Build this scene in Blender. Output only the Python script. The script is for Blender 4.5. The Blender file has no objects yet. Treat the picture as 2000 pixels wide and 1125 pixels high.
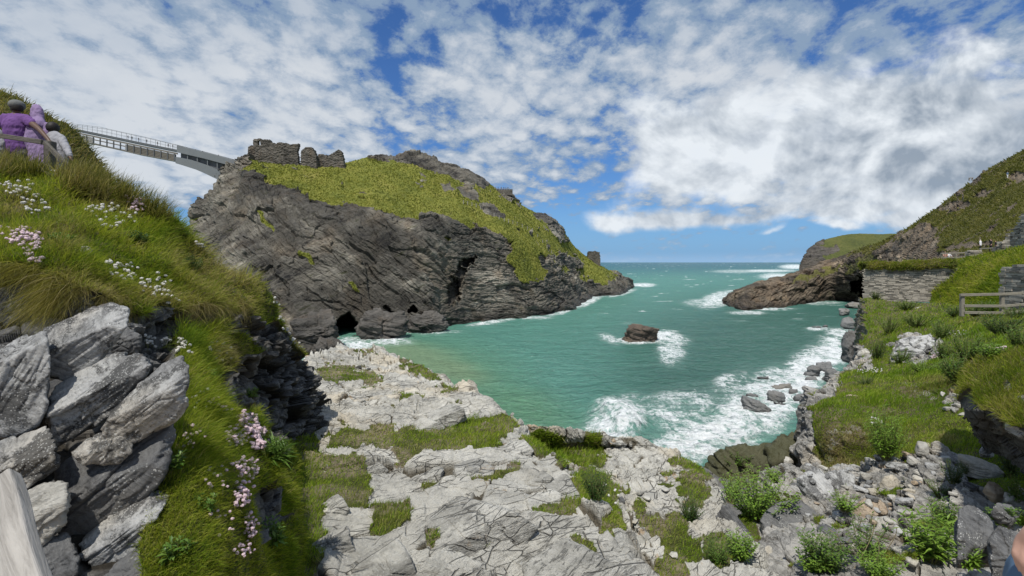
import bpy, bmesh, math, random
import numpy as np
from mathutils import Vector, Matrix
RNG = np.random.default_rng(7)
random.seed(7)
SC = bpy.context.scene
COL = SC.collection
F, HY, CZ = 1000.0, 512.0, 20.0          # focal length in photo pixels, horizon row, eye height above the sea
f32 = np.float32

def P(px, py, d):
    return np.array([(px - 1000) / F * d, d, CZ + (HY - py) / F * d])
def proj(v):
    return 1000 + v[:, 0] / v[:, 1] * F, HY - (v[:, 2] - CZ) / v[:, 1] * F
def nz(v):
    return v / np.maximum(np.linalg.norm(v, axis=-1, keepdims=True), 1e-9)

# ---------------------------------------------------------------- noise
def _h(i, j, k, seed):
    h = (i.astype(np.uint32) * np.uint32(374761393) + j.astype(np.uint32) * np.uint32(668265263)
         + k.astype(np.uint32) * np.uint32(2147483647 - 58) + np.uint32((seed * 974711 + 1013) & 0xffffffff))
    h = (h ^ (h >> np.uint32(13))) * np.uint32(1274126177)
    h = (h ^ (h >> np.uint32(15))) * np.uint32(2246822519)
    return h ^ (h >> np.uint32(16))
_G = nz(np.random.default_rng(3).normal(size=(64, 3))).astype(f32)
def pn(p, seed=0):
    p = np.asarray(p, dtype=f32)
    fl = np.floor(p)
    i = fl.astype(np.int64)
    f = p - fl
    u = f * f * f * (f * (f * 6 - 15) + 10)
    out = np.zeros(len(p), dtype=f32)
    for a in (0, 1):
        wa = u[:, 0] if a else 1 - u[:, 0]
        for b in (0, 1):
            wb = wa * (u[:, 1] if b else 1 - u[:, 1])
            for c in (0, 1):
                w = wb * (u[:, 2] if c else 1 - u[:, 2])
                g = _G[_h(i[:, 0] + a, i[:, 1] + b, i[:, 2] + c, seed) & np.uint32(63)]
                out += w * (g[:, 0] * (f[:, 0] - a) + g[:, 1] * (f[:, 1] - b) + g[:, 2] * (f[:, 2] - c))
    return out * 1.5
def fbm(p, octv=4, seed=0, gain=0.5, lac=2.03):
    p = np.asarray(p, dtype=f32)
    o, a, s = 0, 1.0, 0
    for k in range(octv):
        o = o + a * pn(p, seed + k * 17)
        s += a
        a *= gain
        p = p * lac
    return o / s
def ridged(p, octv=4, seed=0, gain=0.55, lac=2.1):
    p = np.asarray(p, dtype=f32)
    o, a, s = 0, 1.0, 0
    for k in range(octv):
        o = o + a * (1 - 2 * np.abs(pn(p, seed + k * 13)))
        s += a
        a *= gain
        p = p * lac
    return o / s
def _u(h):
    return (h & np.uint32(0xffff)).astype(f32) / 65535.0
def voro(p, seed=0, dim=3):
    """F1, F2, three random numbers of the cell, offset to the cell's point."""
    p = np.asarray(p, dtype=f32)
    fl = np.floor(p)
    i = fl.astype(np.int64)
    n = len(p)
    f1 = np.full(n, 9, f32); f2 = np.full(n, 9, f32)
    r = np.zeros((n, 3), f32); off = np.zeros((n, 3), f32)
    for a in (-1, 0, 1):
        for b in (-1, 0, 1):
            for c in ((-1, 0, 1) if dim == 3 else (0,)):
                I, J, K = i[:, 0] + a, i[:, 1] + b, i[:, 2] + c
                h1 = _h(I, J, K, seed); h2 = _h(I, J, K, seed + 101); h3 = _h(I, J, K, seed + 202)
                q = np.stack([fl[:, 0] + a + _u(h1), fl[:, 1] + b + _u(h2), (fl[:, 2] + c + _u(h3)) if dim == 3 else p[:, 2]], 1)
                dv = p - q
                d = np.sqrt((dv ** 2).sum(1))
                m = d < f1
                f2 = np.where(m, f1, np.minimum(f2, d))
                f1 = np.where(m, d, f1)
                r[m] = np.stack([_u(h1 >> np.uint32(16)), _u(h2 >> np.uint32(16)), _u(h3 >> np.uint32(16))], 1)[m]
                off[m] = dv[m]
    return f1, f2, r, off
def sstep(a, b, x):
    t = np.clip((x - a) / (b - a), 0, 1)
    return t * t * (3 - 2 * t)
def inpoly(px, py, poly):
    poly = np.array(poly, float)
    x, y = poly[:, 0], poly[:, 1]
    r = np.zeros(len(px), bool)
    j = len(poly) - 1
    for i in range(len(poly)):
        c = ((y[i] > py) != (y[j] > py)) & (px < (x[j] - x[i]) * (py - y[i]) / (y[j] - y[i] + 1e-9) + x[i])
        r ^= c
        j = i
    return r
def ell(px, py, lst):
    m = np.zeros(np.shape(px))
    for e in lst:
        cx, cy, rx, ry = e[:4]
        a = math.radians(e[4]) if len(e) > 4 else 0
        dx, dy = px - cx, py - cy
        X = dx * math.cos(a) + dy * math.sin(a); Y = -dx * math.sin(a) + dy * math.cos(a)
        m = np.maximum(m, 1.5 - np.sqrt((X / rx) ** 2 + (Y / ry) ** 2) * 1.0)
    return m          # 0.5 on the outline, more inside

# ---------------------------------------------------------------- mesh helpers
def mesh_np(name, v, faces, mat=None, attrs=None, smooth=True, parent=None, cols=None):
    """faces: list of int arrays (n,k)"""
    me = bpy.data.meshes.new(name)
    v = np.asarray(v, dtype=f32)
    if not isinstance(faces, (list, tuple)):
        faces = [faces]
    faces = [np.asarray(f, dtype=np.int32) for f in faces if len(f)]
    me.vertices.add(len(v)); me.vertices.foreach_set('co', v.ravel())
    nl = sum(f.size for f in faces); npol = sum(len(f) for f in faces)
    me.loops.add(nl); me.polygons.add(npol)
    me.loops.foreach_set('vertex_index', np.concatenate([f.ravel() for f in faces]))
    tot = np.concatenate([np.full(len(f), f.shape[1], np.int32) for f in faces])
    st = np.concatenate([[0], np.cumsum(tot)[:-1]]).astype(np.int32)
    me.polygons.foreach_set('loop_start', st)
    me.polygons.foreach_set('use_smooth', np.full(npol, smooth))
    for k, a in (attrs or {}).items():
        at = me.attributes.new(k, 'FLOAT', 'POINT'); at.data.foreach_set('value', np.asarray(a, dtype=f32))
    if cols is not None:
        at = me.attributes.new('col', 'FLOAT_COLOR', 'POINT')
        c4 = np.ones((len(v), 4), f32); c4[:, :3] = cols
        at.data.foreach_set('color', c4.ravel())
    me.update(calc_edges=True)
    me.validate()
    o = bpy.data.objects.new(name, me); COL.objects.link(o)
    if mat is not None:
        me.materials.append(mat)
    if parent is not None:
        o.parent = parent
    return o
def tag(o, label=None, cat=None, group=None, kind=None):
    if label: o['label'] = label
    if cat: o['category'] = cat
    if group: o['group'] = group
    if kind: o['kind'] = kind
    return o
def empty(name, loc=(0, 0, 0), label=None, cat=None, group=None):
    o = bpy.data.objects.new(name, None); COL.objects.link(o)
    o.location = Vector([float(c) for c in loc]); o.empty_display_size = 0.2
    tag(o, label, cat, group)
    return o
def gridfaces(nu, nv, off=0):
    a = np.arange(nu * nv).reshape(nu, nv) + off
    return np.stack([a[:-1, :-1].ravel(), a[:-1, 1:].ravel(), a[1:, 1:].ravel(), a[1:, :-1].ravel()], 1)
def _cr(c, t):
    """Catmull-Rom along axis 0 at parameters t in [0, n-1]."""
    n = len(c)
    i = np.clip(np.floor(t).astype(int), 0, n - 2)
    f = (t - i).reshape(-1, *([1] * (c.ndim - 1)))
    p0 = c[np.maximum(i - 1, 0)]; p1 = c[i]; p2 = c[i + 1]; p3 = c[np.minimum(i + 2, n - 1)]
    # monotone-limited tangents keep outlines from overshooting
    m1 = (p2 - p0) * 0.5; m2 = (p3 - p1) * 0.5
    s = p2 - p1
    lim = lambda m: np.where(m * s <= 0, m * 0.25, np.sign(m) * np.minimum(np.abs(m), 2.5 * np.abs(s)))
    m1 = lim(m1); m2 = lim(m2)
    f2, f3 = f * f, f * f * f
    return (2 * f3 - 3 * f2 + 1) * p1 + (f3 - 2 * f2 + f) * m1 + (-2 * f3 + 3 * f2) * p2 + (f3 - f2) * m2
def loft(ctrl, nu, nv, wu=None, wv=None):
    """ctrl rows of (px,py,d): smooth sheet through them; returns (nu*nv,3) world points and the row parameter."""
    c = np.array(ctrl, float)
    c[..., 2] = np.log(c[..., 2])
    R, C = c.shape[:2]
    def par(n, w, m):
        if w is None:
            return np.linspace(0, n - 1, m)
        w = np.asarray(w, float); cw = np.concatenate([[0], np.cumsum(w)]) / w.sum()
        return np.interp(np.linspace(0, 1, m), cw, np.arange(n))
    tu, tv = par(R, wu, nu), par(C, wv, nv)
    c = _cr(c, tu)
    c = np.swapaxes(_cr(np.swapaxes(c, 0, 1), tv), 0, 1)
    d = np.exp(c[..., 2])
    v = np.stack([(c[..., 0] - 1000) / F * d, d, CZ + (HY - c[..., 1]) / F * d], -1)
    return v, tu, tv
def gnormals(v):
    du = np.gradient(v, axis=0); dv = np.gradient(v, axis=1)
    n = nz(np.cross(du, dv))
    return n
def w2p(p):
    return [1000 + p[0] / p[1] * F, HY - (p[2] - CZ) / p[1] * F, p[1]]
def bx(verts, faces, c, s, R=None):
    """append a box centre c, size s, optional 3x3 rotation"""
    b = len(verts)
    for x in (-.5, .5):
        for y in (-.5, .5):
            for z in (-.5, .5):
                q = np.array([x * s[0], y * s[1], z * s[2]])
                if R is not None: q = R @ q
                verts.append(np.asarray(c) + q)
    for f in ((0, 1, 3, 2), (4, 6, 7, 5), (0, 4, 5, 1), (2, 3, 7, 6), (0, 2, 6, 4), (1, 5, 7, 3)):
        faces.append([b + i for i in f])
def frame(t, up=(0, 0, 1)):
    t = nz(np.asarray(t, float)); up = np.asarray(up, float)
    s = nz(np.cross(t, up)); u = np.cross(s, t)
    return np.stack([t, s, u], 1)
def beam(verts, faces, a, b, w, h, up=(0, 0, 1)):
    a = np.asarray(a, float); b = np.asarray(b, float)
    bx(verts, faces, (a + b) / 2, (np.linalg.norm(b - a), w, h), frame(b - a, up))
def build(name, verts, faces, mat, parent=None, smooth=False):
    q = [f for f in faces if len(f) == 4]; t = [f for f in faces if len(f) == 3]
    return mesh_np(name, np.array(verts), [np.array(q).reshape(-1, 4), np.array(t).reshape(-1, 3)], mat, smooth=smooth, parent=parent)
def bevel(o, w=0.01, seg=1):
    m = o.modifiers.new('bevel', 'BEVEL'); m.width = w; m.segments = seg; m.limit_method = 'ANGLE'
    return o
def rebase(o, at=None):
    """put an object's origin at the base of its mesh"""
    me = o.data
    n = len(me.vertices); co = np.empty(n * 3, f32); me.vertices.foreach_get('co', co); co = co.reshape(-1, 3)
    c = np.array([co[:, 0].mean(), co[:, 1].mean(), co[:, 2].min()]) if at is None else np.asarray(at)
    me.vertices.foreach_set('co', (co - c).astype(f32).ravel()); me.update()
    o.location = Vector([float(x) for x in c])
    return o

# ---------------------------------------------------------------- shader helpers
class NT:
    def __init__(s, tree): s.t = tree; s.t.nodes.clear()
    def n(s, typ, ins=None, **props):
        nd = s.t.nodes.new(typ)
        for k, v in props.items(): setattr(nd, k, v)
        for k, v in (ins or {}).items(): s.set(nd.inputs[k], v)
        return nd
    def set(s, sock, v):
        if isinstance(v, bpy.types.NodeSocket): s.t.links.new(v, sock)
        elif isinstance(v, bpy.types.Node): s.t.links.new(v.outputs[0], sock)
        elif sock.type == 'RGBA' and not isinstance(v, (int, float)): sock.default_value = (*v, 1) if len(v) == 3 else v
        elif sock.type == 'RGBA': sock.default_value = (v, v, v, 1)
        else: sock.default_value = v
    def m(s, op, a, b=0.0, c=0.0, clamp=False):
        nd = s.t.nodes.new('ShaderNodeMath'); nd.operation = op; nd.use_clamp = clamp
        for i, v in enumerate((a, b, c)): s.set(nd.inputs[i], v)
        return nd.outputs[0]
    def vm(s, op, a, b=None, scale=None):
        nd = s.t.nodes.new('ShaderNodeVectorMath'); nd.operation = op
        s.set(nd.inputs[0], a)
        if b is not None: s.set(nd.inputs[1], b)
        if scale is not None: s.set(nd.inputs[3], scale)
        return nd.outputs['Value'] if op in ('DOT_PRODUCT', 'LENGTH') else nd.outputs[0]
    def noise(s, vec, scale, detail=4, rough=0.55, dist=0.0, lac=2.0, out=0, typ=None):
        nd = s.n('ShaderNodeTexNoise', {'Vector': vec, 'Scale': scale, 'Detail': detail, 'Roughness': rough, 'Distortion': dist, 'Lacunarity': lac})
        return nd.outputs[out]
    def ramp(s, fac, stops, interp='LINEAR'):
        nd = s.t.nodes.new('ShaderNodeValToRGB'); nd.color_ramp.interpolation = interp
        e = nd.color_ramp.elements
        while len(e) < len(stops): e.new(0.5)
        for el, (p, c) in zip(e, stops):
            el.position = p
            el.color = (*c, 1) if not isinstance(c, (int, float)) else (c, c, c, 1)
        s.set(nd.inputs[0], fac)
        return nd.outputs[0]
    def mix(s, fac, a, b, blend='MIX', clamp=True):
        nd = s.t.nodes.new('ShaderNodeMix'); nd.data_type = 'RGBA'; nd.blend_type = blend; nd.clamp_factor = clamp
        s.set(nd.inputs[0], fac); s.set(nd.inputs[6], a); s.set(nd.inputs[7], b)
        return nd.outputs[2]
    def mr(s, v, a, b, c=0.0, d=1.0, smooth=True):
        nd = s.t.nodes.new('ShaderNodeMapRange'); nd.interpolation_type = 'SMOOTHSTEP' if smooth else 'LINEAR'
        for i, x in enumerate((v, a, b, c, d)): s.set(nd.inputs[i], x)
        return nd.outputs[0]
    def attr(s, name, out='Fac'):
        return s.n('ShaderNodeAttribute', attribute_name=name).outputs[out]
    def pos(s): return s.n('ShaderNodeNewGeometry').outputs['Position']
    def obj(s): return s.n('ShaderNodeTexCoord').outputs['Object']
    def map(s, vec, rot=(0, 0, 0), scale=(1, 1, 1), loc=(0, 0, 0)):
        return s.n('ShaderNodeMapping', {'Vector': vec, 'Rotation': tuple(math.radians(r) for r in rot), 'Scale': scale, 'Location': loc}).outputs[0]
    def bump(s, h, strength=0.5, dist=0.05, normal=None):
        i = {'Height': h, 'Strength': strength, 'Distance': dist}
        if normal is not None: i['Normal'] = normal
        return s.n('ShaderNodeBump', i).outputs[0]
    def out(s, base, rough=0.8, normal=None, spec=0.3, extra=None):
        i = {'Base Color': base, 'Roughness': rough, 'Specular IOR Level': spec}
        if normal is not None: i['Normal'] = normal
        i.update(extra or {})
        b = s.n('ShaderNodeBsdfPrincipled', i)
        s.n('ShaderNodeOutputMaterial', {'Surface': b.outputs[0]})
        return b
def newmat(name):
    m = bpy.data.materials.new(name); m.use_nodes = True
    return m, NT(m.node_tree)
def plain(name, col, rough=0.7, var=0.15, scale=8.0, spec=0.3, bump=0.0, metal=0.0):
    m, t = newmat(name)
    p = t.obj()
    n = t.noise(p, scale, 5, 0.6)
    c = t.mix(t.m('MULTIPLY', n, 1.0), tuple(x * (1 - var) for x in col), tuple(min(1, x * (1 + var)) for x in col))
    nrm = t.bump(t.noise(p, scale * 4, 4), bump, 0.02) if bump else None
    t.out(c, rough, nrm, spec, {'Metallic': metal})
    return m
# ---------------------------------------------------------------- materials
def strata_vec(t, p, ang, squash):
    """positions turned so that one axis runs across the beds (which fall to +x for ang > 0), squashed thin; ang None: read from the mesh"""
    a = t.attr('bed') if ang is None else math.radians(ang)
    r = t.n('ShaderNodeVectorRotate', {'Vector': p, 'Angle': a, 'Axis': (0, 1, 0), 'Center': (0, 0, 0)}, rotation_type='AXIS_ANGLE').outputs[0]
    return t.vm('MULTIPLY', r, (1.0, 1.0, squash))
def mat_cliff(name, ang=34, unit=1.0, light=(.215, .195, .165), mid=(.10, .09, .078), dark=(.034, .032, .03), moss=True, grassc=None):
    m, t = newmat(name)
    p = t.pos()
    g = t.attr('grass'); wet = t.attr('wet')
    sv = strata_vec(t, p, ang, 6.0)
    n1 = t.noise(sv, 0.08 / unit, 7, 0.66, 0.4)
    n2 = t.noise(sv, 0.5 / unit, 6, 0.7, 0.3)
    n3 = t.noise(p, 0.055 / unit, 4, 0.6)
    s = t.m('ADD', t.m('MULTIPLY', n1, 0.55), t.m('MULTIPLY', n2, 0.45))
    s = t.m('ADD', s, t.m('MULTIPLY', t.m('SUBTRACT', n3, 0.5), 0.5))
    rock = t.ramp(s, [(0.36, dark), (0.46, mid), (0.55, tuple(x * 1.3 for x in mid)), (0.66, light)])
    brown = t.mr(t.noise(t.map(p, scale=(1, 1, .4)), 0.11 / unit, 4), 0.5, 0.7)
    rock = t.mix(t.m('MULTIPLY', brown, 0.35), rock, t.mix(1.0, rock, (1.25, .98, .72), 'MULTIPLY'))
    if moss:
        mm = t.m('MULTIPLY', t.mr(t.noise(sv, 0.16 / unit, 5, .6), 0.6, 0.7), 0.75)
        rock = t.mix(mm, rock, (.055, .062, .018))
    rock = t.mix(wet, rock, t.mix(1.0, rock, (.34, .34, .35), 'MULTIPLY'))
    ga, gb, gc, gd = grassc or ((.115, .125, .02), (.075, .095, .016), (.19, .17, .05), (.04, .055, .012))
    q1 = t.noise(p, 0.09 / unit, 6, 0.62); q2 = t.noise(p, 0.9 / unit, 5, 0.65)
    gr = t.ramp(t.m('ADD', t.m('MULTIPLY', q1, .5), t.m('MULTIPLY', q2, .5)), [(0.32, gd), (0.44, gb), (0.54, ga), (0.68, gc)])
    gf = t.mr(t.m('ADD', g, t.m('MULTIPLY', t.m('SUBTRACT', t.noise(p, .35 / unit, 6, .65), .5), 0.9)), 0.4, 0.6)
    c = t.mix(gf, rock, gr)
    hb = t.m('ADD', t.noise(strata_vec(t, p, ang, 7.0), 0.55 / unit, 9, .7, .3), t.m('MULTIPLY', t.noise(p, 2.2 / unit, 6, .7), .6))
    nrm = t.bump(hb, 0.9, 0.9 * unit)
    rough = t.m('SUBTRACT', 0.9, t.m('MULTIPLY', wet, 0.5))
    t.out(c, rough, nrm, 0.25)
    return m
def mat_slate(name, light=(.60, .58, .515), mid=(.43, .415, .365), dark=(.075, .073, .07), soil=(.30, .25, .165), ang=20, lich=0.5, scale=1.0, orange=0.0, patch=0.0, joints=0.0):
    m, t = newmat(name)
    p = t.pos()
    g = t.attr('grass'); wet = t.attr('wet'); ck = t.attr('crack')
    sv = strata_vec(t, p, ang, 4.0)
    n1 = t.noise(p, 0.7 * scale, 6, .62, .3); n2 = t.noise(sv, 3.2 * scale, 8, .72, .2); n3 = t.noise(p, 22 * scale, 5, .7)
    s = t.m('ADD', t.m('ADD', t.m('MULTIPLY', n1, .4), t.m('MULTIPLY', n2, .4)), t.m('MULTIPLY', n3, .2))
    rock = t.ramp(s, [(.30, dark), (.42, mid), (.52, light), (.75, tuple(min(.8, x * 1.18) for x in light))])
    warm = t.mr(t.noise(p, .45 * scale, 4), .5, .68)
    rock = t.mix(t.m('MULTIPLY', warm, .55), rock, t.mix(1.0, rock, (1.1, .97, .78), 'MULTIPLY'))
    # grey-black and white lichen spots
    v = t.n('ShaderNodeTexVoronoi', {'Vector': p, 'Scale': 26 * scale, 'Randomness': 1.0})
    sp = t.m('MULTIPLY', t.m('LESS_THAN', v.outputs['Distance'], t.m('MULTIPLY', t.noise(p, 3 * scale, 3), .62)), t.mr(t.noise(p, 1.6 * scale, 3), .48, .6))
    rock = t.mix(t.m('MULTIPLY', sp, lich), rock, t.mix(t.m('GREATER_THAN', t.noise(p, 9 * scale, 2), .5), (.12, .118, .11), (.62, .62, .58)))
    if patch:
        pm = t.m('MULTIPLY', t.mr(t.m('ADD', t.noise(p, 1.5 * scale, 7, .68, .3), t.m('MULTIPLY', t.m('SUBTRACT', n3, .5), .25)), .48, .56), patch)
        wsp = t.n('ShaderNodeTexVoronoi', {'Vector': p, 'Scale': 34 * scale}).outputs['Distance']
        rock = t.mix(pm, rock, t.mix(t.m('LESS_THAN', wsp, t.m('MULTIPLY', t.noise(p, 5 * scale, 3), .52)), (.042, .042, .041), (.45, .45, .43)))
    if orange:
        om = t.m('MULTIPLY', t.mr(t.noise(p, 1.3 * scale, 6, .7), .63, .68), orange)
        rock = t.mix(om, rock, (.42, .22, .035))
    jb = None
    if joints:
        wp = t.vm('ADD', p, t.vm('SCALE', t.vm('SUBTRACT', t.n('ShaderNodeTexNoise', {'Vector': p, 'Scale': 1.6, 'Detail': 5}).outputs['Color'], (.5, .5, .5)), scale=.13))
        def joint(rz, sc, wd):
            v2 = t.map(t.map(wp, rot=(0, 0, rz)), scale=sc)
            e = t.n('ShaderNodeTexVoronoi', {'Vector': v2, 'Scale': 1.0}, feature='DISTANCE_TO_EDGE').outputs['Distance']
            return t.m('SUBTRACT', 1.0, t.mr(e, .0, wd))
        j = t.m('MAXIMUM', t.m('MULTIPLY', joint(-30, (.9, 2.6, 1.2), .013), t.mr(t.noise(p, .8, 3), .40, .52)), t.m('MULTIPLY', joint(-22, (2.4, 7.5, 3), .03), t.mr(t.noise(p, 1.3, 3), .47, .58)))
        lam = t.noise(t.map(t.map(wp, rot=(0, 0, -38)), scale=(1.6, 26, 26)), 1.0, 5, .65)
        lm = t.m('MULTIPLY', t.m('SUBTRACT', 1.0, t.mr(lam, .30, .46)), t.mr(t.noise(p, .55, 4), .45, .6))
        jb = t.m('ADD', j, t.m('MULTIPLY', lm, .6))
        rock = t.mix(t.m('MULTIPLY', jb, joints), rock, t.mix(1.0, rock, (.24, .22, .19), 'MULTIPLY'))
        pl = t.n('ShaderNodeTexVoronoi', {'Vector': t.map(t.map(wp, rot=(0, 0, -30)), scale=(.9, 2.6, 1.2)), 'Scale': 1.0}).outputs['Color']
        tone = t.n('ShaderNodeSeparateColor', {0: pl}).outputs[0]
        rock = t.mix(t.m('MULTIPLY', t.m('SUBTRACT', 1.0, tone), .55), rock, t.mix(1.0, rock, (.66, .665, .67), 'MULTIPLY'))
    rock = t.mix(t.mr(ck, 0.1, 0.8), rock, t.mix(1.0, rock, (.30, .27, .22), 'MULTIPLY'))
    rock = t.mix(wet, rock, t.mix(1.0, rock, (.22, .22, .22), 'MULTIPLY'))
    so = t.ramp(t.noise(p, 5 * scale, 7, .7), [(.3, tuple(x * .35 for x in soil)), (.5, tuple(x * .7 for x in soil)), (.7, soil)])
    gs = t.mix(t.mr(t.noise(p, 1.2 * scale, 4), .42, .58), so, (.075, .085, .02))
    gf = t.mr(t.m('ADD', g, t.m('MULTIPLY', t.m('SUBTRACT', t.noise(p, 4 * scale, 6, .65), .5), .8)), .4, .6)
    c = t.mix(gf, rock, gs)
    hb = t.m('ADD', t.noise(strata_vec(t, p, ang, 6.0), 5 * scale, 9, .72, .2), t.m('MULTIPLY', t.noise(p, 30 * scale, 6, .7), .35))
    if jb is not None: hb = t.m('SUBTRACT', hb, t.m('MULTIPLY', jb, .8))
    nrm = t.bump(hb, 1.0, .07 / scale)
    t.out(c, t.m('SUBTRACT', .88, t.m('MULTIPLY', wet, .45)), nrm, .25)
    return m
def mat_blade(name):
    m, t = newmat(name)
    c = t.attr('col', 'Color')
    b = t.n('ShaderNodeBsdfPrincipled', {'Base Color': c, 'Roughness': .55, 'Specular IOR Level': .25})
    tr = t.n('ShaderNodeBsdfTranslucent', {'Color': t.mix(1.0, c, (1.15, 1.2, .7), 'MULTIPLY')})
    mx = t.n('ShaderNodeMixShader', {0: .48, 1: b.outputs[0], 2: tr.outputs[0]})
    t.n('ShaderNodeOutputMaterial', {'Surface': mx.outputs[0]})
    return m
def mat_leaf(name, a, b, gloss=.4):
    m, t = newmat(name)
    p = t.obj()
    r = t.n('ShaderNodeNewGeometry').outputs['Random Per Island']
    c = t.mix(r, a, b)
    c = t.mix(t.m('MULTIPLY', t.noise(p, 3, 3), .5), c, t.mix(1.0, c, (.6, .7, .6), 'MULTIPLY'))
    bs = t.n('ShaderNodeBsdfPrincipled', {'Base Color': c, 'Roughness': gloss, 'Specular IOR Level': .35})
    tr = t.n('ShaderNodeBsdfTranslucent', {'Color': c})
    mx = t.n('ShaderNodeMixShader', {0: .3, 1: bs.outputs[0], 2: tr.outputs[0]})
    t.n('ShaderNodeOutputMaterial', {'Surface': mx.outputs[0]})
    return m
def mat_wood(name, a=(.30, .28, .25), b=(.13, .12, .105), axis=0):
    m, t = newmat(name)
    p = t.obj()
    sc = [9, 9, 9]; sc[axis] = .8
    n = t.noise(t.map(p, scale=tuple(sc)), 4, 6, .7, .5)
    n2 = t.noise(p, 1.5, 3)
    c = t.ramp(t.m('ADD', t.m('MULTIPLY', n, .8), t.m('MULTIPLY', n2, .2)), [(.3, b), (.55, a), (.8, tuple(x * 1.25 for x in a))])
    t.out(c, .85, t.bump(n, .5, .02), .2)
    return m
M = {}
M['headland'] = mat_cliff('headland_rock', None, light=(.40,.37,.305), mid=(.155,.143,.118), dark=(.036,.034,.031), grassc=((.23,.235,.042),(.165,.185,.034),(.31,.275,.08),(.10,.12,.026)))
M['point'] = mat_cliff('point_rock', None, light=(.34,.28,.205), mid=(.15,.122,.09), dark=(.045,.039,.032), grassc=((.155,.15,.04),(.115,.115,.032),(.22,.185,.075),(.075,.07,.025)))
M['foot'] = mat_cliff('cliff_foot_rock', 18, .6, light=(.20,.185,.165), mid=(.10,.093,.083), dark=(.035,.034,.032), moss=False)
M['far'] = mat_cliff('far_hill_rock', 0, 6.0, grassc=((.12, .13, .035), (.09, .105, .03), (.16, .155, .05), (.07, .08, .025)))
M['mainland'] = mat_cliff('mainland_turf', 30, .25, grassc=((.07, .08, .016), (.05, .06, .014), (.12, .10, .035), (.03, .035, .01)))
M['terrace'] = mat_slate('terrace_slate', orange=.5, lich=.4, ang=None, joints=.6, patch=.15)
M['slab'] = mat_slate('slab_slate', light=(.56, .545, .49), mid=(.38, .37, .33), orange=.25, lich=.45, ang=8, joints=.35, patch=.35)
M['slope'] = mat_slate('slope_rock', light=(.18, .175, .165), mid=(.085, .083, .08), dark=(.03, .03, .03), soil=(.16, .125, .075), ang=None, lich=.35)
M['right'] = mat_slate('gully_rock', light=(.42, .405, .37), mid=(.20, .193, .175), dark=(.04, .04, .038), soil=(.20, .16, .10), orange=.15, ang=None, patch=.45)
M['bank'] = mat_slate('bank_turf', light=(.3, .29, .26), mid=(.17, .16, .15), dark=(.05, .05, .05), soil=(.13, .11, .05), ang=35, scale=.5)
M['boulder'] = mat_slate('boulder_slate', light=(.50,.50,.485), mid=(.23,.23,.225), dark=(.03,.03,.03), ang=-38, lich=.85, scale=2.2, orange=.12, patch=.8)
M['boulder_dark'] = mat_slate('boulder_dark_slate', light=(.17, .17, .167), mid=(.075, .075, .075), dark=(.02, .02, .02), ang=-38, lich=.8, scale=2.4)
M['pale'] = mat_slate('pale_stone', light=(.52,.50,.445), mid=(.36,.345,.30), dark=(.12,.115,.10), ang=10, lich=.4, scale=2.0, patch=.3)
M['tan'] = mat_slate('tan_stone', light=(.42,.34,.25), mid=(.28,.20,.135), dark=(.16, .1, .07), ang=10, lich=.4, scale=2.0, orange=.3)
M['shore'] = mat_slate('shore_boulder', light=(.21,.21,.205), mid=(.11,.11,.108), dark=(.035,.035,.035), ang=-20, lich=.2, scale=.35)
M['islet'] = mat_cliff('islet_rock', 12, .35, light=(.25, .20, .15), mid=(.12, .095, .075), moss=False)
M['mossy'] = mat_slate('mossy_rock', light=(.10, .10, .06), mid=(.055, .055, .022), dark=(.022, .022, .012), ang=40, lich=.05)
M['blade'] = mat_blade('grass_blade')
M['leaf_bright'] = mat_leaf('leaf_bright', (.15, .27, .03), (.25, .37, .06))
M['leaf_mid'] = mat_leaf('leaf_mid', (.085, .17, .025), (.16, .245, .045))
M['leaf_dark'] = mat_leaf('leaf_dark', (.045, .095, .02), (.085, .145, .035))
M['stalk'] = plain('plant_stalk', (.14, .15, .05))
M['straw'] = plain('dry_stalk', (.36, .29, .17))
M['pink'] = mat_leaf('thrift_pink', (.74, .47, .56), (.82, .64, .70), .7)
M['white'] = mat_leaf('thrift_white', (.72, .64, .60), (.80, .76, .74), .7)
M['wood'] = mat_wood('weathered_wood')
M['wood_dark'] = mat_wood('damp_dark_wood', (.12, .11, .095), (.045, .042, .037))
M['wood_pale'] = mat_wood('pale_wood', (.36, .34, .31), (.15, .14, .125))
M['wood_mid'] = mat_wood('fence_wood', (.27, .25, .20), (.12, .11, .09))
M['steel'] = plain('bridge_steel', (.165, .175, .178), .5, .12, .3)
M['steel_dark'] = plain('bridge_dark_steel', (.10, .105, .11), .6, .2, .4)
M['deck'] = plain('bridge_slat', (.16, .145, .12), .7, .25, .5)
M['ruin'] = mat_cliff('ruin_stone', 0, .22, light=(.20, .18, .15), mid=(.11, .10, .085), dark=(.04, .037, .033), moss=False)
def mat_walling(name, base=(.31, .285, .24)):
    m, t = newmat(name)
    r = t.n('ShaderNodeNewGeometry').outputs['Random Per Island']
    p = t.pos()
    c = t.ramp(t.m('ADD', t.m('MULTIPLY', r, .6), t.m('MULTIPLY', t.noise(p, 2.5, 5, .7), .4)), [(.15, tuple(x * .35 for x in base)), (.5, base), (.85, tuple(x * 1.5 for x in base))])
    t.out(c, .9, t.bump(t.noise(p, 12, 5), .5, .03), .2)
    return m
M['walling'] = mat_walling('dry_stone')
M['skin_dark'] = plain('skin_brown', (.115, .07, .05), .5, .1)
M['skin'] = plain('skin_pale', (.55, .33, .25), .5, .1)
M['purple'] = plain('purple_cotton', (.135, .062, .205), .9, .15, 5)
M['lilac'] = plain('lilac_cloth', (.235, .17, .30), .9, .18, 5)
M['paleshirt'] = plain('pale_shirt', (.28, .28, .30), .9, .15, 6)
M['jeans'] = plain('blue_denim', (.10, .17, .26), .9, .2, 8)
M['grey_cloth'] = plain('grey_cloth', (.11, .11, .10), .9, .2, 6)
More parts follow.
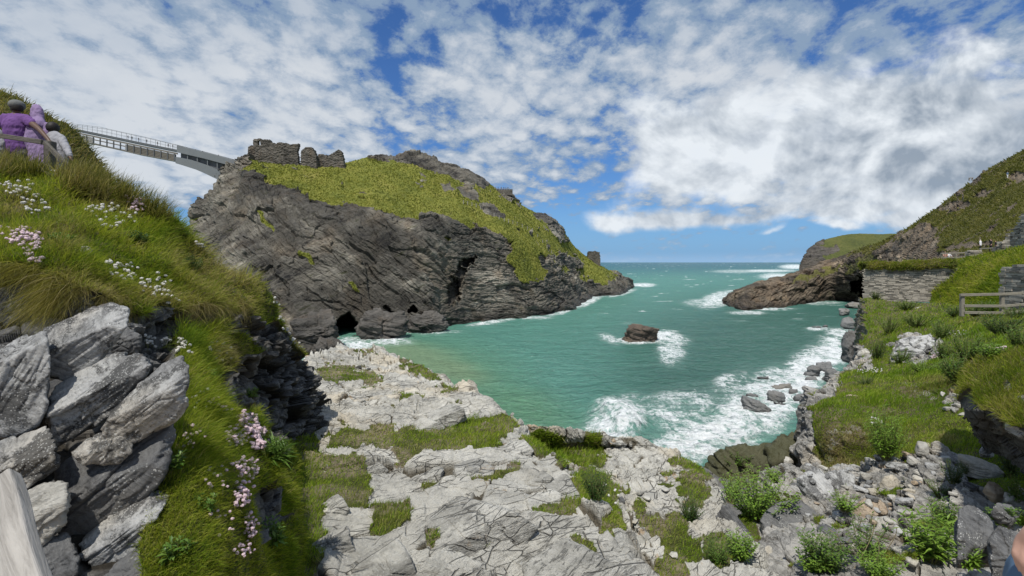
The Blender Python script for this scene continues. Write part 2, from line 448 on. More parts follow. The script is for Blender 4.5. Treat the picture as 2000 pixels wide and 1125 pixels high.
M['cap'] = plain('grey_cap', (.14, .145, .14), .9, .2, 6)
M['black'] = plain('black_cloth', (.02, .02, .022), .9, .2, 6)
M['whitecloth'] = plain('white_cloth', (.72, .72, .72), .9, .1, 6)
M['hair'] = plain('dark_hair', (.018, .015, .013), .6, .2, 20)
M['greyhair'] = plain('grey_hair', (.35, .33, .31), .6, .2, 20)
M['sand'] = plain('beach_sand', (.36, .28, .19), .9, .15, .6, bump=.3)
# ---------------------------------------------------------------- terrain sheets
PATCH = {}
def finish(name, v, mat, grass, wet=None, crack=None, bed=0.0, flat=True):
    nu, nv = v.shape[:2]
    f = gridfaces(nu, nv)
    n = gnormals(v)
    if np.mean((n * (np.array([0, 0, CZ + 6]) - v)).sum(-1)) < 0:
        n = -n; f = f[:, ::-1]
    z = np.zeros(nu * nv)
    o = mesh_np(name, v.reshape(-1, 3), f, mat, {'grass': grass.ravel(), 'wet': z if wet is None else wet.ravel(), 'crack': z if crack is None else crack.ravel(), 'bed': z + bed}, smooth=not flat)
    tag(o, kind='structure')
    PATCH[name] = (v, n, np.asarray(grass).reshape(nu, nv))
    return o
def outn(v):
    n = gnormals(v)
    if np.mean((n * (np.array([0, 0, CZ + 6]) - v)).sum(-1)) < 0: n = -n
    return n
def addrows(tab, steps, first=False):
    """extra rows behind/below: steps of (dd, dz) in metres from the last row"""
    base = tab[0] if first else tab[-1]
    for dd, dz in steps:
        row = []
        for q in base:
            p = P(*q); s = (p[1] + dd) / p[1]
            w = np.array([p[0] * s, p[1] + dd, (p[2] + dz) if dz is not None else -6.0])
            row.append(w2p(w))
        if first: tab.insert(0, row)
        else: tab.append(row)
    return tab
def strata_q(v, ang, along, across):
    a = math.radians(ang)
    x, y, z = v[:, 0], v[:, 1], v[:, 2]
    t = x * math.cos(a) - z * math.sin(a)          # along the beds (falling to the right for ang > 0)
    s = x * math.sin(a) + z * math.cos(a)
    return np.stack([t / along, y / along, s / across], 1)
def cliffdisp(v, ang, unit=1.0, seed=0, big=1.0):
    """metres of relief of a bedded cliff"""
    w = fbm(v / (24 * unit), 3, seed + 5)[:, None] * 2.2 * unit + fbm(v / (5 * unit), 2, seed + 6)[:, None] * .35 * unit
    v2 = v + w
    d = 2.6 * big * unit * fbm(v / (22 * unit), 4, seed)
    f1, f2, r, off = voro(strata_q(v2, ang, 17 * unit, 5.0 * unit), seed + 1)
    d += unit * ((r[:, 0] - .5) * 1.5 + (r[:, 1] - .5) * off[:, 2] * 2.2 + (r[:, 2] - .5) * off[:, 0] * 2.0) - .3 * unit * (1 - sstep(0, .08, f2 - f1))
    q = strata_q(v2 + fbm(v / (3.5 * unit), 3, seed + 8)[:, None] * .5 * unit, ang, 6.5 * unit, 1.4 * unit)
    f1, f2, r, off = voro(q, seed + 2)
    d += .6 * unit * fbm(v / (3.2 * unit), 4, seed + 7)
    d += unit * ((r[:, 0] - .5) * .8 + (r[:, 1] - .5) * off[:, 2] * 1.2 + (r[:, 2] - .5) * off[:, 0] * .7) - .18 * unit * (1 - sstep(0, .08, f2 - f1))
    f1, f2, r, off = voro(strata_q(v2, ang, 4.5 * unit, .45 * unit) + 7.7, seed + 3)
    d += unit * ((r[:, 0] - .5) * .42 + (r[:, 1] - .5) * off[:, 2] * .45) - .14 * unit * (1 - sstep(0, .12, f2 - f1))
    d += .5 * unit * fbm(strata_q(v2, ang, 5 * unit, .8 * unit), 4, seed + 4)
    return d

# ---- the island headland across the cove
def headland():
    C = [
     [(345,655,140),(352,580,152),(364,470,165),(372,430,172),(400,386,178),(425,352,182),(447,326,186)],
     [(480,668,128),(460,590,138),(440,480,152),(445,390,168),(460,345,178),(468,328,184),(476,312,190)],
     [(575,672,125),(550,600,133),(510,490,146),(500,400,160),(505,352,172),(510,335,180),(520,318,192)],
     [(650,662,133),(625,600,137),(590,500,146),(570,410,160),(562,368,172),(565,345,182),(575,320,194)],
     [(720,656,139),(700,590,142),(670,500,149),(650,430,158),(640,396,168),(645,360,184),(650,323,200)],
     [(790,650,145),(775,590,148),(750,510,153),(735,450,160),(725,408,168),(725,360,188),(722,307,215)],
     [(850,644,151.5),(840,590,154),(825,520,158),(815,465,164),(810,430,172),(810,375,196),(795,302,228)],
     [(905,633,165),(890,590,168),(880,525,172),(880,465,178),(885,430,184),(885,385,206),(850,309,236)],
     [(975,625,177),(960,590,179),(950,540,182),(945,490,187),(942,450,193),(940,405,212),(917,336,244)],
     [(1030,622,182),(1015,590,184),(1005,545,188),(1000,505,193),(1003,470,200),(1000,425,222),(972,371,262)],
     [(1085,614,196),(1070,590,198),(1060,550,203),(1058,520,210),(1055,490,218),(1050,455,240),(1030,407,280)],
     [(1125,600,227),(1112,580,230),(1105,550,236),(1100,528,244),(1095,508,252),(1090,480,272),(1088,437,305)],
     [(1160,580,294),(1152,567,296),(1145,550,300),(1138,535,306),(1135,522,312),(1130,505,322),(1120,480,338)],
     [(1205,576,312),(1198,565,315),(1192,555,318),(1187,547,322),(1182,538,328),(1175,525,338),(1160,512,350)],
     [(1230,565,377),(1225,558,378),(1218,550,380),(1212,543,382),(1208,538,385),(1203,535,388),(1197,532,392)],
     [(1238,561,408),(1237,557,409),(1236,552,410),(1235,548,411),(1233,545,412),(1230,544,414),(1226,543,416)]]
    rows = [[tuple(C[c][r]) for c in range(len(C))] for r in range(7)]
    rows = addrows(rows, [(-2, -5)], first=True)
    rows = addrows(rows, [(25, -4), (70, None)])
    v, tu, tv = loft(rows, 430, 820, wu=[.35, 1.1, 1.5, 1.2, .8, .7, .8, .35, .35], wv=[.7, .9, 1, 1, 1, 1, 1, 1, 1, 1, .9, .8, .8, .7, .4])
    nu, nv = v.shape[:2]
    n = outn(v).reshape(-1, 3); p = v.reshape(-1, 3)
    px, py = proj(p)
    wob = fbm(p / 7, 4, 41)
    wx, wy = px + wob * 14, py + fbm(p / 7, 4, 57) * 16
    G = [(440,322),(470,336),(520,352),(560,362),(600,387),(650,399),(700,403),(740,413),(780,426),(815,431),(850,418),(882,430),(905,441),(942,450),(970,462),(999,467),(1008,500),(1012,545),(1062,553),(1070,530),(1052,500),(1075,498),(1100,532),(1110,534),(1090,512),(1085,498),(1120,500),(1148,517),(1122,528),(1130,545),(1155,556),(1190,554),(1205,541),(1202,524),(1130,430),(1100,360),(900,220),(420,250)]
    g = inpoly(wx, wy, G).astype(float)
    rk = [[(715,313),(760,292),(790,285),(860,292),(920,318),(956,362),(940,368),(900,354),(850,335),(800,321),(760,313)],
          [(893,362),(915,358),(935,372),(934,394),(905,386)], [(935,397),(962,398),(988,425),(960,424)], [(862,360),(880,356),(892,372),(870,374)],
          [(975,376),(995,365),(1016,394),(990,392)], [(1040,414),(1070,412),(1092,424),(1110,470),(1095,474),(1070,440),(1052,428)], [(425,330),(448,318),(480,300),(492,322),(470,332)]]
    for q in rk: g[inpoly(wx, wy, q)] = 0
    g[(g > .5) & (fbm(p / 6.5, 4, 45) > .36)] = .1
    g[(ell(wx, wy, [(520,432,26,5,50),(600,505,22,5,40),(690,560,14,4,40),(1020,505,30,22),(870,465,10,5,0)]) > .5)] = .75
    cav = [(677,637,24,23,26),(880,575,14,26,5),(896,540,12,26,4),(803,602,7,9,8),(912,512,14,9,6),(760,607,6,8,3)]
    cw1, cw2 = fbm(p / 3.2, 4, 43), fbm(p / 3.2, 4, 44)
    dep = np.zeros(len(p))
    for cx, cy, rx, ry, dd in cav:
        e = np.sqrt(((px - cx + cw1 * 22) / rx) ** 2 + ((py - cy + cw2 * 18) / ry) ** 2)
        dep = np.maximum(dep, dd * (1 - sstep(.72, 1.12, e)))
    side = sstep(840, 930, px)
    near = np.clip(p[:, 1] / 150, .8, 2.2)
    d1 = cliffdisp(p, 36, 1.0, 1); d2 = cliffdisp(p, 4, 1.0, 2, .8)
    d = (d1 * (1 - side) + d2 * side)
    d = d * np.where(px > 1120, .8, 1.0)
    bulge = 3.0 * ridged(np.stack([p[:, 0] / 26 + p[:, 2] / 60, p[:, 1] / 60, p[:, 2] / 90], 1), 3, 77) - 1.0
    dg = .9 * fbm(p / 9, 4, 11) + .55 * np.abs(fbm(p / 2.2, 3, 12)) + .35 * fbm(p / 1.0, 2, 13)
    gs = sstep(.2, .8, g)
    # the top of the cliff and foot stay close to the traced outline
    dd = (d + bulge * .9) * (1 - gs) + dg * gs
    rowfade = np.repeat(np.where(tu > 7.6, .25, 1.0), nv)
    dd *= rowfade
    p = p + n * dd[:, None] * np.where(gs < .5, .95, 1.0)[:, None]
    ray = nz(p - np.array([0, 0, CZ]))
    p = p + ray * dep[:, None]
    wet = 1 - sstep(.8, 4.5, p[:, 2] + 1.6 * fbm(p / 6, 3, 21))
    wet = np.maximum(wet, .85 * sstep(0.05, .5, np.array(dep) / 10))  # this term just darkens the rock colour with depth into the caves
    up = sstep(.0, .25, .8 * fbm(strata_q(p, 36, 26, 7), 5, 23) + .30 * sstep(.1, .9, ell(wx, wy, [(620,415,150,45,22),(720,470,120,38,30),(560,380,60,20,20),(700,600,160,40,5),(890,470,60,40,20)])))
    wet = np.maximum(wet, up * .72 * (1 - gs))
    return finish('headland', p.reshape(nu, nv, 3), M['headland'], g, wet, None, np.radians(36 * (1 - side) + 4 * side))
headland()

# ---- the mainland slope beyond the people (upper left)
def mainland():
    ridge = [(-260,120,38),(-100,150,36),(0,180,34),(40,196,34),(75,220,34),(110,238,34),(140,256,34),(165,285,34),(195,322,34),(212,356,34),(222,420,34),(225,520,34)]
    rows = [ridge,
            [(q[0] - 25 - 3 * i, q[1] + 70 + 4 * i, q[2] - 6) for i, q in enumerate(ridge)],
            [(q[0] - 60 - 4 * i, q[1] + 190, q[2] - 13) for i, q in enumerate(ridge)],
            [(q[0] - 90 - 5 * i, q[1] + 420, q[2] - 19) for i, q in enumerate(ridge)]]
    rows = addrows(rows, [(4, -1.5), (16, -16)], first=True)
    v, tu, tv = loft(rows, 150, 260)
    nu, nv = v.shape[:2]
    p = v.reshape(-1, 3); n = outn(v).reshape(-1, 3)
    d = .5 * fbm(p / 3, 4, 5) + .3 * np.abs(fbm(p / .9, 3, 6)) + .12 * fbm(p / .3, 2, 7)
    p = p + n * d[:, None]
    g = np.ones(len(p)); px, py = proj(p)
    g[fbm(p / 2.2, 4, 8) + ell(px, py, [(150,268,12,16,40),(100,300,30,14,40)]) * .2 > .42] = 0.2
    return finish('hillside', p.reshape(nu, nv, 3), M['mainland'], g)
mainland()

# ---- promontory and hill beyond the cove (right)
def point_hill():
    X = [1404, 1430, 1460, 1500, 1560, 1620, 1690, 1750, 1830, 1910, 2000, 2130]
    base = [(1408,592,250),(1428,600,227),(1455,608,208),(1500,604,217),(1560,596,238),(1625,588,263),(1690,578,240),(1750,552,170),(1830,535,110),(1910,520,88),(2000,515,75),(2130,520,65)]
    mid = [(1408,588,252),(1428,588,232),(1458,590,216),(1500,580,226),(1560,566,244),(1622,552,262),(1690,535,225),(1752,512,175),(1832,492,128),(1910,470,108),(2000,440,95),(2130,425,85)]
    upr = [(1410,584,256),(1430,575,240),(1460,568,226),(1500,556,238),(1560,541,254),(1622,521,268),(1690,500,232),(1752,478,195),(1832,440,162),(1910,400,142),(2000,350,126),(2130,320,115)]
    rid = [(1412,582,262),(1434,569,250),(1465,559,242),(1502,545,256),(1562,530,270),(1622,509,280),(1690,484,255),(1745,463,225),(1830,407,192),(1908,347,168),(2000,294,150),(2130,230,140)]
    rows = [base, mid, upr, rid]
    rows = addrows(rows, [(-2, -6)], first=True)
    rows = addrows(rows, [(12, -3), (50, -30)])
    v, tu, tv = loft(rows, 250, 520, wu=[.3, 1, 1, 1, .3, .3])
    nu, nv = v.shape[:2]
    p = v.reshape(-1, 3); n = outn(v).reshape(-1, 3); px, py = proj(p)
    wob = fbm(p / 6, 4, 31); wx, wy = px + wob * 20, py + fbm(p / 6, 4, 32) * 16
    G = [(1650,500),(1690,492),(1720,505),(1700,520),(1735,505),(1790,455),(1815,450),(1830,490),(1900,500),(2000,505),(2200,520),(2200,150),(2000,270),(1820,395),(1735,455)]
    g = inpoly(wx, wy, G).astype(float)
    g[fbm(p / 5, 4, 33) > .24] = 0.1
    g[inpoly(wx, wy, [(1690,500),(1745,470),(1800,432),(1830,445),(1835,515),(1760,525)])] = 0
    g[ell(wx, wy, [(1862,402,32,9,-8),(1920,375,20,6,-12),(1905,350,16,8,-40),(1990,345,22,10,-10),(1870,370,14,16,-35),(1955,305,22,6,-35),(1890,480,50,7,-5)]) > .5] = 0.15
    g = np.maximum(g, .6 * (ell(wx, wy, [(1600,535,70,7,-18),(1680,515,40,12,-30)]) > .6))
    gs = sstep(.2, .8, g)
    sc = np.clip(p[:, 1] / 220, .4, 1.1)
    dr = cliffdisp(p, -24, .85, 9, .6) * sc
    dg = (.6 * fbm(p / 6, 4, 34) + .45 * np.abs(fbm(p / 1.8, 3, 35)) + .2 * fbm(p / .7, 2, 36)) * sc
    dd = (dr * (1 - gs) + dg * gs) * np.repeat(np.where((tu > 4.3), .2, 1.0), nv)
    p = p + n * dd[:, None]
    e = np.sqrt(((px - 1680 + 24 * fbm(p / 4, 4, 43)) / 15) ** 2 + ((py - 556 + 20 * fbm(p / 4, 4, 44)) / 22) ** 2)
    p = p + nz(p - np.array([0, 0, CZ])) * (25 * (1 - sstep(.7, 1.15, e)))[:, None]
    wet = 1 - sstep(.5, 4, p[:, 2] + 1.5 * fbm(p / 5, 3, 37))
    wet = np.maximum(wet, .7 * sstep(0, .25, fbm(strata_q(p, -24, 14, 2.5), 3, 38)) * (1 - gs) * (px < 1760))
    return finish('hill', p.reshape(nu, nv, 3), M['point'], g, wet, None, math.radians(-24))
point_hill()

def far_hill():
    base = [(1556,534,905),(1575,535,900),(1610,536,890),(1680,538,880),(1760,540,870),(1860,545,860)]
    mid = [(1560,524,915),(1572,508,915),(1608,500,925),(1680,500,930),(1760,500,930),(1860,500,930)]
    rid = [(1564,516,925),(1580,488,950),(1618,466,985),(1680,457,1010),(1745,457,1030),(1860,458,1050)]
    rows = addrows([base, mid, rid], [(60, -4), (300, -60)])
    v, tu, tv = loft(rows, 90, 200)
    nu, nv = v.shape[:2]
    p = v.reshape(-1, 3); n = outn(v).reshape(-1, 3); px, py = proj(p)
    wx, wy = px + fbm(p / 25, 4, 3) * 16, py + fbm(p / 25, 4, 4) * 12
    g = np.ones(len(p))
    g[inpoly(wx, wy, [(1540,540),(1560,500),(1585,470),(1612,462),(1600,480),(1640,478),(1642,490),(1605,500),(1620,515),(1600,540)])] = 0
    gs = g
    p = p + n * ((1 - gs) * cliffdisp(p, 0, 4.0, 14, .6) * .6 + gs * (2.0 * fbm(p / 30, 4, 5) + 1.0 * fbm(p / 6, 2, 6)))[:, None]
    return finish('far_hill', p.reshape(nu, nv, 3), M['far'], g)
far_hill()

# ---- the steep grassy bank close by (left)
def slope():
    R = [
     [(-260,300,9),(-50,318,9),(60,333,8.8),(150,353,8.6),(245,385,8.7),(335,432,9),(402,500,9.5),(490,548,10),(540,612,10.5),(585,690,11),(640,805,11.8)],
     [(-260,360,7.4),(-50,366,7.4),(55,372,7.4),(140,390,7.5),(232,420,7.7),(322,464,8),(388,524,8.5),(475,565,9.1),(525,628,9.7),(572,705,10.4),(622,806,11.3)],
     [(-260,430,5.9),(-50,430,5.9),(50,432,6.0),(130,442,6.3),(220,465,6.7),(308,502,7.1),(372,550,7.5),(458,588,8.2),(510,645,9),(560,722,9.8),(610,810,10.8)],
     [(-260,515,4.7),(-50,515,4.6),(40,520,4.6),(120,540,4.7),(200,560,5.0),(270,580,5.4),(340,592,5.9),(420,602,6.9),(474,660,7.8),(525,750,8.8),(588,835,10)],
     [(-260,600,4.5),(-50,600,4.4),(40,605,4.4),(120,620,4.4),(200,632,4.6),(270,640,5.1),(340,655,5.8),(410,672,6.7),(462,730,7.5),(505,795,8.5),(568,862,9.3)],
     [(-260,760,3.3),(-50,760,3.3),(40,760,3.3),(120,752,3.4),(210,742,3.6),(300,732,4.0),(380,742,4.6),(440,772,5.4),(480,806,6.2),(515,845,7.1),(555,885,8)],
     [(-260,900,2.9),(-50,900,2.9),(40,900,2.95),(120,900,2.95),(210,892,3.0),(300,872,3.1),(390,862,3.35),(445,872,3.8),(485,892,4.4),(520,905,5.3),(552,925,6.5)],
     [(-260,1050,2.55),(-50,1050,2.55),(40,1050,2.55),(120,1050,2.55),(210,1042,2.6),(300,1022,2.65),(380,1002,2.75),(445,1002,3.0),(490,1004,3.4),(520,1008,4.0),(548,1015,4.9)],
     [(-260,1180,2.3),(-50,1180,2.3),(40,1180,2.3),(120,1180,2.3),(210,1180,2.3),(300,1170,2.35),(380,1160,2.4),(440,1155,2.6),(490,1155,2.9),(525,1150,3.3),(555,1150,3.9)],
     [(-260,1420,2.0),(-50,1420,2.0),(40,1420,2.0),(120,1420,2.0),(210,1420,2.0),(300,1410,2.0),(380,1400,2.05),(440,1400,2.2),(490,1400,2.4),(530,1400,2.7),(560,1400,3.1)]]
    R2 = []
    for r in R:
        w = P(*r[-1])
        R2.append(list(r) + [tuple(w2p(w + np.array([.10, .12, -.5]))), tuple(w2p(w + np.array([.22, .3, -2.2])))])
    rows = addrows(R2, [(1.2, -.5), (5, -5)], first=True)
    v, tu, tv = loft(rows, 620, 560, wu=[.15, .25, .9, .9, 1.2, 1.2, 1.4, 1.3, 1.3, 1.2, .8], wv=[.5, .8, .8, .9, .9, .9, 1, 1, 1, .9, .25, .25])
    nu, nv = v.shape[:2]
    p = v.reshape(-1, 3); n = outn(v).reshape(-1, 3); px, py = proj(p)
    wx, wy = px + fbm(p / .8, 4, 61) * 22, py + fbm(p / .8, 4, 62) * 22
    g = np.ones(len(p))
    RK = [[(-300,520),(78,528),(82,600),(60,640),(-300,700)], [(150,572),(220,588),(262,620),(240,640),(140,620)],
          [(270,630),(300,600),(352,585),(430,592),(488,606),(512,640),(540,612),(566,650),(600,700),(655,800),(650,845),(590,875),(556,862),(520,770),(500,690),(470,650),(420,646),(370,664),(330,664)],
          [(425,735),(470,715),(512,740),(505,790),(470,800)], [(548,820),(600,815),(640,830),(600,880),(556,868)], [(440,690),(500,690),(520,770),(555,860),(560,920),(520,900),(500,830),(450,770)],
          [(-300,600),(250,600),(360,690),(350,840),(280,1060),(290,1400),(-300,1400)], [(500,960),(552,945),(560,1000),(520,1080),(500,1060)]]
    for q in RK: g[inpoly(wx, wy, q)] = 0
    q = [(575,665),(600,690),(620,760),(600,730),(560,650),(545,600)]
    g[inpoly(px, py, [(440,560),(545,595),(580,650),(606,700),(590,700),(545,640),(505,600)])] = 1
    gs = sstep(.2, .8, g)
    sc = np.clip(p[:, 1] / 8, .35, 1.2)
    q = strata_q(p + .25 * fbm(p / .8, 3, 63)[:, None], -18, .75, .28)
    f1, f2, r, off = voro(q, 64)
    dr = (r[:, 0] - .5) * .42 + (r[:, 1] - .5) * off[:, 2] * .35 + (r[:, 2] - .5) * off[:, 0] * .3 - .14 * (1 - sstep(0, .12, f2 - f1))
    ck = 1 - sstep(0, .1, f2 - f1)
    f1, f2, r, off = voro(q * 2.6 + 3, 65)
    dr += (r[:, 0] - .5) * .13 + (r[:, 1] - .5) * off[:, 2] * .14 - .05 * (1 - sstep(0, .14, f2 - f1)) + .05 * fbm(q * 4, 3, 66)
    dr = dr * sc - .12
    dg = (.22 * fbm(p / 1.1, 3, 67) + .10 * fbm(p / .35, 3, 68)) * np.clip(p[:, 1] / 5, .4, 1.3)
    # hollow under the turf at far left
    e = np.sqrt(((px - 20) / 75) ** 2 + ((py - 565) / 42) ** 2)
    p = p + n * (dr * (1 - gs) + dg * gs)[:, None]
    p = p + nz(p - np.array([0, 0, CZ])) * (.9 * (1 - sstep(.5, 1.1, e)))[:, None]
    wet = np.clip(.5 * sstep(0, .2, fbm(p / .9, 3, 69)), 0, 1) * (1 - gs)
    return finish('grassy_bank', p.reshape(nu, nv, 3), M['slope'], g, wet, ck * (1 - gs), math.radians(-18))
slope()

# ---- the slate terrace below the viewer
def slabs(p, ang, sx, sy, seed, amp=.22, tilt=.3, warp=.3, soft=.10):
    """tilted plates of bedrock: height and distance to the joint; the step at a joint is a short chipped ramp"""
    a = math.radians(ang)
    w1 = fbm(p[:, [0, 1, 1]] / 1.3, 3, seed + 9) * warp; w2 = fbm(p[:, [1, 0, 1]] / 1.3, 3, seed + 19) * warp
    j = fbm(p / .22, 2, seed + 29) * .012
    u = (p[:, 0] * math.cos(a) + p[:, 1] * math.sin(a) + w1 + j) / sx
    w = (-p[:, 0] * math.sin(a) + p[:, 1] * math.cos(a) + w2 + j) / sy
    fu, fw = np.floor(u), np.floor(w); iu, iw = fu.astype(np.int64), fw.astype(np.int64)
    n = len(u); k0 = np.zeros(n, np.int64)
    f1 = np.full(n, 9.); f2 = np.full(n, 9.); h1 = np.zeros(n); h2 = np.zeros(n)
    for da in (-1, 0, 1):
        for db in (-1, 0, 1):
            q1 = _h(iu + da, iw + db, k0, seed); q2 = _h(iu + da, iw + db, k0, seed + 101); q3 = _h(iu + da, iw + db, k0, seed + 202)
            dx = u - fu - da - _u(q1); dy = w - fw - db - _u(q2)
            d = np.sqrt(dx * dx + dy * dy)
            h = (_u(q1 >> np.uint32(16)) - .5) * amp + (.35 + .75 * _u(q2 >> np.uint32(16))) * dy * tilt * sy + (_u(q3 >> np.uint32(16)) - .5) * dx * tilt * sx * .8
            m = d < f1; m2 = (~m) & (d < f2)
            h2 = np.where(m, h1, np.where(m2, h, h2)); f2 = np.where(m, f1, np.where(m2, d, f2))
            h1 = np.where(m, h, h1); f1 = np.where(m, d, f1)
    e = f2 - f1
    return h2 + (h1 - h2) * (.5 + .5 * sstep(0, soft, e)), e
def rock_floor(p, ang, seed, k=1.0):
    h1, e1 = slabs(p, ang, 1.9 * k, .75 * k, seed, .16 * k, .46, .14, .06)
    h2, e2 = slabs(p, ang + 12, .95 * k, .42 * k, seed + 3, .07 * k, .42, .06, .08)
    h3, e3 = slabs(p, ang - 8, .36 * k, .14 * k, seed + 5, .015 * k, .30, .04, .16)
    m = sstep(-.12, .2, fbm(p / (1.8 * k), 3, seed + 6))
    h = h1 + h2 * (.25 + .75 * m) + h3 * (.15 + .85 * m)
    h -= .10 * k * (1 - sstep(0, .045, e1)) + .05 * k * (1 - sstep(0, .06, e2)) * (.3 + .7 * m)
    h += .03 * fbm(p / .5, 4, seed + 7) + .18 * fbm(p / 3.5, 3, seed + 8)
    ck = np.maximum(1 - sstep(0, .05, e1), (1 - sstep(0, .07, e2)) * m)
    return h, ck
def roughen(g3, amt, ang, along, across, seed):
    """thin beds broken along the new surface, so that the risers are layered too"""
    n = outn(g3).reshape(-1, 3); p = g3.reshape(-1, 3)
    q = strata_q(p, ang, along, across)
    f1, f2, r, off = voro(q, seed)
    d = amt * ((r[:, 0] - .5) * 1.2 + .8 * fbm(q * 1.6, 3, seed + 1))
    d = np.asarray(d) * np.clip(p[:, 1] / 9, .7, 1.6)
    return p + n * d[:, None]
TG = [(712,692,26,7,10),(680,738,72,22,8),(800,780,30,9),(820,728,42,12,28),(880,765,22,8,35),(700,870,60,30),(830,868,150,30),(940,845,50,26),(990,838,18,18),(1100,878,84,28,18),(1160,862,22,20),(668,942,55,44),(765,1008,44,36),(841,1056,24,20),(955,1055,9,10),(1158,965,52,48,30),(1078,1006,46,20),(965,932,50,14,-10),(850,950,24,10),(1138,1070,26,14,25),(590,1020,48,160),(690,960,40,30),(600,880,30,40),
      (1358,950,30,58),(1318,1070,40,60),(1400,1085,40,46),(1225,962,10,8),(1255,990,14,10),(1300,933,14,8),(1228,1010,20,12),(1270,1035,30,16),(1330,905,22,10),(1195,1010,20,40)]
def terrace():
    dt = lambda py, k: k / max(py - 512 - 100, 18)
    T = [(686,655,722),(703,600,776),(742,575,876),(772,575,919),(800,580,951),(835,580,1003),(850,575,1012),(880,560,1072),(930,550,1112),(980,545,1152),(1030,545,1192),(1090,545,1230),(1140,545,1252),(1230,545,1285),(1400,545,1320)]
    rows = []
    for py, a, b in T:
        d = dt(py, 2600)
        row = []
        for t in (0, .14, .28, .42, .56, .7, .84, .94, 1.0):
            px = a + (b - a) * t
            rise = 0
            if py > 840: rise = .22 * math.exp(-((t - .8) / .18) ** 2) - .35 * sstep(.9, 1.0, t)
            q = P(px, py, d); q[2] += 0
            dd = d * (1 - .03 * rise)
            row.append((px, py, dd))
        w = P(*row[-1])
        row.append(tuple(w2p(w + np.array([.35, .05, -.55]))))
        row.append(tuple(w2p(w + np.array([.9, .2, -1.8 if py > 850 else -4]))))
        row.append(tuple(w2p(w + np.array([2.0 if py > 850 else 3.5, .5, -6 if py > 850 else -w[2] - 3]))))
        rows.append(row)
    rows = addrows(rows, [(1.0, -1.0), (3.5, -6), (9, None)], first=True)
    v, tu, tv = loft(rows, 640, 640, wu=[.2, .2, .2, .8, 1, .9, .8, .9, .5, .8, 1, 1, 1, 1, .8, .6, .6], wv=[1, 1, 1, 1, 1, 1, .8, .5, .4, .3, .3])
    nu, nv = v.shape[:2]
    p = v.reshape(-1, 3); n = outn(v).reshape(-1, 3); px, py = proj(p)
    kx = 12 / np.clip(p[:, 1], 5, 24) ** .5 * 9
    wx, wy = px + fbm(p / .8, 5, 71, .62) * kx * 1.3, py + fbm(p / .8, 5, 72, .62) * kx * .9
    g = np.clip(ell(wx, wy, TG), 0, 1) + .35 * fbm(p / .45, 3, 77); g = sstep(.4, .62, g)
    g = np.maximum(g, sstep(.33, .42, fbm(p / .9, 4, 78)) * (py > 720))
    h, ck = rock_floor(p, 24, 80)
    gs = sstep(.2, .7, g)
    sk = np.repeat(np.ones(nu), nv)
    h = h * (1 - gs * .55) + (.06 * fbm(p / .4, 3, 73) + .03) * gs
    p = p + n * (h * np.clip(p[:, 1] / 9, .9, 1.25))[:, None]
    p = p * gs[:, None] + roughen(p.reshape(nu, nv, 3), .025, 14, .7, .09, 83) * (1 - gs)[:, None]
    wet = 1 - sstep(.5, 4, p[:, 2])
    return finish('rock_terrace', p.reshape(nu, nv, 3), M['terrace'], g, wet, ck * (1 - gs), math.radians(14))
terrace()
def ledge():
    T = [(832,930,1082,2900),(848,960,1152,3100),(862,985,1240,3350),(874,1000,1292,3600),(902,1030,1342,3600),(936,1075,1384,3600),(985,1110,1405,3600),(1045,1145,1442,3600),(1130,1190,1495,3600),(1250,1230,1560,3600),(1420,1250,1620,3600)]
    rows = []
    for py, a, b, k in T:
        d = k / (py - 612)
        row = [(a + (b - a) * t, py, d * (1 + .03 * max(0, t - .85))) for t in (0, .2, .4, .6, .8, 1.0)]
        w = P(*row[-1])
        row += [tuple(w2p(w + np.array([.2, .1, -.5]))), tuple(w2p(w + np.array([.5, .3, -2.5]))), tuple(w2p(w + np.array([1.5, 1, -10])))]
        rows.append(row)
    rows = addrows(rows, [(.4, -.7), (1.8, -5), (6, None)], first=True)
    v, tu, tv = loft(rows, 420, 420, wu=[.2, .2, .2, .8, .8, .8, 1, 1.2, 1.2, 1.2, 1.2, .8, .6], wv=[1, 1, 1, 1, 1, .3, .3, .3])
    nu, nv = v.shape[:2]
    p = v.reshape(-1, 3); n = outn(v).reshape(-1, 3); px, py = proj(p)
    kx = 12 / np.clip(p[:, 1], 5, 24) ** .5 * 9
    wx, wy = px + fbm(p / .8, 5, 74, .62) * kx * 1.3, py + fbm(p / .8, 5, 75, .62) * kx * .9
    g = sstep(.4, .62, np.clip(ell(wx, wy, TG), 0, 1) + .35 * fbm(p / .45, 3, 77))
    g = np.maximum(g, sstep(.30, .40, fbm(p / .7, 4, 78)))
    h, ck = rock_floor(p, -12, 90, .75)
    gs = sstep(.2, .7, g)
    h = h * (1 - gs * .55) + (.06 * fbm(p / .4, 3, 76) + .03) * gs
    p = p + n * h[:, None]
    p = p * gs[:, None] + roughen(p.reshape(nu, nv, 3), .03, 50, .6, .10, 93) * (1 - gs)[:, None]
    return finish('rock_ledge', p.reshape(nu, nv, 3), M['terrace'], g, None, ck * (1 - gs), math.radians(50))
ledge()
